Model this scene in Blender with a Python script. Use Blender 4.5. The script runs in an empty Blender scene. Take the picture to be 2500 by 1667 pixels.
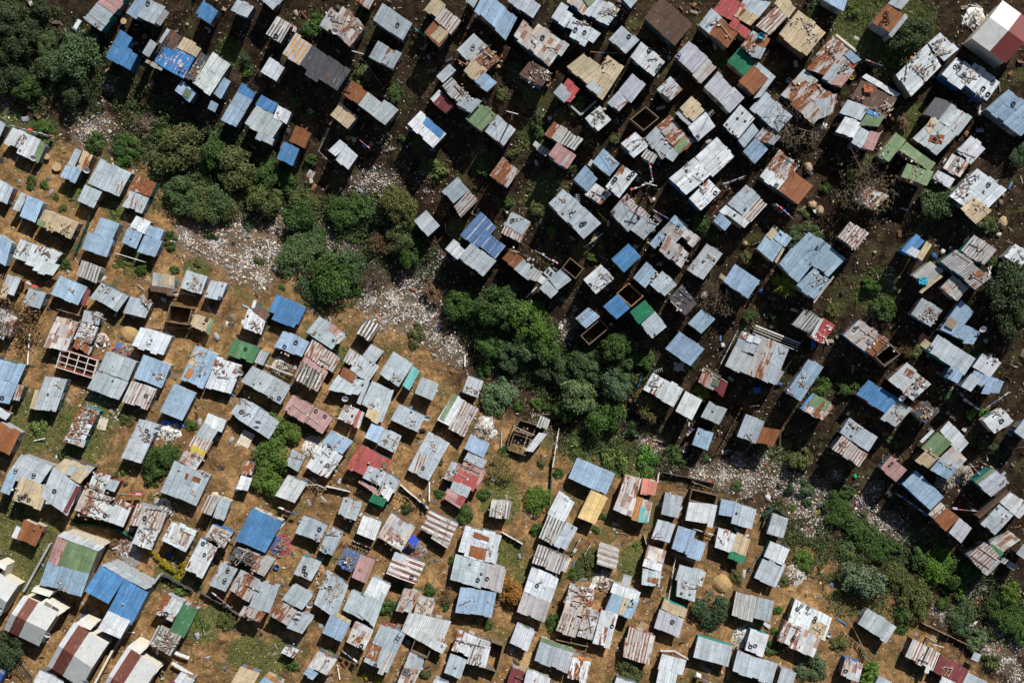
import bpy, math, random
import numpy as np
from mathutils import Vector, noise
R = math.radians
C = bpy.context.scene.collection
scene = bpy.context.scene
random.seed(7)
rng = np.random.default_rng(11)

# ------------------------------------------------------------------ camera, sky, sun, exposure
H_CAM, PPM = 185.0, 18.5                      # camera height over datum, photo pixels per metre at datum
cam_d = bpy.data.cameras.new('camera'); cam_d.sensor_width = 36; cam_d.lens = 36 * H_CAM * PPM / 2500
cam_d.clip_end = 1000
cam = bpy.data.objects.new('camera', cam_d); C.objects.link(cam)
cam.location = (0, 0, H_CAM); scene.camera = cam
SUN_E, SUN_AZ = R(40), R(27)                  # azimuth clockwise from +Y (picture up)
sun_d = bpy.data.lights.new('sun', 'SUN'); sun_d.energy = 5.0; sun_d.angle = R(0.53); sun_d.color = (1, .97, .92)
sun = bpy.data.objects.new('sun', sun_d); C.objects.link(sun)
sdir = Vector((math.sin(SUN_AZ) * math.cos(SUN_E), math.cos(SUN_AZ) * math.cos(SUN_E), math.sin(SUN_E)))
sun.rotation_euler = sdir.to_track_quat('Z', 'Y').to_euler(); sun.location = sdir * 200
w = bpy.data.worlds.new('World'); scene.world = w; w.use_nodes = True
nt = w.node_tree; bg = nt.nodes['Background']
sky = nt.nodes.new('ShaderNodeTexSky'); sky.sky_type = 'NISHITA'; sky.sun_disc = False
sky.sun_elevation = SUN_E; sky.sun_rotation = SUN_AZ
nt.links.new(sky.outputs[0], bg.inputs[0]); bg.inputs[1].default_value = 0.05
vs = scene.view_settings; vs.view_transform = 'Standard'; vs.look = 'None'; vs.exposure = 0.26; vs.gamma = 1
scene.cycles.max_bounces = 5; scene.cycles.diffuse_bounces = 1; scene.cycles.glossy_bounces = 2
scene.cycles.transparent_max_bounces = 8

# ------------------------------------------------------------------ terrain
GUL = [(-400, 210), (0, 265), (330, 320), (690, 530), (1000, 730), (1140, 880), (1400, 1060), (1780, 1165), (2080, 1300), (2330, 1500), (2560, 1700), (2800, 1900)]
GUL = np.array([((x - 1250) / PPM, -(y - 833.5) / PPM) for x, y in GUL])
def terr(x, y):
    x = np.asarray(x, float); y = np.asarray(y, float)
    best = np.full(x.shape, 1e9); sd = np.zeros(x.shape)
    for (ax, ay), (bx, by) in zip(GUL[:-1], GUL[1:]):
        dx, dy = bx - ax, by - ay
        t = np.clip(((x - ax) * dx + (y - ay) * dy) / (dx * dx + dy * dy), 0, 1)
        d = np.hypot(x - ax - t * dx, y - ay - t * dy)
        s = np.where(dx * (y - ay) - dy * (x - ax) > 0, 1, -1)
        m = d < best; best = np.where(m, d, best); sd = np.where(m, d * s, sd)
    d = np.abs(sd); r = np.sqrt(d * d + 16) - 4
    up = .33 * np.minimum(r, 30) + .20 * np.maximum(r - 30, 0)
    lo = .22 * np.minimum(r, 30) + .10 * np.maximum(r - 30, 0)
    z = np.where(sd > 0, up, lo) - 3.5
    z = z + .22 * np.sin(x * .31 + 1.3 * np.sin(y * .17)) * np.sin(y * .27 + 1.1) + .12 * np.sin(x * .9 + y * .5) * np.sin(y * .8 - x * .3)
    return z
def tz(x, y): return float(terr(x, y))
def P(sx, sy, z):
    k = (H_CAM - z) / H_CAM / PPM
    return ((sx - 1250) * k, -(sy - 833.5) * k)
def G(sx, sy, dz=0.0):                         # photo pixel -> point dz metres above the terrain
    x, y = P(sx, sy, 0)
    for _ in range(6):
        z = tz(x, y) + dz; x, y = P(sx, sy, z)
    return Vector((x, y, tz(x, y) + dz))
def grad(x, y):
    return ((tz(x + 1, y) - tz(x - 1, y)) / 2, (tz(x, y + 1) - tz(x, y - 1)) / 2)
def M2PX(z): return H_CAM * PPM / (H_CAM - z)

# ------------------------------------------------------------------ node helpers and materials
class N:
    def __init__(s, name):
        s.m = bpy.data.materials.new(name); s.m.use_nodes = True; s.t = s.m.node_tree
        s.bsdf = s.t.nodes['Principled BSDF']; s.out = s.t.nodes['Material Output']
    def add(s, kind, **kw):
        n = s.t.nodes.new(kind)
        for k, v in kw.items(): setattr(n, k, v)
        return n
    def put(s, sock, v):
        if hasattr(v, 'links'): s.t.links.new(v, sock)
        else:
            try: sock.default_value = v
            except Exception: sock.default_value = (*v, 1)
    def math(s, op, a, b=0.0, c=0.0, clamp=False):
        n = s.add('ShaderNodeMath', operation=op, use_clamp=clamp)
        for i, v in enumerate((a, b, c)): s.put(n.inputs[i], v)
        return n.outputs[0]
    def mix(s, f, a, b, mode='MIX'):
        n = s.add('ShaderNodeMix', data_type='RGBA', blend_type=mode)
        s.put(n.inputs[0], f); s.put(n.inputs[6], a); s.put(n.inputs[7], b)
        return n.outputs[2]
    def noise(s, vec, scale, detail=3, rough=.55, dist=0):
        n = s.add('ShaderNodeTexNoise')
        s.t.links.new(vec, n.inputs['Vector']); s.put(n.inputs['Scale'], scale); s.put(n.inputs['Detail'], detail)
        s.put(n.inputs['Roughness'], rough); s.put(n.inputs['Distortion'], dist)
        return n.outputs[0]
    def ramp(s, f, a, b, va=0.0, vb=1.0):
        n = s.add('ShaderNodeMapRange', interpolation_type='SMOOTHSTEP')
        for i, v in enumerate((f, a, b, va, vb)): s.put(n.inputs[i], v)
        return n.outputs[0]
    def attr(s, name, kind='GEOMETRY'):
        return s.add('ShaderNodeAttribute', attribute_name=name, attribute_type=kind)
    def hsv(s, col, val):
        n = s.add('ShaderNodeHueSaturation'); s.put(n.inputs['Value'], val); s.put(n.inputs['Color'], col)
        return n.outputs[0]
    def vec(s, v, op, b):
        n = s.add('ShaderNodeVectorMath', operation=op); s.put(n.inputs[0], v); s.put(n.inputs[1], b)
        return n.outputs[0]
    def comb(s, x, y, z=0.0):
        n = s.add('ShaderNodeCombineXYZ')
        for i, v in enumerate((x, y, z)): s.put(n.inputs[i], v)
        return n.outputs[0]
    def done(s, col, rough=.7, bump=None, bstr=.3, bdist=.05, spec=.3):
        s.put(s.bsdf.inputs['Base Color'], col); s.put(s.bsdf.inputs['Roughness'], rough)
        s.put(s.bsdf.inputs['Specular IOR Level'], spec)
        if bump is not None:
            b = s.add('ShaderNodeBump'); s.put(b.inputs['Strength'], bstr); s.put(b.inputs['Distance'], bdist)
            s.put(b.inputs['Height'], bump); s.t.links.new(b.outputs[0], s.bsdf.inputs['Normal'])
        return s.m
RUST = ((.10, .030, .012), (.26, .095, .035), (.34, .17, .085))
def rust_col(n, vec):
    a = n.noise(vec, 5.0, 4); c = n.mix(n.ramp(a, .35, .6), RUST[0], RUST[1])
    return n.mix(n.ramp(n.noise(vec, 11.0, 2), .6, .8), c, RUST[2])
def roof_material(name, kind):
    n = N(name)
    uv = n.add('ShaderNodeUVMap', uv_map='UVMap').outputs[0]
    sep = n.add('ShaderNodeSeparateXYZ'); n.t.links.new(uv, sep.inputs[0]); u, v = sep.outputs[0], sep.outputs[1]
    rnd = n.add('ShaderNodeObjectInfo').outputs['Random']
    off = n.comb(n.math('MULTIPLY', rnd, 91.0), n.math('MULTIPLY', rnd, 37.0), n.math('MULTIPLY', rnd, 13.0))
    q = n.vec(uv, 'ADD', off)
    st = n.vec(n.vec(uv, 'MULTIPLY', (.34, 1.3, 1.0)), 'ADD', off)          # streaks run down the sheet
    tint = n.attr('tint', 'OBJECT').outputs['Color']; ra = n.attr('rust', 'OBJECT').outputs['Fac']
    sv = n.attr('sv').outputs['Fac']
    base = n.hsv(tint, n.math('MULTIPLY_ADD', sv, .26, .86))
    base = n.hsv(base, n.ramp(n.noise(q, .9, 4), .25, .75, .84, 1.10))
    base = n.hsv(base, n.ramp(n.noise(st, 7.0, 3), .3, .7, .90, 1.08))
    base = n.hsv(base, n.ramp(n.noise(n.vec(n.vec(uv, 'MULTIPLY', (.22, 3.4, 1)), 'ADD', off), 1.0, 4, .6), .3, .7, .82, 1.12))
    # pale chalky wear and dark grime
    base = n.mix(n.math('MULTIPLY', n.ramp(n.noise(st, 2.6, 5, .65), .60, .68), .25), base, (.62, .62, .61))
    base = n.mix(n.math('MULTIPLY', n.ramp(n.noise(st, 4.1, 5, .7), .61, .70), .6), base, (.10, .085, .075))
    spk = n.add('ShaderNodeTexVoronoi'); n.t.links.new(q, spk.inputs['Vector']); n.put(spk.inputs['Scale'], 1.5)
    sz = n.add('ShaderNodeSeparateColor'); n.t.links.new(spk.outputs['Color'], sz.inputs[0])
    base = n.mix(n.math('MULTIPLY', n.math('LESS_THAN', spk.outputs['Distance'], n.math('MULTIPLY', n.math('SUBTRACT', sz.outputs[0], .55), .34)), .8), base, (.07, .055, .045))
    seam = n.math('LESS_THAN', n.math('FRACT', n.math('MULTIPLY_ADD', v, 1 / .86, 0)), .055)
    lap = n.math('LESS_THAN', n.math('FRACT', n.math('MULTIPLY_ADD', u, 1 / 2.4, n.math('MULTIPLY', sv, 3.0))), .022)
    base = n.mix(n.math('MULTIPLY', n.math('MAXIMUM', seam, lap), .55), base, (.07, .065, .06))
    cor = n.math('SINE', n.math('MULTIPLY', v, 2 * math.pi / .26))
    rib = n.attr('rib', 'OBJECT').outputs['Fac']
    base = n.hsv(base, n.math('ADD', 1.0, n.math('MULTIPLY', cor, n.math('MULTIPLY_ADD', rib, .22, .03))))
    rc = rust_col(n, q)
    th = n.math('MULTIPLY_ADD', ra, -.34, .71)
    rn = n.math('MULTIPLY_ADD', n.noise(st, 2.0, 6, .70), .80, n.math('MULTIPLY', sv, .20))
    rmask = n.ramp(rn, th, n.math('ADD', th, .035))
    if kind == 'stripe':
        c2 = n.attr('tint2', 'OBJECT').outputs['Color']; pd = n.attr('pitch', 'OBJECT').outputs['Fac']
        f = n.math('FRACT', n.math('DIVIDE', n.math('MULTIPLY_ADD', n.noise(q, .5, 1), .05, v), pd))
        sm = n.math('MULTIPLY', n.math('MULTIPLY', n.ramp(f, n.math('ADD', n.attr('duty', 'OBJECT').outputs['Fac'], .46), n.math('ADD', n.attr('duty', 'OBJECT').outputs['Fac'], .56)), n.ramp(n.noise(st, 1.6, 5, .65), .36, .50)), n.ramp(sv, .05, .45, .35, .92))
        base = n.mix(sm, base, n.hsv(c2, n.ramp(n.noise(q, 3.0, 3), .3, .7, .7, 1.3)))
        base = n.mix(rmask, base, rc)
    elif kind == 'patch':
        br = n.add('ShaderNodeTexBrick', offset=.37, squash=.8, squash_frequency=3)
        n.t.links.new(n.vec(q, 'ADD', n.vec(n.comb(n.noise(q, .8, 2), n.noise(off, .6, 2)), 'MULTIPLY', (.3, .2, 0))), br.inputs['Vector'])
        n.put(br.inputs['Color1'], (0, 0, 0)); n.put(br.inputs['Color2'], (1, 1, 1)); n.put(br.inputs['Mortar'], (.5, .5, .5))
        n.put(br.inputs['Scale'], 1.0); n.put(br.inputs['Mortar Size'], .012); n.put(br.inputs['Brick Width'], 1.15); n.put(br.inputs['Row Height'], .62)
        cr = n.add('ShaderNodeValToRGB'); cr.color_ramp.interpolation = 'CONSTANT'
        e = cr.color_ramp.elements
        cols = [(0, (.50, .49, .47)), (.17, (.34, .36, .39)), (.3, (.44, .33, .29)), (.44, (.62, .61, .58)), (.58, (.20, .13, .10)), (.68, (.42, .44, .46)), (.82, (.26, .09, .04)), (.91, (.52, .43, .31))]
        e[0].position, e[0].color = 0, (*cols[0][1], 1); e[1].position, e[1].color = cols[1][0], (*cols[1][1], 1)
        for p_, c_ in cols[2:]:
            x = e.new(p_); x.color = (*c_, 1)
        n.t.links.new(br.outputs['Color'], cr.inputs[0])
        pc = n.hsv(cr.outputs[0], n.ramp(n.noise(st, 4.0, 4), .3, .7, .7, 1.15))
        base = n.mix(.72, base, pc)
        base = n.mix(rmask, base, rc)
    elif kind == 'flake':
        base = n.mix(n.ramp(n.noise(st, 2.2, 6, .7), .53, .57), base, n.mix(n.ramp(n.noise(q, 3.0, 3), .45, .55), (.55, .56, .55), RUST[1]))
    else:
        base = n.mix(rmask, base, rc)
    n.put(n.bsdf.inputs['Metallic'], .05)
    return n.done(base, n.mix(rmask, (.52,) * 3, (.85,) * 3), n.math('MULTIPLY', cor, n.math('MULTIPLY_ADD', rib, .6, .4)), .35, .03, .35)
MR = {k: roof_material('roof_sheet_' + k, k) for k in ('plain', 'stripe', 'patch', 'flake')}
def tint_material(name, rough=.75, var=.25, scale=3.0, streak=None, spec=.3, bump=.0):
    n = N(name); t = n.attr('tint', 'OBJECT').outputs['Color']
    co = n.add('ShaderNodeTexCoord').outputs['Object']
    off = n.vec(co, 'ADD', n.vec(n.comb(n.add('ShaderNodeObjectInfo').outputs['Random'], 0.0), 'MULTIPLY', (77, 0, 0)))
    if streak: off = n.vec(off, 'MULTIPLY', streak)
    a = n.noise(off, scale, 4)
    col = n.hsv(t, n.ramp(a, .25, .75, 1 - var, 1 + var))
    col = n.mix(n.math('MULTIPLY', n.ramp(n.noise(off, scale * 2.7, 4), .58, .7), .45), col, (.13, .09, .06))
    return n.done(col, rough, a if bump else None, bump, .05, spec)
M_WALL = tint_material('wall_cladding', .75, .3, 1.6, (6, 6, .6))
M_TINT = tint_material('painted_matter', .7, .18, 4.0)
M_CLEAN = tint_material('clean_paint', .45, .05, 2.0, spec=.4)
M_WOOD = tint_material('weathered_timber', .85, .3, 5.0)
M_STONE = tint_material('rough_stone', .9, .25, 6.0, bump=.4)
M_HOUSE = tint_material('house_roof', .6, .07, 1.2)
def rubber():
    n = N('tyre_rubber'); return n.done((.018, .018, .02), .8)
M_TYRE = rubber()
def leaf_material(name):
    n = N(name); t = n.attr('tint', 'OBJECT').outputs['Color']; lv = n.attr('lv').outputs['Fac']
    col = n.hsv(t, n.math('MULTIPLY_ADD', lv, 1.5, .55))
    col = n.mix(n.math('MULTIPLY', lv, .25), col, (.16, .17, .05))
    n.done(col, .6, spec=.25)
    tr = n.add('ShaderNodeBsdfTranslucent'); n.put(tr.inputs[0], n.hsv(col, 1.2))
    mx = n.add('ShaderNodeMixShader'); mx.inputs[0].default_value = .15
    n.t.links.new(n.bsdf.outputs[0], mx.inputs[1]); n.t.links.new(tr.outputs[0], mx.inputs[2]); n.t.links.new(mx.outputs[0], n.out.inputs[0])
    return n.m
M_LEAF = leaf_material('leaf_foliage')
def vcol_material(name, rough=.7):
    n = N(name); c = n.attr('col').outputs['Color']; return n.done(c, rough)
M_VCOL = vcol_material('scattered_scrap')

# ------------------------------------------------------------------ mesh helpers
class MB:
    def __init__(s): s.v = []; s.f = []; s.uv = []; s.sv = []
    def face(s, pts, uv=None, sv=0.0):
        i = len(s.v); s.v += [tuple(p) for p in pts]; s.f.append(tuple(range(i, i + len(pts))))
        s.uv += uv if uv else [(0, 0)] * len(pts); s.sv.append(sv)
    def hexa(s, b, t, uv=None, sv=0.0):           # bottom quad b (ccw from above) and top quad t
        uvt = uv or [(0, 0)] * 4
        s.face(t, list(uvt), sv); s.face(b[::-1], list(uvt)[::-1], sv)
        for i in range(4):
            j = (i + 1) % 4; s.face([b[i], b[j], t[j], t[i]], [uvt[i], uvt[j], uvt[j], uvt[i]], sv)
    def box(s, c, size, rot=None, sv=0.0):
        x, y, z = size[0] / 2, size[1] / 2, size[2] / 2; c = Vector(c)
        q = [Vector(p) for p in ((-x, -y, -z), (x, -y, -z), (x, y, -z), (-x, y, -z), (-x, -y, z), (x, -y, z), (x, y, z), (-x, y, z))]
        if rot is not None: q = [rot @ p for p in q]
        q = [p + c for p in q]; s.hexa(q[:4], q[4:], sv=sv)
    def beam(s, a, b, wd, th=None, sv=0.0, up=Vector((0, 0, 1))):
        a, b = Vector(a), Vector(b); d = b - a
        if d.length < 1e-4: return
        side = d.cross(up)
        if side.length < 1e-3: side = d.cross(Vector((1, 0, 0)))
        side = side.normalized() * wd / 2; top = side.cross(d).normalized() * (th or wd) / 2
        s.hexa([a - side - top, a + side - top, b + side - top, b - side - top][::1], [a - side + top, a + side + top, b + side + top, b - side + top], sv=sv)
    def tube(s, pts, radii, n=6, cap=True, sv=0.0):
        rings = []
        for k, p in enumerate(pts):
            p = Vector(p); d = (Vector(pts[min(k + 1, len(pts) - 1)]) - Vector(pts[max(k - 1, 0)])).normalized()
            a = d.cross(Vector((.3, .2, 1))); a = a.normalized() if a.length > 1e-3 else Vector((1, 0, 0)); b = d.cross(a)
            r = radii[k] if hasattr(radii, '__len__') else radii
            rings.append([p + (a * math.cos(t * 2 * math.pi / n) + b * math.sin(t * 2 * math.pi / n)) * r for t in range(n)])
        for r0, r1 in zip(rings[:-1], rings[1:]):
            for t in range(n):
                u = (t + 1) % n; s.face([r0[t], r0[u], r1[u], r1[t]], sv=sv)
        if cap: s.face(rings[-1], sv=sv); s.face(rings[0][::-1], sv=sv)
    def lathe(s, prof, n=16, c=(0, 0, 0), sv=0.0):
        c = Vector(c)
        ring = [[c + Vector((r * math.cos(t * 2 * math.pi / n), r * math.sin(t * 2 * math.pi / n), z)) for t in range(n)] for r, z in prof]
        for r0, r1 in zip(ring[:-1], ring[1:]):
            for t in range(n):
                u = (t + 1) % n; s.face([r0[t], r0[u], r1[u], r1[t]], sv=sv)
    def mesh(s, name, attr=None):
        me = bpy.data.meshes.new(name); me.from_pydata(s.v, [], s.f)
        l = me.uv_layers.new(name='UVMap'); l.data.foreach_set('uv', np.array(s.uv, dtype=np.float32).ravel())
        a = me.attributes.new(attr or 'sv', 'FLOAT', 'FACE'); a.data.foreach_set('value', np.array(s.sv, dtype=np.float32))
        return me
def obj(name, me, mat, parent=None, tint=None, loc=None, smooth=False, **props):
    if isinstance(me, MB): me = me.mesh(name)
    if smooth: me.polygons.foreach_set('use_smooth', [True] * len(me.polygons))
    o = bpy.data.objects.new(name, me); C.objects.link(o)
    if mat and not me.materials: me.materials.append(mat)
    if parent: o.parent = parent
    if loc is not None: o.location = loc
    if tint is not None: o['tint'] = [float(x) for x in tint]
    for k, v in props.items(): o[k] = v
    return o
def tag(o, label, cat, group=None, kind=None):
    if label: o['label'] = label
    if cat: o['category'] = cat
    if group: o['group'] = group
    if kind: o['kind'] = kind
    return o
def thing(name, label, cat, loc=(0, 0, 0), group=None, rz=0.0):
    o = bpy.data.objects.new(name, None); C.objects.link(o); o.location = loc; o.rotation_euler.z = rz; o.empty_display_size = .3
    return tag(o, label, cat, group)
# ------------------------------------------------------------------ ground
def ov(l): return [tuple(a * 1.063 for a in t) for t in l]
GRASS = [(60, 1330, 95), (75, 1400, 70), (25, 1260, 45), (650, 1620, 60), (600, 1595, 50), (690, 1580, 30), (90, 1030, 85), (190, 1065, 85), (250, 1000, 60),
         (2100, 50, 70), (2080, 95, 55), (2225, 60, 60), (2180, 130, 60), (1065, 415, 32), (1480, 1110, 65), (1545, 1125, 50), (1440, 1080, 60),
         (480, 660, 35), (330, 640, 40), (200, 470, 45), (290, 510, 40), (20, 290, 40), (100, 330, 50), (1290, 1430, 60), (1550, 1370, 50), (490, 1530, 50),
         (540, 1500, 40), (420, 1400, 45), (1300, 330, 40), (1330, 480, 60), (1980, 640, 60), (2140, 710, 60), (1890, 1110, 50), (1240, 1350, 45),
         (1220, 1220, 60), (1660, 1450, 30), (2230, 300, 50), (2400, 160, 40), (2050, 140, 40), (560, 130, 40), (830, 870, 30), (1120, 560, 30)]
LITTER = ov([(205, 305, 48, 7), (180, 270, 26, 3), (240, 280, 30, 4), (247, 200, 22, 3), (240, 235, 16, 2), (310, 290, 25, 2), (430, 545, 40, 6), (490, 560, 52, 9), (560, 600, 55, 10),
    (610, 570, 40, 8), (600, 640, 35, 7), (640, 520, 32, 6), (560, 520, 40, 5), (660, 590, 45, 6), (690, 460, 28, 5), (660, 500, 22, 4), (740, 550, 38, 7), (790, 580, 30, 6), (720, 500, 25, 4),
    (840, 425, 40, 6), (885, 425, 38, 6), (900, 470, 30, 3), (860, 400, 30, 3), (800, 560, 30, 4), (870, 620, 28, 5), (850, 690, 40, 7), (900, 690, 45, 9), (950, 655, 42, 9), (985, 620, 30, 6), (930, 720, 50, 9),
    (985, 720, 40, 8), (880, 730, 30, 5), (1000, 770, 35, 7), (1035, 800, 38, 8), (960, 770, 30, 5), (1060, 830, 22, 4), (840, 640, 22, 3), (700, 640, 30, 3), (1015, 590, 20, 4),
    (1285, 770, 26, 4), (1310, 740, 20, 5), (1320, 710, 14, 3), (1380, 890, 20, 2), (1475, 1010, 24, 4), (1510, 1025, 28, 7), (1550, 1055, 22, 6), (1440, 990, 20, 2),
    (1610, 1085, 30, 6), (1660, 1090, 40, 9), (1720, 1100, 45, 10), (1785, 1105, 42, 9), (1830, 1120, 40, 7), (1880, 1130, 36, 6), (1700, 1060, 30, 4), (1760, 1055, 35, 3),
    (1850, 1170, 42, 8), (1880, 1200, 38, 8), (1830, 1150, 34, 6), (1900, 1160, 26, 5), (1860, 1220, 24, 5), (1980, 1150, 32, 5), (1990, 1190, 40, 7), (2040, 1210, 40, 7), (2080, 1235, 30, 6), (2010, 1120, 26, 4),
    (2110, 1250, 22, 3), (1920, 1090, 26, 3), (2255, 1350, 26, 6), (2230, 1360, 22, 5), (2215, 1390, 24, 5), (2180, 1420, 26, 6), (2290, 1440, 30, 7), (2270, 1490, 30, 8), (2310, 1520, 30, 9),
    (2340, 1480, 22, 7), (2335, 1550, 24, 8), (2110, 1380, 24, 4), (2150, 1400, 22, 5), (230, 905, 40, 3), (265, 960, 30, 2), (290, 500, 30, 1), (10, 240, 30, 3), (1285, 430, 25, 1), (1170, 900, 25, 2),
    (980, 430, 30, 2), (1230, 955, 25, 2), (1640, 1200, 30, 1), (2040, 630, 40, 1), (1290, 780, 18, 3), (1800, 640, 40, 1), (880, 330, 30, 2), (2180, 905, 30, 2), (2260, 890, 30, 2), (2230, 230, 30, 1)])
def field(X, Y, blobs, soft=.55):
    f = np.zeros(X.shape)
    for b in blobs:
        c = G(b[0], b[1]); r = b[2] / PPM
        d = np.hypot(X - c.x, Y - c.y) / r
        f = np.maximum(f, np.clip((1.25 - d) / soft, 0, 1) * (min(1, b[3] / 6) if len(b) > 3 else 1))
    return f
def build_ground():
    xs = np.concatenate([np.linspace(-320, -84, 24)[:-1], np.arange(-84, 84.01, .5), np.linspace(84, 320, 24)[1:]])
    ys = np.concatenate([np.linspace(-300, -60, 24)[:-1], np.arange(-60, 60.01, .5), np.linspace(60, 300, 24)[1:]])
    X, Y = np.meshgrid(xs, ys); Z = terr(X, Y)
    ins = (np.abs(X) < 86) & (np.abs(Y) < 62)
    Z = Z + np.where(ins, .06 * np.sin(X * 2.9 + 2 * np.sin(Y * 1.3)) * np.sin(Y * 3.3 + X) + rng.normal(0, .018, X.shape), 0)
    ny, nx = X.shape
    idx = np.arange(nx * ny).reshape(ny, nx)
    F = np.stack([idx[:-1, :-1], idx[:-1, 1:], idx[1:, 1:], idx[1:, :-1]], -1).reshape(-1, 4)
    me = bpy.data.meshes.new('ground')
    me.vertices.add(nx * ny); me.vertices.foreach_set('co', np.stack([X, Y, Z], -1).astype(np.float32).ravel())
    me.loops.add(F.size); me.loops.foreach_set('vertex_index', F.ravel().astype(np.int32))
    me.polygons.add(len(F)); me.polygons.foreach_set('loop_start', np.arange(0, F.size, 4, dtype=np.int32)); me.update(); me.validate()
    # soil: pale sand on the sunny bank, brown soil across the gully with its shade darkened into the colour; grass and refuse soil where they grow and lie
    best = np.full(X.shape, 1e9); sd = np.zeros(X.shape)
    for (ax, ay), (bx, by) in zip(GUL[:-1], GUL[1:]):
        dx, dy = bx - ax, by - ay
        t = np.clip(((X - ax) * dx + (Y - ay) * dy) / (dx * dx + dy * dy), 0, 1)
        d = np.hypot(X - ax - t * dx, Y - ay - t * dy); s = np.where(dx * (Y - ay) - dy * (X - ax) > 0, 1, -1)
        m = d < best; best = np.where(m, d, best); sd = np.where(m, d * s, sd)
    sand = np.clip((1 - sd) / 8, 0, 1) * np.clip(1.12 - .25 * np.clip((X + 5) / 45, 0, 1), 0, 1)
    gr = field(X, Y, GRASS, .7); li = field(X, Y, LITTER, .6)
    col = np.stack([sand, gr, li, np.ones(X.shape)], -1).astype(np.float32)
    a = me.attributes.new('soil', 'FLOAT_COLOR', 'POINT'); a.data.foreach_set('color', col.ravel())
    n = N('ground_soil'); co = n.add('ShaderNodeTexCoord').outputs['Object']
    sp = n.add('ShaderNodeSeparateColor'); n.t.links.new(n.attr('soil').outputs['Color'], sp.inputs[0])
    n1 = n.noise(co, .12, 5, .6, .6); n2 = n.noise(co, .9, 5, .65, .4); n3 = n.noise(co, 5.0, 4, .7); n4 = n.noise(co, 22.0, 2)
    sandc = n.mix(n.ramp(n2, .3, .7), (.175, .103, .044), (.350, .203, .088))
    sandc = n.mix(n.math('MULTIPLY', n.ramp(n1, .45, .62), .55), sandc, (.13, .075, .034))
    dark = n.mix(n.ramp(n2, .3, .7), (.022, .015, .010), (.078, .047, .027))  # the soil's own brown, lowered further so the shaded bank goes near black
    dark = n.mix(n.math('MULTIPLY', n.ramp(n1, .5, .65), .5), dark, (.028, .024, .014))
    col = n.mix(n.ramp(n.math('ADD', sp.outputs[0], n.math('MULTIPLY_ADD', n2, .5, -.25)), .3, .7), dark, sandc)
    col = n.hsv(col, n.ramp(n.noise(co, .45, 7, .78, .8), .32, .68, .45, 1.25))
    tr = n.math('ABSOLUTE', n.math('SUBTRACT', n.noise(n.vec(co, 'MULTIPLY', (1, .7, 1)), .16, 3, .5, 1.2), .5))
    col = n.mix(n.math('MULTIPLY', n.ramp(tr, .0, .022, 1, 0), .5), col, n.hsv(col, 1.5))   # trodden paths
    vg = n.ramp(n.noise(co, .28, 5, .68, .5), .53, .63)                      # thin weeds almost everywhere
    col = n.mix(n.math('MULTIPLY', vg, .75), col, n.mix(n3, (.035, .05, .014), (.12, .105, .04)))
    gm = n.ramp(n.math('ADD', sp.outputs[1], n.math('MULTIPLY_ADD', n.noise(co, 1.5, 6, .75), 2.2, -1.1)), .35, .70)
    col = n.mix(n.math('MULTIPLY', gm, .78), col, n.mix(n.ramp(n3, .35, .65), (.035, .055, .012), (.11, .13, .035)))
    lm = n.ramp(n.math('ADD', sp.outputs[2], n.math('MULTIPLY_ADD', n2, .6, -.3)), .3, .75)
    col = n.mix(n.math('MULTIPLY', lm, .8), col, n.mix(n3, (.07, .05, .035), (.20, .15, .105)))
    col = n.hsv(col, n.ramp(n3, .25, .75, .6, 1.28)); col = n.hsv(col, n.ramp(n4, .3, .7, .85, 1.12))
    col = n.mix(n.math('MULTIPLY', n.ramp(n.noise(co, 3.2, 3, .8), .70, .74), .55), col, (.46, .42, .36))      # crumbs of rubble
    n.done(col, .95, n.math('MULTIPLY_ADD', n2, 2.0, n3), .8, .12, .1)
    o = obj('ground', me, n.m, smooth=True); o['kind'] = 'structure'
build_ground()

def scatter(name, pts, sizes, cols, flat=.35):
    """one loose mass of small tilted boxes, each with its own colour"""
    n = len(pts); V = np.empty((n, 8, 3), np.float32)
    base = np.array([(-1, -1, -1), (1, -1, -1), (1, 1, -1), (-1, 1, -1), (-1, -1, 1), (1, -1, 1), (1, 1, 1), (-1, 1, 1)], float) / 2
    a = rng.uniform(0, 6.28, n); tx = rng.normal(0, .35, n); ty = rng.normal(0, .35, n)
    b = base[None] * sizes[:, None, :]
    b[:, 4:, :2] *= rng.uniform(.5, 1, (n, 1, 1))
    ca, sa = np.cos(a)[:, None], np.sin(a)[:, None]
    x = b[..., 0] * ca - b[..., 1] * sa; y = b[..., 0] * sa + b[..., 1] * ca
    z = b[..., 2] + x * tx[:, None] + y * ty[:, None]
    V[..., 0] = x + pts[:, :1]; V[..., 1] = y + pts[:, 1:2]; V[..., 2] = z + pts[:, 2:3]
    q = np.array([(4, 5, 6, 7), (0, 1, 5, 4), (1, 2, 6, 5), (2, 3, 7, 6), (3, 0, 4, 7)])
    F = (q[None] + np.arange(n)[:, None, None] * 8).reshape(-1, 4)
    me = bpy.data.meshes.new(name); me.vertices.add(n * 8); me.vertices.foreach_set('co', V.ravel())
    me.loops.add(F.size); me.loops.foreach_set('vertex_index', F.ravel().astype(np.int32))
    me.polygons.add(len(F)); me.polygons.foreach_set('loop_start', np.arange(0, F.size, 4, dtype=np.int32)); me.update()
    cc = np.repeat(np.concatenate([cols, np.ones((n, 1))], 1), 5, axis=0).astype(np.float32)
    at = me.attributes.new('col', 'FLOAT_COLOR', 'FACE'); at.data.foreach_set('color', cc.ravel())
    return obj(name, me, M_VCOL)
def on_ground(xy, dz):
    return np.concatenate([xy, (terr(xy[:, 0], xy[:, 1]) + dz)[:, None]], 1)
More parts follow.
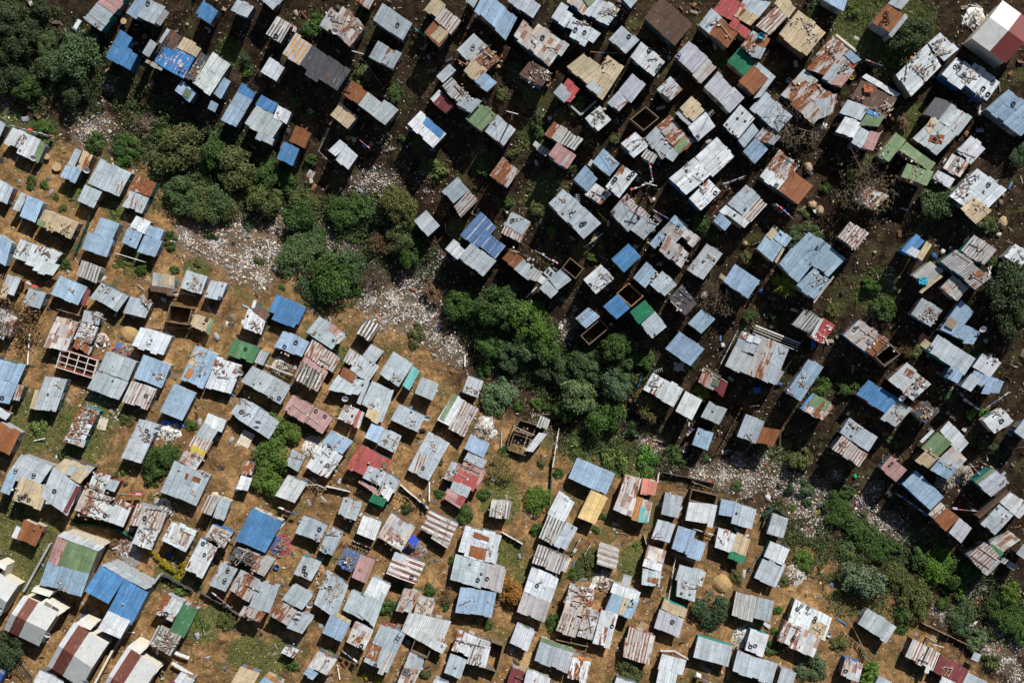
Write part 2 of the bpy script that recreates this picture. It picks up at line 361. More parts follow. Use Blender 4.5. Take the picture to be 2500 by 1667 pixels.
def litter():
    xy = []
    for sx, sy, r, d in LITTER:
        c = G(sx, sy); rr = r / PPM; n = int(d * 26 * (rr / 2) ** 2 * 1.8)
        t = rng.uniform(0, 6.28, n); q = np.abs(rng.normal(0, .52, n)) * rr
        xy.append(np.stack([c.x + q * np.cos(t) * 1.1, c.y + q * np.sin(t)], 1))
    for a, b in zip(GUL[1:-2], GUL[2:-1]):                                    # thin trail along the gully bed
        n = int(np.hypot(*(b - a)) * 9); t = rng.uniform(0, 1, n)
        xy.append(a + (b - a) * t[:, None] + rng.normal(0, 2.6, (n, 2)))
    xy = np.concatenate(xy); n = len(xy)
    s = np.exp(rng.normal(-2.12, .48, (n, 3))); s[:, 2] *= .5; s[:, 0] *= 1.3
    pal = np.array([(.72, .71, .69), (.62, .60, .57), (.50, .47, .43), (.72, .71, .69), (.38, .33, .28), (.60, .52, .42), (.58, .60, .63), (.12, .22, .42), (.45, .10, .09), (.55, .42, .08), (.10, .28, .15), (.60, .34, .36), (.14, .12, .11), (.30, .42, .50), (.68, .64, .56), (.25, .20, .16)])
    pr = np.array([13, 10, 8, 8, 10, 8, 6, 4, 2.2, 2.4, 1.4, 3, 11, 3, 6, 11]); pr /= pr.sum()
    c = pal[rng.choice(len(pal), n, p=pr)] * np.clip(rng.normal(.86, .25, (n, 1)), .25, 1.15) * np.array((.90, .85, .78))
    xy = xy[(np.sin(xy[:, 0] * 1.7 + 2 * np.sin(xy[:, 1] * 1.1)) * np.sin(xy[:, 1] * 1.9) + rng.normal(0, .45, n)) > -.35]; n = len(xy); s = s[:n]; c = c[:n]
    o = scatter('litter', on_ground(xy, .05), s, c); o['kind'] = 'stuff'
    o['label'] = 'pale household litter strewn along the gully bed'
litter()
def gravel():
    n = 16000; xy = np.stack([rng.uniform(-74, 74, n), rng.uniform(-50, 50, n)], 1)
    s = np.exp(rng.normal(-2.1, .42, (n, 3))); s[:, 2] *= .5
    pal = np.array([(.50, .46, .40), (.36, .27, .18), (.22, .16, .11), (.64, .62, .58), (.44, .34, .24), (.12, .10, .09), (.40, .20, .12), (.2, .3, .42)])
    pr = np.array([18, 18, 16, 12, 18, 12, 2, 1.2]); pr /= pr.sum()
    o = scatter('gravel', on_ground(xy, .03), s, pal[rng.choice(len(pal), n, p=pr)] * rng.uniform(.7, 1.1, (n, 1))); o['kind'] = 'stuff'
    o['label'] = 'stones and small rubbish on the bare ground'
gravel()
def grass():
    pts = []
    for b in GRASS:
        c = G(b[0], b[1]); rr = b[2] / PPM; n = int(70 * rr * rr / 4)
        t = rng.uniform(0, 6.28, n); q = np.sqrt(rng.uniform(0, 1, n)) * rr * 1.05
        pts.append(np.stack([c.x + q * np.cos(t), c.y + q * np.sin(t)], 1))
    n = 9000; q = np.stack([rng.uniform(-74, 74, n), rng.uniform(-50, 50, n)], 1)
    k = np.sin(q[:, 0] * .35 + 2 * np.sin(q[:, 1] * .21)) * np.sin(q[:, 1] * .41 + 1) + rng.normal(0, .3, n)
    pts.append(q[k > .15])
    ng = sum(len(p) for p in pts[:-1]); xy = np.concatenate(pts); n = len(xy); Z = terr(xy[:, 0], xy[:, 1])
    B = 7; V = np.empty((n, B, 3, 3), np.float32)
    a = rng.uniform(0, 6.28, (n, B)); h = rng.uniform(.06, .2, (n, B)) * np.where(np.arange(n) < ng, .8, 1.2)[:, None]; ln = rng.uniform(.08, .22, (n, B))
    bx = xy[:, None, 0] + rng.normal(0, .13, (n, B)); by = xy[:, None, 1] + rng.normal(0, .13, (n, B))
    wd = .045
    for k, (s, f, up) in enumerate(((-1, 0, 0), (1, 0, 0), (0, 1, 1))):
        V[:, :, k, 0] = bx - np.sin(a) * wd * s + np.cos(a) * ln * f; V[:, :, k, 1] = by + np.cos(a) * wd * s + np.sin(a) * ln * f; V[:, :, k, 2] = Z[:, None] + .0 + h * up
    m = n * B; me = bpy.data.meshes.new('grass'); me.vertices.add(m * 3); me.vertices.foreach_set('co', V.ravel())
    me.loops.add(m * 3); me.loops.foreach_set('vertex_index', np.arange(m * 3, dtype=np.int32)); me.polygons.add(m); me.polygons.foreach_set('loop_start', np.arange(0, m * 3, 3, dtype=np.int32)); me.update()
    pal = np.array([(.05, .08, .018), (.09, .12, .03), (.14, .15, .05), (.20, .17, .08), (.04, .055, .02)])
    c = np.repeat(pal[rng.integers(0, 5, n)], B, 0); c = np.concatenate([c, np.ones((m, 1))], 1).astype(np.float32)
    at = me.attributes.new('col', 'FLOAT_COLOR', 'FACE'); at.data.foreach_set('color', c.ravel())
    o = obj('grass', me, M_VCOL); o['kind'] = 'stuff'; o['label'] = 'grass and weeds growing between the shacks'
grass()

def brush():
    """twigs, sticks and dark scraps lying about in the yards"""
    n = 5200; xy = np.stack([rng.uniform(-74, 74, n), rng.uniform(-50, 50, n)], 1)
    k = np.sin(xy[:, 0] * .6 + 2 * np.sin(xy[:, 1] * .33)) * np.sin(xy[:, 1] * .7 + 1) + rng.normal(0, .5, n) > .1; xy = xy[k]; n = len(xy)
    s = np.stack([rng.uniform(.25, 1.3, n), rng.uniform(.03, .11, n), rng.uniform(.03, .09, n)], 1)
    pal = np.array([(.10, .07, .045), (.06, .05, .04), (.28, .22, .15), (.16, .10, .06), (.42, .38, .32)])
    o = scatter('brushwood_debris', on_ground(xy, .10), s, pal[rng.choice(5, n, p=[.3, .25, .17, .2, .08])]); o['kind'] = 'stuff'; o['label'] = 'twigs and dark scraps lying about the yards'
brush()

def yard_scrap():
    """flat bits of tin and board around the shacks"""
    n = 1500; xy = np.stack([rng.uniform(-74, 74, n), rng.uniform(-50, 50, n)], 1)
    s = np.stack([rng.uniform(.3, 1.2, n), rng.uniform(.2, .6, n), rng.uniform(.02, .07, n)], 1)
    pal = np.array([(.20, .085, .04), (.34, .35, .36), (.46, .44, .40), (.13, .10, .08), (.28, .21, .14), (.06, .05, .05), (.10, .17, .30)])
    o = scatter('yard_scrap', on_ground(xy, .12), s, pal[rng.choice(7, n, p=[.2, .14, .12, .22, .16, .13, .03])] * rng.uniform(.6, 1.1, (n, 1))); o['kind'] = 'stuff'; o['label'] = 'flat bits of tin and board lying about the yards'
yard_scrap()

SHACK_DATA = '''T 0 0
shack with pinkish corrugated rear roof and teal side wall, beside the dark trees|620,145 740,232 838,108 g3|715,22 838,108 935,-20 p2|w t|k 690,170 735,195
shack half blue and half pale grey with a tyre and an aerial on its roof|925,95 1015,-35 1090,10 l1|1000,118 1085,-10 1215,52 g0|1140,165 1205,70 1242,95 c0|y 1085,18|a 1165,108
L-shaped plain blue shack at the edge of the tall green trees|775,415 880,225 970,283 b1|865,473 925,348 1012,398 b1|w b
patchwork shack of flaking bright blue, cream and maroon sheets with a ladder on top|1130,450 1215,300 1430,425 u6|1160,310 1225,205 1250,220 g0|1190,318 1250,218 1335,272 n1|1300,345 1345,272 1480,352 t1|1040,390 1100,290 1150,325 g0|1060,462 1075,435 1195,500 c3|L 1150,400 1235,268|k 1325,495 1345,470
large off-white shack with a scrap-covered lean-to, in the terrace above the trees|1410,610 1560,380 1690,470 w2|1360,562 1470,385 1530,430 k4|k 1400,560 1440,500 1430,590 1500,450 1390,545 1445,440
blue-grey annexe on the downhill side of the large off-white shack|1550,680 1620,555 1690,600 l0|1520,795 1545,735 1600,765 l0
small low shed with a green panel across its roof, in the shade of the trees|1280,660 1330,590 1440,680 l0|G 1355,710 1385,655
long blue-grey shack with a brighter blue patch across its upper end|1620,870 1740,668 1850,733 l1|1740,662 1772,612 1880,680 b3
big ribbed grey shack with blue and white panels on its uphill side|1790,910 1880,770 2080,885 s1|1870,765 1915,695 2040,765 b0|2000,855 2040,770 2135,830 w3|1870,1010 1895,955 2015,1015 g1
small square rust-orange shed beside a small blue shed|2115,1035 2170,920 2285,975 r9
small blue shed beside the small rust-orange shed|2028,1160 2080,1035 2195,1090 b0
small bright blue shack alone by a dirt yard near the top edge|1425,105 1490,5 1602,80 b0|s 1442,102
pale grey shack with a rusty streak, beside the dark dirt yard near the top edge|1690,75 1740,-5 1865,45 g2
small white shed with dark striped ribs and a tyre, by the dirt yard|1945,255 2025,125 2135,185 z2|y 2020,262
small plain silvery white shed with a propped awning, below the zebra striped shed|1910,525 1975,418 2090,490 w0
grey shack cut by the top edge above the zebra striped shed|1900,-10 2000,75 2075,-10 g2
pale roof corner cut by the picture edge beside the white shack with the olive strip|-60,960 -20,870 40,915 g0
white L-shaped shack with an olive green strip and scrap on its roof|30,1045 95,930 190,975 w1|120,1120 185,970 300,1025 w0|240,1168 300,1030 340,1060 o0|d 255,1160|k 110,1080 160,990 130,1085 175,1000 120,1040 150,985
shack with one tan rusted sheet and a blue lower roof, a dish at its corner|495,1205 552,1085 600,1110 g0|560,1225 610,1105 683,1140 t5|438,1300 485,1205 600,1245 l3|d 645,1250|s 575,1195
wide pale grey shack with a rust-streaked corner, uphill of the teal-walled striped roof|640,1345 735,1168 965,1265 g1|835,1415 870,1325 912,1325 z4|w t
small grey shack with two rusty streaks, tucked below the wide pale grey shack|565,1470 625,1350 750,1400 g2
shack with long rust streaks on a white roof and a bright teal wall|893,1510 945,1400 1095,1450 g4|945,1397 990,1290 1148,1337 r6|w t
pale grey roof cut by the picture edge above the scrub patch|-60,1435 -10,1310 100,1375 g0
pale grey two-panel shack below the scrub, second from the picture edge|92,1530 152,1410 205,1430 g1|145,1580 205,1425 318,1480 l0
tiny rusted lean-to beside the thicket and the dark ditch|2240,1290 2265,1245 2310,1270 r5|h 1.6
T 572 0
shack with orange striped sheets at one end and a long charcoal roof|352,398 445,245 575,325 y3|480,475 575,328 850,520 k2|515,545 560,470 650,530 k1
square shed crowded with white scraps, maroon panels and a dish, above the cable line|622,190 705,60 765,105 q2|695,215 795,45 870,105 q4|760,245 870,105 955,205 q3|d 742,235|k 800,235 860,150 720,150 790,165 860,200 940,190 690,100 740,110 730,130 770,150|y 960,220
plain grey shack with a single tyre mid-roof, near the top edge|1015,148 1085,22 1305,172 g0|y 1197,182
shack with a cream front, brown ribbed middle and a pale green patch|1395,68 1462,-25 1548,45 t2|1472,138 1540,45 1660,160 z6|1395,235 1462,150 1570,262 r7|1430,268 1500,195 1565,250 t2|w o
small shack with a rust-stained corner, uphill of the domed green bush|988,415 1050,302 1225,395 g4|w c
rust sheet shed cut by the top edge beside the green shrub|890,0 930,-75 1030,-10 r6
long bluish shack half in shadow near the top edge|1760,75 1840,-75 2070,140 l1|1690,0 1740,-80 1800,-20 g1
grey shack cut by the top edge beside the long bluish shack|2000,10 2060,-90 2250,35 g1
shack with scrap burying half of its roof and a tyre on the other half|1625,370 1755,245 1835,320 s1|1700,420 1830,315 1955,430 r5|1680,520 1745,430 1850,520 t4|1755,600 1825,535 1925,605 l3|y 1750,342|k 1790,390 1880,330 1820,430 1920,380 1840,470 1930,430 1870,380 1900,470 1800,340 1880,420 1640,440 1690,470
cluttered lean-to of ribbed sheets and timbers above the faded green roof|1480,555 1575,470 1625,520 g1|1520,635 1590,565 1710,690 z3|1620,770 1690,690 1810,745 g2|k 1660,640 1720,740 1610,620 1680,700
small maroon-roofed shed with a white corner, beside the ribbed timber lean-to|1455,745 1520,680 1615,765 m2|1435,725 1500,655 1525,680 w0
faded green shack attached to a grey one with a dark hatch|1690,870 1800,745 1920,840 o3|1835,960 1925,842 2060,955 g1|k 1865,910 1920,860
pile of timber and bent sheets on a low brown shed near the cluttered slope|2085,545 2165,450 2330,535 n4|k 2180,480 2250,560 2240,500 2270,590 2120,560 2200,600 2200,470 2280,560
rust and grey shack joined to a square grey annexe, beside an enclosed dark yard|790,680 858,588 975,670 r8|905,770 975,675 1078,750 s0|1000,840 1100,728 1205,805 g0
cream corrugated shed with a jagged shadow across it|700,845 775,755 905,855 t0
white-and-blue small shed inside a wire-fenced plot|690,1100 775,1022 830,1065 w1|745,1165 815,1058 905,1140 w3
long white shack with a bright blue rectangle, standing in the black shade|1270,910 1360,815 1550,985 w1|1380,905 1410,855 1540,968 b0
rusty square hut with a pale upper corner, beside a leaning fence|1870,1285 1962,1155 2090,1250 r6
white shack with a rust-ribbed lower end, on the dark bank|1520,1400 1635,1295 1720,1390 g3|1610,1510 1725,1390 1780,1470 z6
T 1144 0
wide grey shack flecked with dark red marks, one tyre, beside the collapsed timber pile|325,265 400,150 668,378 q3|452,250 512,172 737,335 q2|y 543,275|w t|k 560,340 650,360 500,330 470,300
patchwork shack of white, green and rusty sheets with scrap by its lower corner|720,10 780,-80 900,20 q4|845,95 930,-30 1110,65 w4|605,128 680,15 735,50 s0|655,170 715,75 765,110 w0|840,-10 890,-60 930,0 o3|k 950,90 1080,70 980,110 1060,80 1000,60 1090,120|w b
white shack carrying two tyres and a bundle of dark scrap along its uphill edge|735,270 790,170 910,240 w1|690,180 745,110 970,245 w2|y 785,215 850,237|k 760,165 900,190 790,150 880,180
grey roof corner cut by the top edge above the tan gravel patch|1120,-10 1190,65 1240,0 g0
large dark brown ribbed shack, the darkest big roof near the top edge|1285,135 1415,-25 1640,180 n0|w e
pale grey shack with a tyre at its upper corner, uphill of the junk-strewn white shack|1030,285 1125,185 1250,295 g1|y 1175,267
white shack with a rusty band, tyres and dark junk, downhill of the one-tyre grey shack|1185,415 1265,305 1440,450 w3|k 1310,440 1380,430|y 1385,515 1405,480 1325,365
lilac grey shack, a tyre at its corner, a green patch at its lower end|1510,415 1615,298 1750,420 i0|1640,545 1750,425 1818,490 c1|1670,610 1780,500 1815,490 p1|y 1540,405
large red and rust patchwork shack with a long white pole lying across it|1930,105 2030,-20 2215,20 g1|1780,90 1870,-30 2035,30 R3|1685,185 1775,65 1860,140 g1|1765,240 1850,120 1980,235 r7|1930,120 1990,55 2125,125 t4|1900,190 1940,130 2070,230 R3|k 1815,140 1930,285 1745,180 1820,150
grey-brown corrugated shack with rust stripes, at the uphill side of the turquoise bucket roof|2110,185 2245,50 2345,120 z5|2235,30 2290,-40 2400,60 t4
shack with half rusted junk-strewn roof and a turquoise bucket on top|1985,345 2085,220 2205,300 g5|2090,340 2150,240 2210,290 r7|2070,410 2110,330 2180,350 g3|B 2140,268|k 2000,330 2100,380 2150,310 2190,260
emerald green corrugated shed, half shadowed, between junk roof and rust square|1895,450 1985,350 2115,460 e0
shack with a square of rust framed by pale grey sheets|2085,480 2115,448 2252,562 g0|1975,600 2083,482 2195,580 r7|2085,722 2190,582 2245,570 g0
pale lilac roof with rows of dark dots and a brown stain, long and narrow|1725,635 1825,525 2015,720 i1|w c
tan corrugated shack with wooden junk and grey sheets near its upper corner|720,490 845,390 1000,520 t1|865,640 1020,400 1140,490 t1|860,630 900,590 985,660 g0|k 960,480 1050,440|s 1000,430 985,490
collapsed brown roof strewn with loose timbers and white poles, beside the red-flecked shack|370,545 450,455 610,550 n4|k 480,480 550,560 540,500 570,590 420,560 500,600 500,470 580,560 530,530 590,570 440,510 470,560|w b
small shed with a deep red upper half and grey lower half, by a round bush|680,640 725,575 815,650 R3|620,680 675,615 760,685 g4|710,740 755,690 790,700 R3
long lilac-grey shack with a rust seam across the middle|1020,750 1110,650 1190,720 i3|1100,660 1200,535 1295,625 i2
small pale shack with a red-brown stain on one corner, beside the brick rubble|1382,650 1480,558 1575,650 g5
small white shed buried under charred black scrap|855,865 955,780 1045,880 w1|k 890,830 990,880 920,880 980,820 900,900 960,840 930,810 1000,870 940,900 950,830|s 930,870 960,850
white shack whose upper part is weathered tan, a propped plank shelf on its side|1540,795 1635,705 1735,805 t4|1605,930 1735,820 1810,925 w0|1510,830 1535,815 1635,905 s0|a 1755,850|y 1680,1000
rust and white patchwork shack with a green panel and clutter along its edges|1290,1010 1370,930 1500,1090 g4|1370,930 1470,845 1650,1040 r6|1395,1110 1440,1050 1545,1120 g1|1500,1090 1570,1000 1610,1040 o1|1560,1110 1610,1050 1645,1040 r5|k 1420,1000 1500,1060
white patched shack with a zebra striped porch, uphill of the plain blue-grey pair|1110,1055 1220,965 1325,1065 w4|1265,1145 1305,1085 1385,1145 z2|k 1180,1040 1290,1010 1200,1100 1260,1050
small plain grey-blue shack, uphill of the white shack scattered with tyres|905,1190 985,1090 1110,1195 l0|k 1040,1160 1080,1190
small plain grey shack above the brown junk roof by the footpath|765,1320 850,1215 950,1305 l1
low shack with white box and brown junk, downhill of the plain grey shack|850,1425 930,1340 1045,1420 w5|940,1385 950,1350 995,1390 w0|k 900,1400 980,1440
white shack littered with four tyres and junk, blue-shadowed at its upper corner|1000,1370 1130,1200 1235,1280 w4|y 1075,1310 1175,1300 1205,1270 1060,1330|k 1010,1390 1040,1420
very long white shack of overlapping weathered sheets, the longest in the cluster|1655,1155 1815,1005 1950,1145 w3|1465,1310 1650,1155 1780,1275 w3|1610,1455 1760,1310 1850,1400 w3|y 1808,1412|k 1580,1220 1630,1200 1690,1400 1740,1380 1640,1280 1720,1330|w b
white shack dotted with stones all over, between lilac dotted roof and bare tree|1865,915 1985,770 2095,870 w3|1975,1025 2080,905 2125,960 g3|s 1895,905 1915,940 1975,860 2010,820 2030,880 1940,960 1960,990
grey stained roof with a faint pale ring, under the bare tree's shadow|2010,1105 2100,1010 2190,1100 l2|2090,1010 2150,940 2290,1000 g5
red and white ribbed shack with a green streak, near a brushy path|558,980 630,885 725,950 r5|655,1040 720,950 840,1020 z1|580,1140 650,1040 790,1140 p3|665,1215 720,1140 745,1135 g0
zebra striped awning sheet leaning at the red and white ribbed shack|465,1065 490,1030 595,1110 z1|h 1.7
roofless brown timber frame hut, empty and dark inside|1190,870 1300,780 1395,860 X
T 1716 0
rust-red shack with a white speckled end and a stained brown annexe below|455,1240 558,1095 705,1212 r5|415,1295 465,1225 610,1335 w3|548,1390 660,1252 810,1358 r8|y 540,1355|k 560,1130 690,1210 590,1300
wide pale shack veiled by bare branches, beside the lilac dotted roof|343,795 455,672 660,850 g2
cream shack with scrap heaped along its uphill edge, beside the fenced corner yard|552,255 700,75 905,235 t3|k 640,170 700,150 740,200 800,220 760,170 820,200 720,130 780,240 740,320 850,240
large rust patchwork shack loaded with pipes, one round tub and pale scrap|825,405 950,260 1160,440 r5|760,500 830,420 960,470 r6|865,580 960,460 1110,520 g4|930,620 1000,530 1090,545 p4|1030,400 1085,370 1160,440 l0|y 1050,475|k 900,350 980,390 940,330 970,430 1000,520 1080,490 930,370 990,350
rust and white shack with an open trench between roofs, beside the big rust patchwork one|690,560 740,505 840,590 s1|575,690 690,555 850,660 r5|640,760 830,600 960,700 r6|800,880 830,740 985,690 g4|710,820 790,740 890,830 r4|k 650,650 700,640 840,620 870,660 760,640 820,600
shack with orange tarpaulin, loose planks and an aqua mat in a long scrap-filled roof|1165,565 1195,540 1445,690 w0|1080,720 1165,580 1420,730 n4|1000,825 1060,730 1215,790 g0|975,960 1040,855 1170,905 w2|1085,1040 1160,930 1240,975 g2|1145,915 1200,830 1335,850 o2|1170,1085 1225,965 1300,985 p4|1195,830 1205,800 1290,830 b0|O 1210,650|k 1300,780 1360,760 1350,820 1400,750 1200,780 1290,810 1130,700 1190,740 1330,740 1380,780|y 1085,1020
brown-red shack with four stacked tyres and pale grey margins, alone on green grass|1240,158 1350,28 1480,115 r8|1355,255 1475,105 1500,130 g0|1350,30 1420,-50 1525,-10 g0|y 1345,97 1345,133 1313,160 1360,157|h 3.0
white shack covered end to end in branches, planks and scrap|1420,545 1640,320 1740,490 w2|1640,320 1745,235 1870,365 w2|1580,490 1700,420 1720,480 w1|k 1480,590 1500,450 1560,500 1640,590 1580,540 1630,480 1690,320 1760,280 1680,420 1790,380 1540,420 1600,400 1600,520 1690,470 1700,310 1740,370 1540,480 1620,560 1720,400 1830,370 1750,330 1700,400
white shack crowded with tyres, frames and a blue drum along its ridge|1745,550 1860,415 2010,520 w1|1885,600 1990,455 2180,600 w1|y 1855,480 1880,500 1895,465 2055,648 2090,690 1915,545 2125,600|k 1960,540 2010,490 1900,560 2010,580 1860,530 1950,600 2010,660 2040,720|w b
white and weathered shack cut by the picture's edge with a ring on the roof|2070,800 2235,655 2500,850 l1|y 2275,760
dark shed joined to a grey shack, a rusty cooking corner on its lower roof|1610,840 1700,715 1830,745 k0|1720,885 1820,760 1970,865 g2|1540,1010 1690,860 1860,990 g3|1645,1050 1665,985 1770,995 r7|1625,935 1680,850 1720,900 t2|y 1700,1020|k 1640,920 1710,910 1720,960 1750,1050
pair of white roofs with a cage-like frame and tyre on the smaller one|1860,1105 1965,990 2072,1085 w2|1755,1235 1830,1120 1955,1190 w4|1675,1310 1720,1245 1850,1310 w3|y 1870,1235|k 1860,1095 2000,1150 1700,1280 1740,1340 1850,1210 1900,1220
wide shack with a sooty scrap heap, cream planks and one tyre at the bush's side|1810,1430 2010,1230 2225,1390 w3|1880,1530 1990,1440 2110,1550 t2|y 2095,1350|k 1880,1380 1950,1340 1900,1420 1960,1380 1920,1320 2010,1270 1950,1340 2030,1280 1860,1410 1930,1450 1980,1480 2080,1540|s 2060,1400 1990,1460 1940,1420
faded green shack with white battens, crossed by bare branches|1280,1135 1415,968 1490,1025 o2|1440,1095 1490,1040 1705,1200 o3|1450,1290 1500,1190 1690,1260 o3|k 1285,1140 1345,1075 1440,1100 1560,1170 1490,1330 1600,1170 1530,1350 1640,1200
derelict pale shack buried in the tangled bare thicket|1100,1460 1200,1355 1365,1430 q5|k 1150,1450 1250,1380 1180,1520 1290,1430
shack half under the top edge of the picture, above the grassy plot|870,0 900,-90 1060,-5 l0
T 0 381
tan corrugated shack with a twig heap and a pale green end, on the sandy slope|270,500 330,385 580,490 t2|270,495 285,455 340,480 o1|k 440,560 520,500 470,570 510,520 460,530 500,560 370,520 390,530|w c
two-tier pale blue shack with white plank side, between two fence lines|685,565 738,447 878,495 l0|595,680 645,555 835,615 l0|w g
pale blue shack with a white paint-splashed upper corner, beside the oval hedge bush|890,635 935,525 1045,570 l3|950,520 1000,430 1110,480 w2|1060,580 1095,500 1205,545 l5|1005,695 1060,580 1190,625 l3|s 960,600
roof corner cut by the picture edge with deep shadow, beside the tan corrugated shack|-70,740 -20,560 90,630 l0
wide white shack with a metal tripod and brown scrap stain, in the sandy upper rows|95,735 150,605 330,675 w1|185,785 290,650 460,710 w3|230,840 285,760 440,800 w1|k 140,725 205,640 205,640 210,720 300,720 360,700 310,690 370,740 110,690 150,690
small ribbed blue-grey shed, downhill of the two-tier pale blue shack|560,875 600,758 745,815 z0b|w c
blue-grey shack with a square skylight and a maroon edge strip|370,1010 440,875 640,960 l0|590,1090 640,960 670,980 m1|k 520,990 540,990
pale grey shack with fanned dark stains across its roof, beside the skylight roof|665,1030 745,920 940,1030 g1|s 830,1040|w o|k 720,1000 790,960 760,1010 800,970
pale grey shack with a star-shaped metal frame on its roof|900,1145 955,1028 1120,1070 g0|k 1050,1080 1085,1090 1060,1100 1085,1065 1055,1070 1080,1100 1070,1060 1075,1105|y 1070,1085|w n
shack with cream panels and a brown porch, first of three in a sandy row|1110,965 1120,850 1283,880 c0|1180,940 1190,870 1283,880 t0|1100,990 1110,940 1275,970 n1
pale shack with bent metal rods, middle of three in a row on the sand|1320,965 1365,832 1520,880 g0|k 1390,950 1440,880 1440,880 1430,940 1380,970 1420,930 1450,990 1480,940
pale shack with one corner tyre, last of three in a row on the sand|1495,1030 1545,905 1665,935 g0|y 1610,1040|s 1515,1000 1630,945|w g
tin-roofed hut with stones and tyres beside an empty brown pit, near the track|1385,1245 1430,1150 1560,1200 t1|1505,1290 1545,1190 1565,1215 o1|y 1515,1195|s 1410,1170 1400,1230 1480,1280 1495,1220|h 1.8
roofless brown walls around an empty dark pit on the sand|1210,1210 1240,1090 1400,1115 X
bright blue shack by the sandy track with a light upper corner|1965,1140 2025,1012 2245,1105 b1|1990,1190 2080,1040 2240,1110 b1
tall narrow white shack with a brown scrap lean-to and dark twigs on its roof|1770,1255 1815,1120 1960,1165 w1|1820,1110 1860,1060 1980,1160 n3|1840,1110 1855,1055 1880,1060 w0|1765,1225 1770,1195 1790,1200 w0|k 1840,1250 1900,1230 1870,1260 1910,1200 1850,1200 1890,1260|w e|s 1815,1165 1780,1245 1895,1290
pale blue shack with two tyres and a speckled edge, below the bright blue shack|2010,1390 2075,1275 2270,1360 l1|y 2167,1365 2085,1395|s 2060,1440 2090,1450 2110,1460
white sheeted shack with twin faint rust columns, beside the round sand mound|965,1390 1030,1247 1260,1320 w1|w g|k 1080,1330 1090,1390
scrap-buried shack of white boards, planks and rods, joined to a brown flat roof|595,1210 620,1120 745,1155 g1|540,1340 595,1220 720,1260 w4|535,1390 560,1330 680,1400 q5|k 680,1150 700,1250 570,1280 650,1290 560,1320 640,1340 600,1370 680,1340 610,1250 700,1260 620,1300 690,1280 550,1270 600,1240 690,1160 780,1200|s 620,1350
weathered brown-grey flat roof full of rubble, joined to the scrap-buried shack|320,1395 415,1175 580,1215 q4|k 360,1330 380,1300|s 400,1200 520,1200
lidless shell of a shack with an open white rafter grid and dark red walls|405,1545 445,1410 720,1495 H
green shack with a white border and one tyre, beside ribbed grey sheets|1665,1450 1715,1335 1905,1400 e2|1860,1510 1910,1415 1975,1440 s0|y 1800,1408
grey shack with white frame and tan scrap at the picture edge above the brown tree|10,985 60,865 155,900 g1|0,1030 25,920 70,940 t5|k 5,920 25,860 20,1000 60,960
small grey stained shack half veiled by a leafless brown tree|165,1085 215,965 340,1005 g3|k 215,1040 250,1010
pale roof under the leafless brown tree at the picture edge|-60,1260 0,1110 130,1180 q3|-60,1300 -30,1220 60,1260 w2
T 572 381
small clean ribbed white shed alone on the bank above the litter|1315,475 1405,395 1507,510 s0
big blue ribbed shack with bleached stripes and a white corrugated lower half|1655,575 1800,412 1925,520 B2|1760,640 1840,540 1990,655 B2|1640,745 1735,635 1920,770 s0|1545,675 1605,612 1700,690 w1
grey shack with a tyre and rust-ribbed lower edge, beside the big blue and white one|1955,560 2030,405 2170,490 z5|1990,500 2040,405 2165,485 g3|y 2035,472|k 2060,460 2110,460
shack run of a rust sheet, grey sheets and white plastic, above the dark trees|1955,755 2025,680 2125,745 r7|2045,825 2110,745 2220,830 g0|2150,900 2200,830 2260,850 z3|2235,965 2300,890 2380,945 g0|2215,915 2245,870 2290,900 w0|2260,860 2305,810 2350,855 w2|k 2030,690 2080,700 2120,720 2190,770|s 2185,800
pale grey shack with a red-brown sheet and white loose boards on its corner|525,1285 620,1175 815,1300 g1|685,1265 720,1225 790,1290 p4|725,1345 770,1290 815,1320 w3|k 570,1310 600,1290 740,1340 800,1310
small dark shed with white painted blotches, beside the sandy path by the litter|885,1295 960,1180 1067,1245 K7
T 1144 381
grey corrugated shack with an aerial and two small tyres, beside a wide clearing|580,350 697,237 880,410 s1|760,520 885,408 970,495 s0|a 795,322|y 830,497 852,490|k 660,300 715,340 740,420 790,400
low pale shack with branch shadows, rust-ribbed end and a grey porch|1895,345 2035,205 2140,300 g2|2000,440 2120,310 2190,350 z6|1840,400 1880,360 2055,490 w3|1790,475 1840,415 1925,490 l0|s 2030,385 1950,430|k 1780,430 1870,340
grey shack with a strip of rust and tan sheets along its uphill edge|1035,415 1120,310 1250,455 g1|1110,325 1160,270 1220,325 r6|1140,350 1180,310 1330,440 z5|1185,535 1285,430 1385,505 g0|s 1050,420 1250,440|y 1060,410|a 1375,465|k 1320,480 1370,500
weathered patchwork shack with a sooty tilted roof and stones, downhill of the strip-edged roof|1405,545 1480,470 1590,560 c2|1490,530 1545,470 1700,605 q2|1470,475 1510,430 1610,510 l0|1325,640 1400,550 1440,590 l0|1395,690 1450,580 1615,710 q3|s 1500,740 1530,760 1470,700 1560,720 1590,740|k 1410,590 1425,650|y 1538,512
clean blue corrugated shack sitting square in the black shade|1045,755 1170,640 1262,738 b0
white shack with long beams on its roof and a blue shadowed corner|838,905 970,790 1068,895 w0|k 970,815 920,970 930,970 1030,920 985,860 1060,900|y 890,945|G 1000,900 1030,870
grey shack joined to an empty roofless yard, at the end of the plastic-patched row|585,895 690,815 755,905 g0|520,965 580,910 660,990 g0
roofless timber enclosure behind the grey end of the plastic-patched row|690,815 745,745 840,825 X
blue-grey pair of joined pale roofs with pebbles between them, plain roof uphill|1205,890 1300,775 1390,850 l0|1330,930 1425,835 1530,935 g2|s 1350,890 1380,870 1345,915 1375,850
burnt-looking dark scrap roof at the end of the pale joined roofs|1470,1040 1560,940 1675,1075 k4|k 1500,1020 1600,1080 1540,980 1640,1060 1480,1060 1560,1140
vivid blue shack with an orange timber frame extension|985,1100 1090,1010 1190,1105 b0e
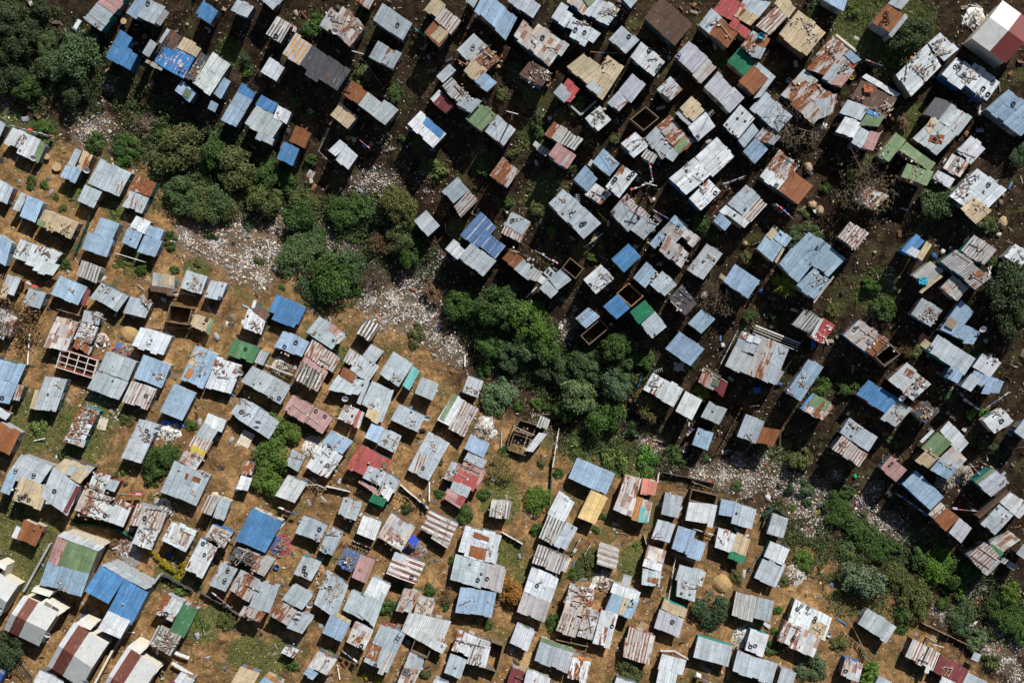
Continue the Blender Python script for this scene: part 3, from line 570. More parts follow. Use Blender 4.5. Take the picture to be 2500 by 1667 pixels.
orange-edged timber frame without a roof, uphill end of the vivid blue shack|1090,1005 1175,930 1280,1025 X
emerald green corrugated shack with a pale grey lower half|1180,1140 1295,1050 1365,1140 e0|1260,1230 1365,1140 1448,1250 g1|s 1365,1305
small blue shack with rusty seams above a pen of yellow timber|775,1190 880,1105 965,1175 l3|k 800,1200 870,1140
open pen full of yellow timber offcuts, downhill of the small rusty-seamed blue roof|825,1315 965,1195 1025,1260 X
white corrugated shack dotted with bark and two stones, on the dark slope|1600,830 1745,640 1862,715 s1|s 1720,770 1755,740 1800,760|k 1750,720 1775,745 1640,800 1655,790
pale blue-white shack with branch shadows and a tan side porch, beside the bare bush|1865,920 1950,790 2135,910 l3|1830,890 1850,850 1890,880 t1
blue shack striped by bare tree shadow, the smaller of the shadow-striped pair|1605,1225 1705,1120 1805,1195 l0
dark blue shack covered by a fan of branch shadow, the bigger of the shadow-striped pair|1440,1410 1545,1282 1730,1410 l0
big white shack with vertical rust streaks down its middle and side|1945,1400 2005,1275 2345,1410 g2|1880,1530 1945,1395 2100,1470 s1|2040,1590 2145,1310 2255,1365 r4|2150,1635 2255,1365 2345,1413 g1|1985,1330 2010,1285 2150,1340 w5|k 2240,1480 2310,1410|G 2300,1415 2275,1420
T 1716 381
blue and tan patched shack under branch shadow, beside the huge blue-white one|395,675 470,565 585,665 l3|470,570 525,500 655,600 l4|455,590 525,500 565,530 t2|525,770 585,665 600,680 t3
huge blue-white ribbed shack streaked with tree shadow and soot|640,690 770,560 1050,750 l1|730,560 860,600 1050,755 l1|555,790 650,670 790,810 l3|680,950 810,820 940,920 l3|810,1062 950,880 960,890 z4|s 790,785 890,845 840,665|k 780,930 900,880 830,950 930,900
shed of tan and rust strips beside the trunk of the bare thicket tree|990,590 1080,475 1212,570 z5|k 1010,590 1090,500 1060,640 1140,540 1110,680 1200,575
small shed half blue and half speckled white, on open ground below the bushy tree|1450,690 1555,575 1625,620 b2|1485,700 1530,660 1610,705 w1|1560,740 1640,620 1680,650 t2|w b
wide zebra ribbed shack with red stripes and boards between its two roofs|1890,690 1985,580 2150,690 z3|1745,765 1860,680 2110,890 S5|w t|k 1840,700 1960,780 1950,640 2060,690 1960,860 2060,930 2090,820 2110,860|s 2040,770 1960,890
weathered grey thatchlike roof with a turquoise scrap and a plank edge|1540,870 1665,765 1765,840 c3|1585,990 1740,865 1760,880 t1|O 1610,915 b|w g
small shed of white planks with a rust-brown stripe, below the zebra ribbed shack|1745,955 1830,870 1940,975 q3|1785,920 1825,870 1910,1005 r6
grey shed covered in a nest of tangled scrap on its lower half|1525,1155 1605,1035 1755,1125 g3|k 1590,1180 1700,1120 1620,1200 1720,1150 1600,1150 1690,1190 1650,1110 1720,1170 1580,1200 1640,1140 1680,1200 1730,1140|w g
L-shaped pale shack with a square brown mat on its roof|1785,1195 1885,1060 1985,1140 l1|1735,1270 1800,1180 2030,1285 l0|1900,1370 1950,1280 2030,1290 l0|N 1820,1225|d 2040,1265|w g
pale shack at the picture edge beside the sandy hollow|2200,735 2290,640 2410,720 w2|w g|k 2310,680 2330,740
half grey striped and half bright red shack with white painted marks|655,1230 745,1120 870,1190 z1|780,1320 880,1180 970,1240 R0|720,1110 750,1120 860,1180 o2|790,1310 860,1190 885,1195 w1|y 770,1290|Y 0,0
rust-streaked shack with dark beams, a white corner tyre and a bare frame extension|1030,1305 1155,1190 1360,1350 r4|1030,1305 1155,1190 1200,1225 q2|1190,1420 1300,1305 1360,1350 r8|y 1118,1262|k 1150,1260 1340,1380 1200,1350 1290,1450 1310,1330 1400,1400|w b
frame of bare poles attached to the rust-streaked beam shack|1270,1470 1380,1380 1450,1450 X
T 0 762
large plain grey two-step shack beside the white rafter shell|720,425 780,285 1000,365 g0|640,555 710,425 940,515 g0|s 825,500|w g
pale blue shack with a small wooden pallet near its corner, touching the grey two-step shack|980,480 1050,310 1255,385 l0|k 1145,470 1200,475 1150,450 1200,455 1150,480 1190,485 1155,440 1150,485 1195,450 1190,490|w c
white shack with two broken rust columns, below the pallet-corner roof|895,650 965,498 1150,560 z4|y 1068,610|s 1090,660|w g
plain blue-grey shack with a blue tarpaulin at its foot|1170,725 1275,520 1440,590 l0|w n
pale grey shack partly behind a small dark bush on the sandy lane|245,710 330,470 495,490 g0|215,710 255,565 290,570 t1|s 350,600 375,718|k 395,515 450,560
blue tree-shadowed shack with one tyre, cut by the picture edge|-80,480 -20,340 190,385 l2|-100,640 -40,490 130,520 l0|90,640 130,530 180,540 S1|y 15,625|w o
rust-brown striped roof cut by the picture edge above the grassy slope|-80,960 0,795 150,880 r7|w g
white corner of a roof at the picture edge over the rust-brown striped roof|-60,740 -20,690 80,745 w1|h 1.9
narrow shack heaped with rusty sheets, boards and broken timber, on the grassy slope|545,780 595,680 730,725 r5|475,920 545,780 680,820 w5|460,950 480,900 630,945 q5|k 520,860 660,900 560,790 680,780 490,910 600,930 540,820 660,850 600,690 720,740 510,880 610,880 580,760 670,740 540,850 590,800|y 485,945|w t
grey shack with two tyres side by side and long poles laid on its roof|955,925 1020,785 1165,830 g1|885,1065 950,925 1100,965 s0|y 1075,865 1090,902|k 1015,820 1100,950 1040,880 1090,950|d 1162,852
long multi-section shack with a white end, a yellow ribbed patch and rusty sheets|1490,820 1525,735 1660,795 w0|1425,910 1490,810 1600,865 g0|1380,980 1425,900 1560,950 z6|1390,1020 1405,970 1510,1010 Y1|1300,1090 1360,1000 1490,1070 q4|k 1350,1060 1440,1130 1400,1040 1480,1070
grey shack with a rust rectangle and rippled sheen beside the bare sandy yard|1175,1310 1280,1085 1540,1200 g1|1350,1215 1365,1170 1475,1215 r7|1395,1320 1405,1290 1455,1315 r5|s 1310,1155|k 1480,1170 1530,1200
small shack of rust-striped and grey sheets at the foot of the bare sandy yard|1470,1460 1530,1330 1610,1355 z4|1560,1495 1610,1350 1690,1385 g1|w c
large grey house with rings of tyres and a maroon edge, at the grassy slope's foot|40,1200 155,1040 385,1130 g0|0,1310 60,1170 130,1195 l1|90,1370 150,1200 360,1280 t2|330,1400 385,1250 585,1270 g0|300,1350 390,1130 585,1270 g0|460,1465 560,1270 590,1280 m0|y 115,1153 248,1190 398,1307 190,1335 175,1350 147,1355 212,1368|k 110,1290 125,1310|h 2.8
brown-grey ribbed gable roof joined to the tyre-ringed grey house|380,1150 480,1065 690,1140 t1|460,1190 520,1120 690,1140 s0|510,1210 580,1130 660,1170 t1
scrap-crammed white and rust shack with boards, crates and a green strip|590,1400 690,1170 815,1200 w5|760,1290 800,1215 880,1240 g0|540,1450 620,1290 820,1360 q5|790,1530 850,1390 965,1430 w0|640,1480 700,1380 850,1430 w3|850,1400 870,1360 960,1400 r5|k 600,1420 700,1480 620,1330 760,1370 700,1200 780,1240 640,1260 740,1300 680,1330 820,1380 720,1430 800,1490 560,1480 660,1500 740,1360 830,1370 650,1390 720,1450 700,1290 800,1330|y 770,1485|w m
shack with tan boards, orange panel and white lath scattered over blue-white sheets|1320,495 1430,240 1600,305 l2|1375,370 1420,265 1490,290 t3|1345,470 1390,400 1430,420 y2|k 1480,310 1470,460 1450,300 1520,300 1500,380 1440,460 1390,330 1450,300|w c
white shack with a rust grid panel and loose rods, beside the tan-boarded one|1505,545 1590,325 1775,385 w2|1680,435 1700,370 1775,390 r6|1560,395 1580,335 1610,345 r5|d 1765,440|k 1565,440 1645,395 1600,380 1640,400 1590,470 1680,480 1625,430 1660,350|w o
pale grey shack with two tyres at its corner and a dark ridge gap|1765,505 1850,390 2125,545 g0|1960,620 2030,500 2125,555 g0|y 1988,627 2045,627|s 1860,520 1910,515|k 1975,610 2060,500
grey bent shack with a tyre among splashes and an open rafter edge|1685,740 1765,625 1850,670 g2|1740,780 1820,650 2050,800 g0|y 1768,727|d 1895,805|k 1765,630 1840,690 1780,760 1830,740
little half-rusted shed under the feathery green tree by the bare sandy yard|1770,1180 1795,1080 1870,1095 r5|1730,1290 1765,1190 1850,1210 w1
scrap-cornered small pale shack behind the feathery green tree|2090,1110 2140,1005 2235,1060 g2|k 2150,1060 2220,1080
pale shack with fine brown litter, downhill of the feathery green tree|2010,1345 2110,1190 2255,1245 w4
T 572 762
shack with one pinkish end and a long white beam, in the dense sandy rows|360,712 430,602 495,645 p2|420,755 495,640 725,770 p1|k 425,675 620,820 520,800 590,690|y 598,722 665,762|w n
ribbed rust-lined shack with loose poles, touching the pinkish slatted one|515,305 575,195 780,340 z4|725,400 745,355 780,340 r4|k 640,440 680,360 620,340 700,390
shack with pink edge sheets and rows of pale battens in the dense sandy rows|435,480 515,325 690,430 p3|445,490 500,365 660,450 K3|k 600,580 670,390 450,490 520,370 500,530 560,400 550,560 610,430|w n
two-part shack, pink-streaked front beside a clean grey rear, below the blotched small shed|800,350 850,262 945,330 z3|845,420 920,310 1060,400 g3|930,325 1000,235 1095,288 g0|s 930,400 1000,360 1020,380|k 900,380 940,410
pale shack with a deep rust band uphill and a dish at its foot|680,570 760,460 985,500 g1|770,465 800,395 900,450 r7|895,665 960,500 990,515 g0|d 815,630|s 940,530|k 860,510 890,480
pale shack with a scorched brown spot and cream lower corner, beside the rust band roof|930,675 1010,500 1170,575 g2|955,765 985,690 1080,745 t1|1040,805 1120,580 1170,575 g1|k 1000,670 1030,690
large pale shack with a turquoise tarpaulin over its end|1060,450 1165,285 1310,380 g0|1230,535 1310,390 1360,430 a0|k 1150,500 1175,470 1175,470 1205,475|s 1205,495
small plain pale shack beside the turquoise tarpaulin shack, with a deep shadow|1320,595 1370,472 1500,525 g0
shack with pink flat panel, red strip and a white side, in the dense sandy rows|755,780 805,680 915,715 q2|870,835 915,710 935,720 R1|890,840 935,720 955,735 w0|s 865,755|k 820,690 840,720
plain pale shack with three red nicks, on the path below the cream-cornered roof|1145,785 1205,672 1400,765 g0|k 1280,810 1300,770 1300,800 1320,800|d 1415,770
green-edged shack with long rust and olive stripes, above the smashed pallet heap|1480,790 1610,597 1700,645 w2|1570,850 1680,640 1795,705 z6|1500,780 1610,597 1640,615 o1|k 1620,870 1740,700 1680,890 1760,760
steel-grey ribbed shack with orange planks, beside the domed bush|1665,590 1715,460 1830,500 s2|k 1690,575 1800,570 1700,540 1760,570 1740,550 1790,580
half blue shack with a white and dark junk corner, above the red-roofed shack|955,915 1005,808 1100,850 l1|1050,965 1100,850 1225,910 g3|k 1120,910 1190,950 1180,920 1140,990 1090,930 1110,970|s 1170,970 1160,990
red-roofed shack with an added grey speckled front and a green cloth awning|820,1135 920,965 1155,1085 R4|940,1210 985,1115 1220,1225 g3|1060,1320 1100,1240 1170,1300 w3|900,1250 920,1225 1080,1320 p4|985,1380 1015,1325 1120,1370 e0|k 1000,1210 1040,1240 1060,1330 1110,1260 1050,1310 1090,1250|s 1050,1190 1080,1150 1150,1240 985,1105|G 1085,1120 1110,1120
cream-white shack with cables, an aerial wire and wooden rods, two steps from the feathery tree|520,1130 640,960 800,1050 w3|640,955 710,868 865,950 l2|k 690,1010 780,930 730,1080 690,1160 760,1100 690,1130 640,1010 700,1060|y 685,1117|s 690,960 580,1060 640,1090 745,1165|w c
long pale shack with a rust-striped patch and one small tyre|1270,1150 1420,875 1575,960 g1|1300,1170 1345,1035 1410,1045 z7|y 1383,1138|k 1440,960 1455,990 1465,960 1470,1000|w n
square shed of clear pale panels, uphill of the red and white striped row|1685,995 1730,895 1870,965 l1
row shack of red rusted sheets and broken white boards|1535,1210 1590,1090 1680,1130 q4|1680,1080 1710,1025 1850,1090 g3|1610,1230 1680,1090 1850,1160 p5|1600,1250 1640,1140 1790,1210 R4|k 1600,1160 1720,1220 1650,1110 1800,1180 1690,1080 1840,1150 1560,1190 1590,1160
shack with red and white striped lower roof, at the foot of the red rusted row|1575,1300 1605,1230 1735,1290 s1|1530,1360 1570,1290 1690,1365 p2x|1620,1390 1650,1330 1700,1360 R2|w n
small pale shed with rust bands and a cable loop, alone beside the green vegetable plot|1865,1500 1885,1370 2030,1385 z3|k 1890,1440 1990,1480|s 1910,1500 1970,1495
small grey-blue shed with rusty flecks and stones, among winding stick fences|755,1480 800,1355 935,1405 g4|k 830,1480 890,1420|s 780,1480 810,1510 850,1530 820,1380
broken walls of a shack with a white sheet corner and dark open pits|2050,870 2090,790 2220,830 X|2010,1010 2050,890 2170,930 X|2215,830 2245,750 2315,785 z3|2130,1010 2230,880 2290,890 w3|k 2060,840 2200,900 2040,960 2150,980 2150,900 2110,1010|h 1.7
T 1144 762
slatted pale bench roof at the corner of the big rust-streaked white shack|2200,510 2255,415 2310,440 z1|h 1.6
pale bulging shack with a pallet on its roof and a rusty bush at its foot|1280,560 1350,435 1440,485 w3|1365,620 1440,485 1575,560 w3|k 1330,510 1400,480 1320,530 1390,545|a 1380,425
low shack of rust, green and deep maroon strips with a bright white plank|1680,510 1725,405 1810,450 p4|1740,540 1800,450 1850,480 z4|1795,570 1830,475 1900,520 m1|k 1720,405 1890,510 1740,400 1850,470|G 1800,540 1820,490
small white shed darkened by the spiky bush's shadow|1515,720 1590,575 1710,645 w0
small grey shed with a rusty dot, first below the spiky bush|1700,765 1760,652 1895,710 g0|s 1790,720
small pale shed above the littered gully with pink rags at its side|1635,970 1680,843 1795,885 l0|s 1690,880
grey shack with a leaning plank and a rust-red half, beside the gully edge|1965,905 2030,745 2170,800 g0|2105,955 2155,840 2285,865 r7|k 2040,890 2080,945
smooth steel-blue shack alone at the green gully edge|728,1215 795,1062 1075,1180 l0|w n
plain sand-yellow shack just below the smooth steel-blue one|798,1500 895,1300 1020,1355 T0
multicoloured shack of white, pink, orange and turquoise squares|1100,1340 1145,1190 1270,1220 z4|1255,1330 1275,1220 1385,1235 j3|1055,1450 1110,1310 1260,1370 q3|1190,1515 1235,1350 1285,1365 y5|1240,1530 1275,1375 1350,1385 q3|1240,1530 1255,1420 1325,1430 a0|w c
small plain grey shed beside the multicoloured shack's lower side|1410,1475 1440,1318 1568,1350 g0|k 1510,1345 1535,1370
white shack with an open timber porch frame on its uphill side|1585,1525 1615,1385 1820,1410 w0|1745,1568 1780,1400 1822,1412 w0
frame porch of rails with no cover, uphill of the white shack|1620,1380 1640,1300 1825,1345 X
pale grey two-piece shack in the yard's corner near the gully boulder|1830,1480 1850,1370 1985,1395 l0|1920,1545 1955,1395 2110,1440 g0|s 1965,1470
white corrugated sheet shack with small dark figures on it, beside the sand-yellow one|578,1470 660,1310 780,1385 w1|k 700,1370 730,1380
T 1716 762
long silvery shack with a tan box corner and a single tyre|1640,280 1720,160 1995,340 g0|1585,240 1625,195 1675,230 t0|1770,470 1815,395 1910,445 l0|y 1672,257 1820,430 1800,450|w t|h 2.6
pale shack with dark-notched ribs and a minty white panel, washing hung all round its foot|1975,400 2050,295 2185,370 w2|1940,500 1985,425 2205,510 l0|1890,540 1960,450 2035,490 g0|2040,590 2080,500 2205,510 l1|k 2090,330 2110,320 2130,350 2150,340|s 2060,535 2035,545
blue-grey shack with a white square and an X of timbers on its roof|610,585 775,340 885,400 l1|k 710,515 740,550 740,510 715,545 615,570 670,605 740,500 750,460|G 725,452 755,448|w g
shack with turquoise edge strip, mossy middle and a rust-brown patch|710,705 800,595 965,685 q4|770,670 820,600 940,665 o4|805,745 880,655 900,670 r6|712,700 795,597 815,605 b0|w e
long blue shack joined to a grey rusty-littered end, with a dish between|1120,605 1210,495 1430,635 b1|1300,775 1430,635 1540,700 g4|k 1400,690 1500,700 1420,760 1470,740|d 1450,625|s 1390,730 1430,750|w m
tilted white shack with rust square, twigs and brown planks, below the dry twiggy bush|1360,490 1490,368 1670,525 w5|1465,450 1500,400 1560,440 r6|k 1560,480 1620,540 1600,500 1560,560 1580,520 1650,540 1530,580 1590,610 1540,520 1610,500
dark sheet-covered hut piled with pale branches, next to the long blue shack|1540,735 1640,645 1730,730 k1|k 1600,720 1700,740 1640,760 1690,700 1620,700 1660,780 1650,700 1620,760 1690,730 1630,690
small pale hut with a tyre, wire coil and stones, alone near the picture edge|2045,790 2185,695 2275,795 w1|y 2190,795|k 2140,750 2200,740 2150,740 2190,760|s 2160,860 2130,760|w c
grey shack with two brown sticks over a rust-banded lower roof with window frames|1000,880 1070,772 1280,915 g0|950,995 1015,905 1210,1040 z4|k 1100,870 1130,820 1120,885 1150,835 1000,1000 1040,960 1020,1005 1050,965 1075,790 1090,825|w g
large patchwork shack of mossy dark tiles, white sheets and a steel-blue corner|1730,870 1800,795 1950,955 w1|1600,990 1720,870 1830,950 o5|1555,1085 1640,1000 1730,1060 t3|1720,1080 1830,975 1940,1075 q3|1590,940 1680,850 1700,865 w2|1660,1155 1730,1075 1870,1145 l0|k 1730,1090 1830,1150 1650,1010 1720,1060|w n
small pinkish-grey shed with a rust stripe, uphill of the long shaded slate-blue shack|1295,1140 1380,1050 1500,1150 p3|s 1390,1100 1370,1120
long slate-blue roof with a jagged shaded edge, beside the pinkish-grey shed|1460,1255 1560,1155 1765,1350 l0|w b
pale green and lilac striped shack on the dark slope near the picture's edge|1985,1240 2120,1135 2165,1165 o1|2010,1260 2150,1155 2250,1245 i1|k 2190,1260 2220,1220|w t
two-roofed pale shack in the corner slope, pink stain and a twisted pole on it|2165,1395 2245,1305 2400,1420 w2|2035,1545 2165,1405 2270,1490 g1|2005,1500 2230,1300 2250,1315 n1|s 2160,1430|k 2190,1530 2220,1480|w n
small red-brown shed sharing a wall with a lilac-blue one and a frame porch|1690,1525 1790,1420 1880,1500 r9|1800,1610 1880,1500 1970,1580 i0|1650,1480 1740,1390 1785,1425 q3|k 1690,1490 1770,1420|w n
blue-white ribbed roof corner at the picture edge near the wire-coil hut|2280,870 2351,780 2440,850 s0b|w b
T 0 1144
rusty brown shed with a white sheet propped at its side, alone on the green lawn|115,510 180,365 325,425 r7|85,495 120,415 155,432 w0|s 300,420 250,445|w c|h 2.0
shack of brown rusted sheet and white boards above a charred scrap-covered end|950,400 1005,252 1225,318 z4|965,545 1020,405 1165,455 w4|k 990,360 1040,280 1060,400 1120,320 1040,480 1130,500 1020,440 1110,540 1050,430 1150,440 1030,520 1110,470 1060,500 1120,450 1070,290 1220,310|y 1060,360
small white-rimmed shack with a broad brown stain and junk on its porch|1180,525 1255,390 1440,470 w4|1245,530 1285,420 1400,470 q4|1300,440 1320,395 1445,450 w1|k 1220,500 1250,430 1330,450 1400,480
white shack with two tyres and yellow mould, open scrap-filled frame on its uphill side|1352,735 1468,508 1600,572 w3|1500,500 1560,400 1705,475 q5|y 1487,545 1498,628|k 1520,500 1600,540 1560,440 1680,480 1600,470 1690,540 1540,470 1580,530 1590,580 1700,480|w b
blue corrugated shack with a diagonal row of bright rivets|1720,520 1850,285 2072,382 b0p|w c
big cluttered shack of grey, rust and pale sheets with charred black refuse on top|1530,850 1622,680 1742,735 g3|1670,655 1725,570 1905,635 k4|1830,745 1900,635 2005,680 r5|1675,890 1765,735 1915,815 r4|1822,1010 1895,820 2045,868 g0|1745,1070 1785,1005 1945,1060 r6|y 1670,738 1647,815|k 1800,850 1900,900 1760,790 1740,910 1820,770 1870,800 1690,690 1780,600 1720,640 1860,620 1740,700 1800,610 1780,660 1880,680 1700,610 1840,710 1760,650 1830,590 1790,1060 1840,1110|s 1720,690 1750,660 1800,640 1840,660
white and rust-flecked shack with a green end full of holes|1130,1050 1215,915 1350,980 w5|1240,1190 1340,985 1450,1030 e4|y 1215,1060|k 1180,1040 1250,1060
shed heaped with black and white wreckage, below the green-ended shack|1085,1285 1160,1150 1330,1230 z3|k 1120,1270 1240,1310 1150,1200 1280,1270 1180,1310 1300,1250 1110,1300 1290,1300 1200,1210 1250,1320 1160,1250 1310,1280 1130,1230 1180,1330 1210,1180 1240,1260
shack of rust-orange ribbed middle, pale top and grey foot, beside a dish|2065,950 2145,845 2290,930 g2|1970,1070 2052,955 2185,1040 r5z|2100,1160 2185,1040 2300,1085 g0|d 2190,1060|k 2120,1060 2180,1140
grey shack with a coil of black tubing, beside a junk-packed gap|2150,760 2222,630 2352,690 g1|y 2230,720 2225,745 2240,770|w t
tiny white hut with two brown panes, alone on the grass by the lower gully path|2050,1350 2095,1292 2190,1330 w3|k 2090,1310 2110,1330 2150,1330 2170,1350|h 1.7
pale tan sheeted roof cut by the bottom edge beside the bright lawn|1650,1640 1760,1445 1905,1495 t0
blue-grey roof with an orange rim cut by the bottom edge|1880,1590 1945,1500 2080,1570 l1|1940,1515 1955,1498 2085,1565 y1
white roof with maroon corner cut by the bottom edge, beside the plank bench|1240,1600 1320,1490 1430,1540 w1|1230,1580 1250,1540 1290,1560 m0
long white canopy at the bottom edge beside the iron gate|240,1560 290,1470 470,1560 w0
blue-roofed house with a silvery corrugated end, grey rear slope|620,892 740,705 915,800 b0|790,1040 915,800 1088,905 b0|715,1170 790,1038 955,1112 w0s|740,702 795,682 1118,862 g0|h 3.2|w g|s 900,990
green and pale blue roofed house with yellow seams and a white parapet|425,708 496,518 725,585 o2|348,685 420,495 496,518 p3|290,840 348,685 655,775 l4|418,490 470,455 770,568 w0|h 3.4|w c|k 430,890 470,830
T 572 1144
long pale shack littered with blue tubs, plates and planks at one end|445,465 510,338 690,410 g1|620,590 705,415 800,465 g3|640,610 710,560 740,575 l0|y 625,440|k 640,600 680,560 650,480 760,490 600,520 620,490|s 670,600 650,570 600,510|w n
bright white shack with wavy ribs, left of the weathered one with the blue awning|895,470 945,338 1080,390 w0w
weathered shack with white scrap on its roof and a royal blue side awning|1045,500 1150,318 1325,430 q3|1270,520 1310,480 1355,525 v0|k 1030,490 1220,600 1150,490 1230,540 1190,480 1250,540 1060,500 1190,590|s 1200,510 1220,530
shack of broad brown and white slats with a long rail across them|1365,445 1430,305 1645,405 Z6|1440,510 1465,465 1590,540 Z4|k 1520,550 1580,380
half dark-blue shack loaded with sacks and planks, pink streaks on its other half|745,700 810,575 925,630 D2|860,790 925,625 1030,675 p4|k 790,720 850,690 800,690 870,700 820,640 860,670 830,650 840,690 780,650 870,660 810,720 880,680|B 805,710
rust-brown slatted shack with a grey corner, below the royal blue awning|1110,765 1180,610 1395,690 Z8|1160,650 1185,605 1260,640 g0|w n|y 1300,790
white shack with two maroon-brown panels on its roof, beside the brown yard|1640,600 1690,415 1960,480 w1|1680,640 1700,560 1935,620 w2|1715,635 1730,560 1850,595 r8|1750,495 1757,463 1870,500 r7|k 1800,570 1890,600|y 1930,800
wide pale shack with one grey panel and two tyres, below the two maroon-brown panels|1580,810 1620,625 1845,690 g0|1810,860 1845,685 1990,735 c0|y 1852,803 1785,812|s 1725,700 1810,768
white-blue shack with a brown mud-like stain, beside an orange-leaved tree|1620,1045 1655,865 1920,905 l1|k 1650,1000 1740,960|s 1860,970
blue-white shack with a peeled corner and a tan ridge board|640,1205 705,1065 850,1130 l5|720,1070 740,1050 855,1115 t1|w c
white and pale-grey joined shack with a hooked white rear roof, in the dense lower rows|795,1030 860,885 1010,960 g0|945,920 1010,790 1150,850 w0|990,1130 1075,900 1110,925 g0|900,1060 970,905 1080,980 g0
shack strewn with bamboo-like poles and shelves, corner bucket beside it|580,990 680,740 840,850 g2|k 640,990 720,860 660,980 740,850 680,980 780,840 700,960 800,880 600,830 680,760 620,870 690,790 700,770 760,800 640,860 700,880|y 700,870|d 555,990
shack with brown decayed middle and pale rim, by the tiny white hut|540,1445 615,1325 755,1390 w5|500,1500 540,1450 620,1490 l1|k 620,1480 680,1400
white shack with a red-brown splash and one tyre, clothes strung below it|820,1270 885,1115 1020,1180 w4|y 930,1295|k 860,1270 920,1230|w c
long shack with a square rust panel, black tub and small black ladder on its roof|945,1410 1075,1130 1250,1215 g1|960,1380 1000,1265 1085,1295 r6|1050,1490 1130,1330 1170,1345 z5|y 1035,1433|L 1180,1265 1215,1210|w m
dull long brown hut roof full of rubbish, uphill of the gleaming white corrugated one|1185,1030 1240,875 1345,905 q5|1310,1070 1345,940 1470,970 q4|k 1220,1050 1290,960 1340,1050 1440,960 1320,950 1400,1040
gleaming white corrugated shack with a brown-scorched corner, brightest roof of the lower rows|1220,1190 1280,1050 1590,1115 w0s|1460,1280 1490,1225 1560,1250 z4|1240,1195 1275,1130 1560,1290 w0s|w n
narrow pale shack end with a black sheet and white stones, under the bare rafter frame|1245,1440 1280,1345 1395,1395 g3|1190,1568 1245,1440 1360,1480 q2|1220,1510 1240,1455 1300,1480 k2|s 1255,1480 1290,1500 1300,1550|k 1280,1500 1360,1400
bare frame of pale rafters below the gleaming white corrugated roof|1290,1340 1330,1240 1450,1290 X
white shack with brown rust fields and an open doorless porch pit|1590,1320 1645,1175 1875,1265 w4|1535,1490 1585,1345 1705,1395 g0|1700,1420 1765,1240 1880,1270 z3|1790,1450 1830,1290 1880,1300 w1|s 1620,1455|k 1600,1245 1840,1310 1770,1410 1820,1350|w n
low walled pit with a sandy floor beside the white rust-field shack|1830,1460 1880,1270 1970,1300 X
small white square shed on the path, beside the orange-leaved tree's foot|2015,1275 2070,1130 2205,1190 w0w
pale roof fragment cut by the bottom edge beside the brown path|1440,1600 1465,1530 1580,1570 w2
T 1144 1144
long pale two-tone shack with a tyre and soot mark, beside the orange-leaved tree|400,900 462,715 662,802 w1|352,1045 400,902 603,978 c0|y 502,853 445,1085|k 505,840 545,830
pale ribbed roof with a mint edge, downhill of the small white square shed|480,1405 530,1240 650,1285 g1|602,1445 650,1285 775,1330 s1|525,1255 535,1230 775,1320 o0|w c
grey shack with fine rust pinstripes and a brown hatch in the lane of clothes|512,505 585,330 715,390 z2|625,555 715,390 800,435 g1|k 585,510 600,520|s 760,430
white and black-barred shack with a ribbed roof beside the lane of clothes|462,690 510,555 715,630 z1|k 480,630 570,670 590,580 710,640|w n
tiny maroon lean-to attached to the white and black-barred shack|675,750 715,640 750,655 r5|h 1.7
maroon and white banded shack alone in the fenced weedy yard|938,695 965,545 1108,590 Z5x|w c
narrow long shack, rust-brown upper roof and white lower one with rust rectangle|1290,650 1315,555 1450,600 q4|1270,715 1290,650 1430,690 w2|1265,840 1275,725 1410,750 g2|1300,820 1310,790 1395,805 r5|s 1385,845 1275,735|w n
plain grey square shed above the red-seamed bluish shack|1340,505 1385,370 1515,405 g0|k 1350,495 1425,497
bluish shack with a red seam between its two roofs, beside the plain grey square shed|1485,580 1535,420 1665,460 l1|1595,640 1640,510 1740,545 l0|1580,620 1640,450 1668,460 l2|w n
red-flecked white shack with cream lower sheets and a green cloth below its edge|1800,575 1830,430 1965,475 w4|1925,605 1965,470 2065,510 t2|1895,655 1915,605 2030,640 e0|k 1830,490 1860,530
plain grey shed at the fenced corner, end of the row below the litter field|2185,470 2225,325 2345,360 g0|w c
long light-blue grey shack of two lengths, by the lane below the fenced corner|2160,640 2210,525 2351,590 w0|2090,795 2155,650 2290,710 g1|2225,860 2300,690 2325,700 g0|w t
white and grey stepped shack with black scribbles on its lower roof|1512,810 1545,705 1740,755 g0|1518,935 1530,820 1670,850 g2|k 1560,850 1650,870 1570,870 1660,880 1690,800 1695,830|s 1560,910 1620,920
dense scrap roof of splintered white and rusty boards, widest wreck of the lower rows|690,1050 740,850 930,900 q5|640,1185 690,1040 830,1090 z5|795,1220 850,1020 960,1050 q4|850,940 900,830 930,860 w3|k 720,860 880,960 780,850 900,880 820,840 860,1010 700,960 760,860 740,1180 800,1060 680,1150 720,1060 760,1000 820,1000 830,1060 940,1080 870,1030 900,1200 820,1180 920,1150 850,1160 830,1220 790,900 850,850 770,930 900,930 760,960 870,980
grey shack with one tan panel and a white ridge, beside the dense splintered wreck|995,1040 1060,890 1255,950 l0|1035,905 1060,835 1260,905 w0|1095,1060 1135,935 1175,945 t0|s 1200,960 1205,985|k 1160,1000 1190,1010|w g
long rust-speckled pale shack with a single tyre, below the tan-panel roof|908,1275 970,1030 1095,1065 w3|y 1052,1150|w m
corrugated pale shack blotched all over with brown rust spots|1130,1375 1175,1160 1370,1215 z5b|1130,1370 1145,1230 1165,1230 r6|w m
blue-grey felt-roofed shack with a tan ribbed upper strip and a small ring|1358,1160 1400,1025 1580,1100 i0|1410,1020 1430,950 1605,1025 t3|y 1495,1118|w t
dazzling white sheet over a roof beside a curving frame, brightest roof in the photo|1385,1465 1415,1355 1595,1400 w0|1365,1600 1395,1460 1530,1500 w0s
white shack with brown tar streaks joined to a plain grey shed|1925,1075 1960,895 2115,940 z3|2085,1090 2120,935 2240,970 g0|w n
plain grey two-panel shack beneath the dome-shaped dark tree|1645,1375 1680,1225 1935,1300 g0|w t
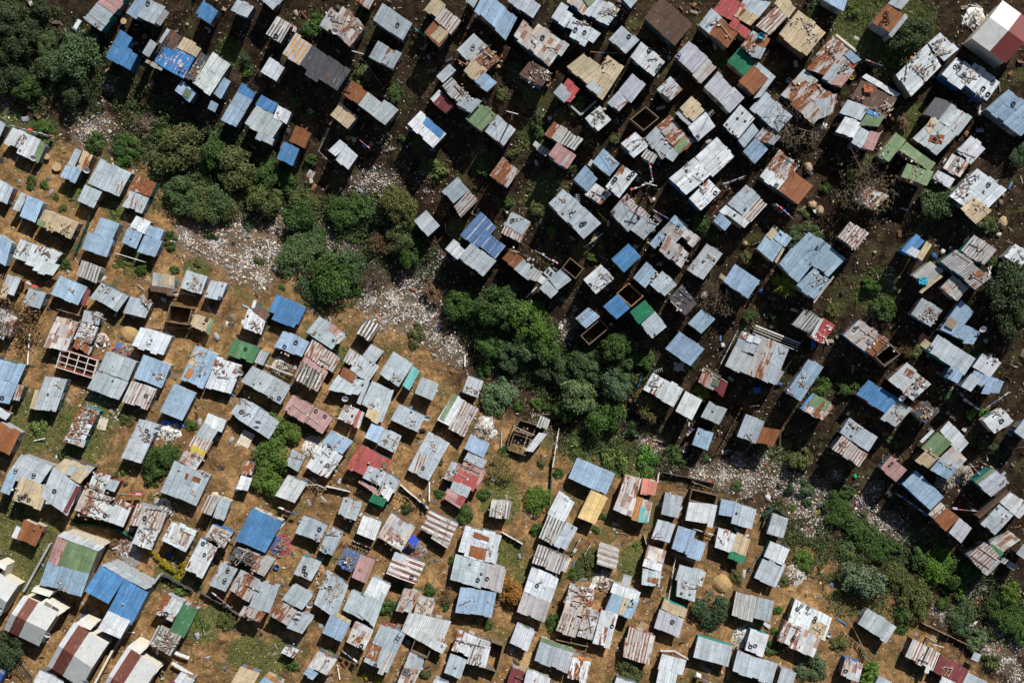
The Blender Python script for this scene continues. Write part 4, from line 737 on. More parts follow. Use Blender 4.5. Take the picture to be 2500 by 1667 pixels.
speckled pale shack with tyre rings, beside the heap of twigs|2020,1330 2065,1172 2200,1215 w3|y 2100,1295 2065,1300|w t
long grey shack with darker bands, at the bottom edge below the speckled one|1930,1480 1970,1330 2260,1430 g1|w n
grey roof corner cut by the bottom edge beside the banded grey shack|2250,1600 2290,1455 2400,1490 g0
orange-rimmed pale rusted shack near the bottom edge|725,1525 765,1355 900,1400 w5|760,1370 768,1352 900,1395 y2
maroon end and dotted white shack cut by the bottom edge, beside the wooden steps|275,1590 320,1440 410,1480 m1|400,1590 425,1470 600,1530 w3|s 345,1520 360,1525 375,1530 390,1540
weedy white roof corner cut by the bottom edge below the rust-spotted shack|1060,1600 1080,1525 1240,1570 w2
T 1716 1144 1.713
small plain grey shed encircled by the curved dark net fence below the litter|265,270 293,187 358,208 g0|w n
large white shack with groups of stacked tyres and rust-edged lower roof, in the open corner|355,640 385,542 538,625 w2|310,718 345,632 495,705 w4|440,680 460,625 520,655 t4|y 415,571 442,578 398,584 473,622 467,636 383,702 375,713|k 430,600 450,605 320,700 335,690 360,650 410,670 460,660 505,690|w g|s 345,690
white-grey shack shadowed by a twig pattern, alone beside the wide olive shrubs|645,648 688,582 810,660 g2
rust shed with pale strips, beside a maroon ribbed roof near the bottom edge|845,785 877,710 992,770 z7|925,850 935,818 952,824 w0|w n
maroon ribbed roof with a white frame on it, attached to the pale-striped rust shed|965,845 995,775 1110,845 m2|985,900 1000,865 1060,895 w0|1085,895 1108,850 1190,890 g0|k 1000,855 1015,825 1020,830 1045,835 1025,870 1045,835
small white shack with a rust corner and dark porch, beside a bright bush|575,862 597,788 672,815 w4|w b|y 600,845
patchwork shack of brown planks, white sheets and a green square, above the shaded litter|1200,310 1275,258 1330,295 q5|1185,335 1210,310 1262,350 e2|1110,365 1180,300 1240,365 z4|1165,430 1225,370 1250,385 z3|k 1120,360 1200,420 1160,330 1230,380|w g
red-brown ribbed step lean-to of pale slats beside the patchwork plank shack|1245,390 1260,373 1320,405 z2|h 1.6
rusty roof cut by the picture's edge in the shade above the litter|1310,350 1340,315 1380,345 g3
small open shed with white slatted end and dark pit, near the bottom corner litter|1120,795 1135,765 1165,778 s0|h 1.6
grey roof edge cut by the bottom beside the bright bush|715,905 735,868 790,890 g0'''
THING_DATA = '''T 0 0
tree 60,130 110 d|dark round tree in the top corner
tree 170,280 120 d|dark tree below the corner tree
tree 300,60 60 d|small dark tree at the top edge beside the litter
tree 590,410 150 g|largest grey-green tree of the corner grove
tree 390,490 105 g|grey-green tree with a rounded pale crown in the corner grove
tree 345,325 75 g|smaller grey-green tree between the larger grove trees
tree 190,640 95 v|bright green bushy tree at the lower edge of the corner grove
tree 60,560 120 d|deep shaded tree at the picture edge in the corner grove
tree 560,660 110 d|shaded tree on the gully side of the grove
tree 30,330 110 d|dark tree at the picture edge below the corner tree
bush 100,790 40 v|low bush on the sandy bank by the picture edge
bush 880,700 55 g|small grey-green bush in the shaded gully below the blue L-shaped shack
bush 990,775 50 g|small grey-green bush beside its twin in the shaded gully
bush 920,600 45 d|dark bush below the blue L-shaped shack
bush 700,1040 85 v|round bush at the foot of the litter heap
bush 930,1070 95 v|wide bush next to the leafless pinkish bush
dead 1070,985 120 p|leafless pinkish bush in the thicket
bush 1190,985 65 v|green bush right beside the leafless pinkish bush
tree 1300,1090 165 y|broad olive tree crown in the middle of the thicket
bush 1390,950 70 g|grey-green bush at the shaded edge of the thicket
bush 1570,970 60 g|pale bush at the shaded edge under the ribbed grey shack
tree 1600,1130 110 v|mid green tree between the two largest thicket crowns
tree 1730,1230 140 y|tall pale olive tree in the thicket
tree 1960,1270 95 v|bright tree on the thicket side of the small blue shed
tree 1350,1440 130 g|wide grey-green tree beside the teal-walled striped shack
tree 1570,1490 120 g|low spreading tree in the lower thicket
tree 1930,1460 120 y|pale domed tree at the lower end of the thicket
tree 2220,1480 105 y|pale green tree at the thicket end by the ditch
bush 2080,1330 90 v|green bush between the thicket and the small sheds
bush 2270,1170 60 v|small bush behind the small blue shed
bush 910,1205 65 v|bush beside the wide pale grey shack
bush 1205,1235 45 g|small bright bush beneath the olive crown
bush 220,1335 60 v|bush in the scrub patch below the white L-shaped shack
bush 325,1350 45 v|small bush at the end of the scrub patch
bush 330,940 70 v|low bush by the washing line
bush 2170,730 50 v|bush in the shade behind the ribbed grey shack
bush 2290,200 75 v|bush by the top yard beside the striped shed
bush 1680,310 50 v|low bush beside the dirt yard
bush 1800,440 55 d|dark low bush along the dirt yard wall
bush 1820,520 50 v|end bush of the row along the dirt yard wall
drum 350,1150 22|small wooden disc lying on the path beside the white L-shaped shack
drum 423,1225 33|large wooden disc lying by the tan and blue shack
drum 912,162 22|pale wooden disc behind the pink and teal shack
fridge 575,190 45|discarded white fridge lying by the litter under the pink roof
dryline 100,930 420,1015|washing line with coloured clothes beside the white L-shaped shack
T 572 0
bush 580,170 85 v|leafy bush beside the crowded maroon shed
bush 935,540 80 y|domed pale bush below the cable line
bush 935,85 50 v|bush at the top edge beside the plain grey shack
bush 1180,680 70 v|bush beside the square grey annexe
bush 1225,1015 35 v|little bush at the corner of the long white and blue shack
bush 1480,1230 75 l|patch of bright grass bush on the bank in the black shade
bush 1830,1225 70 v|bush beside the rusty square hut
bush 1960,690 60 y|scrubby bush beside the cluttered shack and the faded green roof
bush 2240,920 65 d|scrubby bush on the path between the hatch roof and the red shack
bush 2050,1100 60 y|low scrub on the path below the hatch roof
bush 730,1440 45 v|low bush at the start of the litter gully
bush 560,835 45 g|pale bush in the shade behind the ribbed grey roof
tree 1200,1500 120 y|olive scrub tree at the gully above the litter
bush 930,1500 90 v|green bush among the gully litter
bush 760,1530 80 v|bush below the dirt track at the gully start
fence 625,1115 700,950|wire fence along the upper side of the small white and blue shed's plot
fence 625,1115 710,1195|wire fence along the lower side of the small white and blue shed's plot
fence 1325,220 1400,275|turquoise timber railing beside the cream and brown shack
utility 905,385|timber utility pole by the crowded maroon shed, cables slung from it
utility 2035,825|timber utility pole with a crossarm below the faded green roof
clothes 930,1040 1000,1100|washing line strung beside the white and blue plot
T 1144 0
bush 805,770 65 V|round bright bush in the walled yard beside the red and grey shed
bush 500,930 70 v|bush beside the path below the hatch roof
bush 520,840 60 y|scrub above the path by the red and white shack
bush 2310,470 40 y|small round bush near the rust square shack
bush 1880,470 35 y|yellowish shrub beside the emerald shed
bush 520,1520 65 y|yellow-green bush at the corner of the clearing
bush 1080,1010 50 y|scrub beside the white patched shack with the striped porch
bush 760,1230 50 d|weedy bush by the blue-grey pair of roofs
dead 2290,850 190 k|large bare tree spreading over grey roofs
utility 1335,1350|timber utility pole in the dark crossing hung with coloured pennants
pennant 1335,1350 1170,1415|line of red and white pennants from the pole to the rust-cornered shack
pennant 1335,1350 1300,1200|line of pennants from the pole up to the striped porch
clothes 890,400 1130,410|red and blue washing on a line beside the tan corrugated shack
clothes 1850,1360 2010,1300|white washing line beside the very long white shack
wall 730,770 820,850|low yard wall downhill of the round bright bush
wall 820,850 930,750|low yard wall beside the tan corrugated shack's corner
T 1716 0
bush 590,465 40 y|round yellow-green shrub in the dark fenced yard
dead 700,900 230 k|bare tree with branches across three pale roofs
dead 1200,1370 260 k|sprawling bare tree in the brown thicket beside the green battened shack
tree 1720,1460 125 g|round leafy bush beside the sooty scrap roof
tree 1520,270 130 d|dark bushy tree beside the grassy plot
tree 2320,1130 70 g|small green tree at the picture's edge below the white ringed roof
bush 800,30 80 d|dark shrub at the top edge above the cream scrap roof
bush 1400,420 80 v|grassy shrub in the corner of the plot by the scrap-covered roof
bush 1160,1240 100 y|brownish green shrub at the foot of the bare tree
bush 1430,880 75 n|brown dry shrub between the tarpaulin roof and the dark shed
bush 900,1370 55 v|low green weeds under the bare thicket
bush 1100,80 60 l|tall grass clump in the grassy plot near the top edge
lumber 1990,130|pile of pale offcuts beside the gabled house
clothes 1170,455 1290,500|line of colourful washing beside the grassy plot
clothes 500,1500 560,1560|striped washing on a line below the brown stained annexe
wall 960,270 1110,390|pale plank fence along the grassy plot beside the pipe-laden roof
tub 1085,570|yellow plastic tub on the sandy step below the pipe-laden roof
tub 625,595|white bucket on the path beside the rust square shack
boulder 770,1230 45|large tan boulder beside the rust-red shack
boulder 870,930 45|pale boulder at the foot of the bare tree
boulder 2025,830 25|pale stone at the corner of the white ringed roof
T 0 381
bush 1240,590 60 v|tall oval hedge bush beside the paint-splashed shack
bush 1245,650 55 v|lower half of the hedge by the paint-splashed shack
bush 1540,580 55 d|dark bush at the edge of the big litter heap
tree 1300,250 90 g|greyish tree beside the teal-walled striped roof's yard
tree 1480,360 110 y|olive tree at the downhill fringe of the thicket
tree 1650,370 90 y|pale tree in the downhill fringe of the thicket
bush 1810,490 60 g|grey-green bush leaning over the big litter heap
bush 1900,765 40 v|small bright bush at the rim of the big litter heap
bush 2160,740 130 g|large grey-green bush on the far side of the big litter heap
bush 2230,630 110 g|broad grey-green bush above the gully bank
bush 2320,620 80 v|bush at the gully bank's upper side
tree 2200,420 110 v|bright bushy tree where the ditch meets the thicket
bush 2310,950 110 g|round grey-green bush on the gully bank below its two neighbours
bush 1445,790 40 y|low shrub on the sand beside the big litter heap
bush 1280,830 45 v|flat weeds behind the row of three on the sand
bush 1040,830 60 v|flat weeds along the fence below the paint-splashed shack
bush 870,790 45 l|flat bright weeds by the fence line below the two-tier shack
bush 415,300 30 v|tiny bush on the sandy path between the upper shacks
bush 460,390 40 v|low bush below the path between the upper shacks
bush 860,415 50 l|grassy clump below the teal-walled striped roof
bush 2065,965 28 v|tiny bush by the gully edge near the bright blue shack
bush 2255,1085 28 v|tiny bush beside the bright blue shack
bush 480,790 50 v|weeds at the corner of the wide white tripod shack
dead 130,1200 200 n|leafless brown tree at the picture edge over pale roofs
mound 940,1310 70|round sand mound beside the white sheeted shack
fence 560,720 690,400|green net fence running down the slope beside the two-tier shack
fence 860,715 1080,780|white pole fence below the paint-splashed shack
fence 1280,1020 1440,1025|low white pole fence in front of the shack with bent rods
fence 1085,1245 1390,1262|pole fence hung with rags beside the empty pit
fence 440,1125 600,1170|plank fence above the scrap-buried shack
clothes 165,900 300,975|line of coloured rags beside the stained veiled shack
lumber 905,1430|red and blue rubbish pile by the rafter shell's neighbour
pole 220,1300 205,1530|long white pole lying under the leafless brown tree
pole 1010,940 1055,980|timber pole lying on the sand by the cream box roof
T 572 381
bush 800,420 110 v|broad green bush on the bank at the upper gully
bush 950,370 60 v|bright bush beside the upper gully litter
bush 1070,440 90 d|dark scrub bush in the middle of the upper gully
bush 1140,250 45 y|yellowish bush standing in the upper litter
bush 1250,390 90 y|dry olive scrub above the domed gully tree
tree 1230,590 110 y|domed pale-crowned tree in the gully below the ribbed white shed
tree 1270,690 95 v|bright green tree under the domed gully tree
bush 1330,640 60 v|green bush on the shaded side of the domed gully tree
bush 1265,470 60 v|dark green bush on top of the domed gully tree
bush 625,560 60 v|green bush at the neck of the two litter fields
bush 865,600 50 v|small bush between two fingers of litter
bush 600,650 80 g|grey-green bush at the neck of the two litter fields
tree 830,810 120 g|tall grey-green tree over the litter beside the fallen leafless tree
tree 720,900 150 v|broad dense tree on the sandy edge of the litter
bush 640,1000 90 v|lower bush at the sandy edge of the litter tree
bush 860,900 100 v|green crown between the broad litter tree and the fallen branches
dead 1010,880 130 k|leafless grey tree fallen across the litter
dead 1080,640 110 n|brown brush of dead twigs beside the domed gully tree
bush 1450,990 75 n|dry brown bush on the bank at the litter's shaded side
bush 645,1115 50 y|dry shrub on the sand below the litter trees
bush 1340,1290 70 y|thorny olive shrub at the lower litter
bush 1310,1370 55 y|straggling shrub between lower litter and sand
bush 1420,730 35 v|small bright bush at the bank by the domed gully tree
tree 1640,1080 100 v|dark green tree at the head of the lower thicket
tree 1760,1160 80 v|green tree second from the head of the lower thicket
tree 1930,1110 150 v|large mid-green tree in the heart of the lower thicket
tree 2030,1000 60 g|small grey-green tree at the shaded top of the lower thicket
tree 2150,1190 130 V|brightest yellow-green tree of the lower thicket
tree 2260,1290 100 V|lower lobe tree beside the brightest thicket tree
tree 1890,1390 110 v|green tree on the litter side of the lower thicket
tree 2010,1470 95 g|grey-green tree at the foot of the lower thicket's litter side
tree 2160,1400 110 g|pale grey-green tree below the brightest thicket tree
tree 2280,1420 100 v|green tree at the shaded flank of the lower thicket
bush 1820,1540 60 v|small bush at the lower litter's end
bush 1790,1290 60 v|gap-filling bush in the lower thicket
bush 2000,1290 90 d|deep shaded bush in the lower thicket
bush 2010,340 50 v|weedy bush on the path below the rusty square hut
bush 2230,370 70 y|scrubby grass bush at the edge of the clearing
bush 2320,545 40 v|bright round bush in the clearing below the corrugated grey shack
pole 1690,1460 1690,1540|short pale post beside the lower litter's end
pole 1800,85 1835,150|grey timber leaning by the rusty square hut
pole 2215,960 2135,1040|white pole sloping down beside the white plastic roof end
T 1144 381
bush 610,550 50 V|bright round bush in the shade below the grey corrugated shack
bush 1700,480 70 v|green bush beside the grey porch of the rust-ribbed shack
bush 1780,560 60 v|green bush below the grey porch of the rust-ribbed shack
bush 900,745 50 V|small bright bush beside the clean blue shack
dead 1830,1050 170 k|large leafless grey bush among the shadow-striped roofs
palm 2300,930 110 y|spiky yellow-green palm near the ribbed blue-white roof
bush 2060,1170 60 v|weedy green bush on the dark bank above the rust-streaked white shack
tree 1080,1400 100 v|green tree below the pen of yellow timber
bush 1300,1500 80 v|low green bush at the slope foot below the emerald roof
bush 1180,1480 70 g|grey-green bush by the slope foot
bush 790,1500 90 g|wide grey-green crown where the lower thicket meets the slope
boulder 1730,1020 35|pale boulder beneath the leafless grey bush
boulder 1355,320 18|white stone on the footpath by the pennant pole
boulder 2145,990 22|brown stone beside the branch-shadowed blue-white shack
boulder 2025,640 22|brown stone on the path uphill of the branch-shadowed roofs
fence 1840,1520 1960,1280|green rail fence beside the big rust-streaked white shack
fence 845,670 980,570|white pole rail below the grey corrugated shack
pole 950,415 1010,475|yellow pole lying by the grey corrugated shack
pennant 2215,365 2345,475|string of striped cloth on a line below the rust-ribbed shack
pennant 480,700 650,800|string of pink cloth above the grey roofless yard
clothes 1340,400 1450,465|line of bright cloths beside the strip-edged grey roof
T 1716 381
bush 740,590 110 g|grey-green bush leaning over the huge blue-white shack
bush 840,580 55 v|weedy bush above the huge blue-white shack
palm 620,960 105 y|spiky yellow-green palm beside the huge blue-white shack
bush 1230,940 70 v|leafy bush on the open slope below the huge blue-white shack
bush 1320,1110 90 v|leafy bush next to the tangled scrap shed on the open slope
bush 950,1120 60 y|scrub above the red marked shack
bush 740,410 45 l|small bright weed below the brown stained annexe
bush 320,740 55 y|scrub on the path above the branch-shadowed blue-white shack
bush 2080,500 80 y|olive shrub below the sooty scrap roof
bush 2120,780 45 v|weed bush at the end of the zebra ribbed shack
tree 2250,960 170 d|large dark olive tree at the picture edge below the sandy hollow
tree 2290,1180 130 d|shaded tree under the large dark olive tree at the picture edge
dead 1480,1400 70 n|small dry twiggy bush beside the tan box corner
bush 500,1170 60 d|dark shrub on the bank above the rust-streaked white shack
boulder 800,360 40|rounded boulder beside the brown stained annexe
boulder 855,400 40|larger boulder with its pair below the brown stained annexe
boulder 2190,490 50|round boulder by the sandy hollow
boulder 1690,730 28|pale stone beside the half-blue speckled shed
boulder 1755,700 25|pale stone next to the zebra ribbed shack
boulder 2165,575 22|small stone above the pale edge shack
boulder 1405,965 18|white stone on the open slope
fence 375,1240 700,1370|dark awning of striped rails along the big rust-streaked white shack
T 0 762
featree 2000,860 110 f|feathery bright green tree, upper crown, beside the bent grey shack
featree 2110,890 90 f|feathery bright green tree next to the pinkish-ended shack
featree 1990,1090 140 f|feathery bright green tree in the middle of the yard row
featree 1960,1250 110 f|feathery bright green tree at the lower end of the yard row
bush 440,650 45 d|small dark bush growing over the pale grey shack's edge
bush 1400,820 60 v|green bush behind the blue tarpaulin
bush 1190,1060 120 v|dense green bush beside the two-tyre pole-laden shack
bush 1130,1200 85 v|green bush at the lower end of the slope hedge
bush 910,1150 50 V|round bright bush on the grassy slope
bush 560,1370 40 v|bush squeezed beside the maroon-edged house
bush 310,800 90 l|bright grass patch on the slope by the picture edge
bush 500,1020 70 y|scrubby grass patch below the narrow scrap-heaped shack
bush 1600,580 55 v|green bush with pale branches behind the plain blue-grey shack
bush 840,1190 35 v|little bush next to the brown gable roof
bush 930,780 60 y|grassy scrub patch above the two-tyre shack
tarp 1265,815 75,25 b|bright blue tarpaulin spread at the foot of the plain blue-grey shack
board 1790,950|cream double panel lying flat on the bare sandy yard
board 755,815|cream door panel lying on the littered slope
fence 1940,380 2150,460|white pole fence hung with cloth between the two-tyre roofs
lumber 1240,870|heap of white scrap by the blue tarpaulin
lumber 1190,1440|heap of colourful debris beside the brown and white boarded shack
lumber 740,210|small pile of scrap at the scrap-buried shack's corner
lumber 2290,980|white offcut pile in the dense rows by the feathery tree
fence 2170,1190 2340,1300|curving stick fence below the feathery tree
clothes 2050,1420 2190,1470|pink and white cloths on a fence above the blue corrugated roof
clothes 890,1320 1060,1330|line of washing beside the green hedge on the slope
pole 250,940 340,920|short white post by the path on the grassy slope
T 572 762
bush 1940,600 120 G|large domed grey-green bush beside the steel-grey ribbed shack
bush 1900,680 80 G|lower half of the domed grey-green bush
bush 1970,1020 50 v|dark bush by the broken-walled shack
bush 2210,670 60 V|bright low bush above the broken walls
bush 2290,690 45 v|small bush at the end of the broken walls
bush 2220,1380 95 V|leafy vegetable patch in a dark-edged plot
bush 1830,1330 60 v|weed bush beside the red and white striped lower roof
bush 1690,1490 65 v|leafy bush below the red and white striped lower roof
bush 1500,1330 50 v|weeds along the wall of the striped lower roof
bush 1510,1100 30 v|slim hedge along the long pale shack
bush 1250,1440 50 d|green plants beside the green cloth awning
bush 1820,420 65 v|green bush at the foot of the lower thicket near the steel-grey shack
bush 2080,690 50 v|small bush below the domed grey-green bush
dead 1950,1130 130 y|thin leafless yellowish tree in the brown yard
lumber 1850,860|heap of smashed pallets and crates beside the green-edged shack
lumber 1840,830|heap of white junk behind the smashed pallets
lumber 350,390|scrap pile of boards between the slatted shack and the green one
fence 540,1260 680,1290|curving stick fence below the cream-white cable shack
fence 1180,1320 1330,1420|long bent stick fence by the winding path, upper run
fence 1220,1260 1420,1430|white board fence along the winding path
fence 680,1270 850,1310|white and blue board fence above the flecked shed
fence 270,400 430,470|broken stick fence between the two-tyre roofs
fence 2330,1060 2310,1400|green net fence beside the vegetable plot
fence 2000,960 2050,810|timber fence by the broken walls
pole 1960,870 1955,990|concrete post beside the broken-walled shack
pole 1430,1240 1430,1380|white pole standing by the long pale shack
pole 560,950 590,1010|white door-like plank leaning near the feathery tree
tarp 1055,1385 60,40 e|green cloth sagging below the red-roofed shack
clothes 1370,1320 1410,1420|yellow and blue clothes hanging by the bent path
boulder 1380,865 25|black kettle drum on the sand beside the red-nicked shack
T 1144 762
tree 690,430 85 g|grey-green tree in the shaded lower end of the thicket
tree 850,390 100 g|light grey-green tree left of the shaded slope foot
tree 800,590 130 G|pale domed tree, broadest at the thicket's lower end
tree 1080,520 105 G|pale domed tree at the slope foot beside the bulging shack
tree 1000,760 130 v|bright green tree at the bottom tip of the thicket
tree 710,720 80 v|round dark green tree beside the broken walls
tree 1090,240 80 v|green tree just below the pen of yellow offcuts
bush 1260,350 60 g|grey bush on the slope between thicket and bulging shack
bush 950,500 70 d|dark bush in the dip of the lower thicket
bush 900,680 70 g|small grey-green crown in the lower thicket
bush 560,430 90 d|shadowed crown in the lower thicket by the domed bush
bush 1330,670 110 r|reddish-green bush at the foot of the bulging shack
palm 1710,590 85 V|spiky bright green bush beside the small white shed
bush 1215,850 65 d|dark shrub at the gully shade below the reddish bush
bush 1490,1030 70 v|green shrub in the gully under the pink-ragged shed
bush 1560,1090 50 v|small shrub in the gully beside the shrub under the pink-ragged shed
bush 1740,1070 40 v|round shrub at the gully rim above the litter
bush 1960,1270 45 v|lone dark green bush in the lower litter
bush 1290,1120 110 L|brilliant green vegetation at the gully edge above the multicoloured shack
bush 1060,1060 110 l|grassy growth along the gully edge above the steel-blue shack
bush 850,970 90 l|grassy slope growth at the foot of the thicket
bush 770,1030 45 y|weedy square patch beside the steel-blue shack
bush 660,1180 50 v|bushes by the green net fence below the long white pole
bush 840,890 30 v|small bush at the thicket's bottom tip
bush 530,1110 45 y|dry shrub in the brown yard beside the broken walls
bush 1430,870 45 d|shaded weeds below the small white shed
bush 980,1500 40 v|weeds between the sand-yellow shack and the multicoloured one
bush 2280,1270 30 v|tiny bush among the litter by the gully boulder
boulder 2190,1355 28|pale round boulder in the litter near the two-piece shack
boulder 2275,525 22|blue drum beside the slatted bench roof
fence 615,1130 660,850|long white pole fence across the brown yard
fence 1380,1240 1390,1165|white timber gate post beside the multicoloured shack
fence 1630,1235 1800,1300|stick fence above the open porch frame
fence 1420,1170 1800,1250|dark garden fence along the gully edge above the plain grey shed
fence 1810,1030 1990,700|stick fence along the path uphill of the littered gully
fence 2150,1490 2230,1430|dark green net fence around the last yard corner
tarp 1540,400 35,30 b|pale cloth lying on the dark ground below the shadow-fan roof
tarp 2115,570 25,20 b|blue bucket lid on the dark yard below the rust-streaked shack
clothes 1590,900 1640,850|pink and white rags beside the small pale gully shed
pole 1240,550 1265,470|blue post at the slope by the bulging shack
pole 2060,690 2130,680|white plank across the path near the grey and rust-red shack
T 1716 762
bush 870,540 80 v|leafy bush between two blue-grey shacks on the slope
bush 1070,540 80 v|bright leafy bush uphill of the long blue shack
bush 1185,465 35 g|small pale-leafed bush by the long blue shack
bush 1365,935 45 g|pale bush beside the window-frame roof
bush 1540,290 65 y|dry green shrub beside the tan box corner
bush 1810,610 60 v|shaded green bush below the long silvery shack
bush 2000,730 70 L|bright weeds under the hung washing
bush 720,1060 90 y|weedy mound among the gully litter
bush 750,1280 70 g|grey-green bush in the wide lower litter field
bush 640,1290 50 d|dark bush in the wide lower litter field
bush 760,1390 45 g|small grey bush in the wide lower litter field
bush 660,1430 30 V|bright little bush in the wide lower litter field
bush 1020,1310 75 v|round bush at the edge of the gully shade
bush 970,1440 95 v|large bush in the row splitting the litter
bush 1050,1520 75 v|bush at the lower end of the row splitting the litter
bush 1180,1470 35 y|small dry bush in the dark litter
bush 1960,940 50 y|moss and weeds along the patchwork shack's edge
bush 2130,1000 60 d|dark weeds between the hut and the corner slope
bush 600,870 30 L|bright weed at the corner of the rust-red half roof
bush 860,620 40 l|grassy weeds beside the turquoise-edged roof
fence 430,1560 520,1430|dark curved net fence round the last small shed
fence 520,1430 610,1490|dark net fence end above the last small shed
fence 560,990 600,800|curved wire fence beside the rust-red half roof
clothes 1850,590 2000,710|washing draped below the minty white panel
clothes 2040,700 2220,580|washing draped on the far side of the minty white panel
clothes 1930,1100 2010,1190|white and red washing beside the large patchwork shack
clothes 1800,1430 2030,1450|white line with yellow tag above the red-brown shed
lumber 1780,1230|pile of branches and scrap below the patchwork shack
lumber 1900,1190|heap of poles in the shade of the patchwork shack
tarp 845,1465 16,10 y|yellow plastic sheet in the wide lower litter field
tarp 810,235 16,20 b|blue crate in the shade below the red marked shack
boulder 1115,1200 20|bright green plastic bag in the gully litter
boulder 1370,1330 22|pale stone on the bank below the pinkish-grey shed
T 0 1144
tree 50,1310 120 d|dark tree at the corner near the parked blue car
bush 1655,1110 65 y|round olive bush beside the green-ended shack
bush 1480,1110 80 l|green weeds between the green-ended shack and the olive bush
bush 1290,870 75 l|green weeds behind the coil of plank wall
bush 1020,790 50 l|low green plants in the yard of the blue-roofed house
bush 1450,860 45 v|leafy plant beside the white two-tyre shack
bush 2140,1440 55 v|green bush beside the tiny white hut
bush 820,540 55 n|dry bush beside the white parapet of the green house
hedge 1115,595 1205,690|yellow flowering hedge curving beside the porch of the white-rimmed shack
hedge 1205,690 1265,735|end clump of the curving yellow flowering hedge
hedge 1305,790 1345,700|short yellow hedge across the gate from the longer one
hedge 540,385 880,430|dark green hedge covered with netting below the scrap-crammed shack
car 20,1490|shiny blue car half cut by the picture's corner beside the dark tree
gate 150,1420 240,1530|dark iron gate beside the blue car
wall 1195,760 1090,905|grey boundary wall beside the blue-roofed house, upper run
wall 1090,905 960,1120|grey boundary wall along the blue roof's side
wall 960,1120 850,1310|grey boundary wall below the silvery corrugated end
wall 850,1310 700,1590|pale boundary wall between two striped gabled houses
wall 190,890 385,540|low concrete wall along the lawn beside the green house
fence 870,430 980,500|green net fence at the corner of the charred shack
lumber 1180,300|heap of bottles and rags on the fence beside the brown-rusted shack
lumber 670,1100|stack of firewood between the blue-roofed house and its striped neighbour
lumber 2060,560|loose boards leaning below the riveted blue roof
lumber 920,560|heap of rubble and planks beside the charred shack
lumber 2290,720|junk packed in the gap by the tubing-coil shack
bench 1290,1335 1395,1375|white plank bench below the wreckage shed
bench 1270,1410 1420,1500|long white plank counter beside the brown yard
ashes 955,645|round grey patch of fire ash in the brown yard
tub 2030,715|blue barrel beside the cluttered rust shack
tub 1245,625|blue bucket on the porch of the white-rimmed shack
clothes 1570,890 1710,1000|pink and white washing in the dark yard of the cluttered shack
fence 1480,900 1760,1060|low board fence below the dark yard of the cluttered shack
fence 1200,770 1420,890|plank and pipe fence below the yellow hedge
pole 935,1195 990,1195|white pipe across the boundary wall
tyrepile 1160,1490|stack of black tyres beside the green-tinged gabled house
T 572 1144
bush 1215,865 45 v|green shrub at the uphill end of the dull brown hut
bush 1430,890 60 v|fan-leaved green shrub near the dull brown hut
bush 1130,1010 70 v|leafy green shrub beside the white and pale-grey joined shack
bush 1590,670 40 v|shrub squeezed beside the wide pale shack
bush 1700,320 70 v|leafy shrub on the path below the striped lower roof
tree 2040,900 110 o|orange-brown leaved tree beside the long pale two-tone shack
bush 2060,1010 80 o|lower orange-brown crown of the leaved tree
bush 1760,1130 40 v|weeds below the white-blue stained shack
bush 1860,1140 50 v|dry weeds below the white-blue stained shack
bush 1455,1310 45 d|dark round shrub beside the bare rafter frame
bush 955,1520 40 Y|yellow round shrub near the bottom edge
bush 1060,1545 40 Y|second yellow shrub by the bottom edge
bush 2320,1110 55 v|green shrub on the path corner near the ribbed pale roof
bush 450,1450 45 y|dry shrub by the path at the bright lawn
bush 700,1340 50 v|weeds beside the decayed-middle shack
bush 1400,1500 55 y|weeds beside the narrow pale shack end
bush 2200,460 45 v|weeds along the yard edge beside the rust-streaked white shack
bush 1540,1010 40 v|slim bush beside the dull brown hut
fence 880,520 1000,570|white paling fence below the bright white wavy shack
fence 800,520 980,600|brown picket fence above the sack-loaded shack
fence 1960,460 2110,545|white board fence with a long shadow in the brown yard
clothes 800,1310 910,1400|rows of colourful washing below the white red-splashed shack
tub 1275,1265|white basin beside the gleaming white corrugated roof
lumber 1330,580|colourful blue and dark goods packed under the royal blue awning
steps 2130,1420|wooden steps going down past the ribbed pale roof
pole 755,1430 775,1540|white post lying beside the decayed-middle shack
dead 1560,920 70 n|grey-brown leafless shrub below the wide pale shack
T 1144 1144
tree 1780,1030 120 D|dome-shaped dark green tree beside the blue-grey felt-roofed shack
bush 1850,980 60 v|side crown of the dome-shaped dark tree
bush 880,690 95 y|big olive shrub beside the maroon and white banded shack
bush 780,770 60 v|green shrub above the dense splintered wreck
bush 640,1130 65 v|green bushes along the wreck's lower wall
bush 500,440 60 v|green shrub in the brown yard beside the grey pinstriped shack
bush 930,450 40 v|weeds along the path fence in the weedy yard
bush 1230,560 45 l|weeds in the yard beside the brown and white narrow shack
bush 1960,780 60 y|dry green shrub behind the round straw mound
bush 2260,1030 40 v|green bush at the lane below the light-blue shack
bush 2240,1190 35 V|bright bush above the pale corner roof by the lane
bush 2240,1310 70 v|dark green shrub near the speckled pale shack
bush 1180,1460 100 y|weedy plot of bushes below the rust-spotted shack
bush 2310,820 55 y|dry shrub beside the light-blue grey shack
mound 1860,850 75|round straw-coloured mound beside the dome-shaped tree
boulder 1850,1490 22|tan stone under the two-panel grey shack
fence 1640,430 1810,485|white pole rail beside the red-seamed bluish shack
fence 1480,610 1660,680|timber rail below the red-seamed bluish shack
fence 1460,950 1510,640|wire fence uphill of the stepped white shack
fence 640,1240 870,1290|pallet barrier below the dense splintered wreck
fence 1400,1320 1600,1380|curving white fence frame around the dazzling white sheet
fence 2050,720 2190,540|dark rail fence along the lane of the light-blue shack
fence 1280,480 1320,620|mossy ledge fence beside the narrow brown and white shack
clothes 760,600 820,490|red and white washing along the lane by the pinstriped shack
clothes 845,620 890,540|white cloths hung over the lane fence by the weedy yard
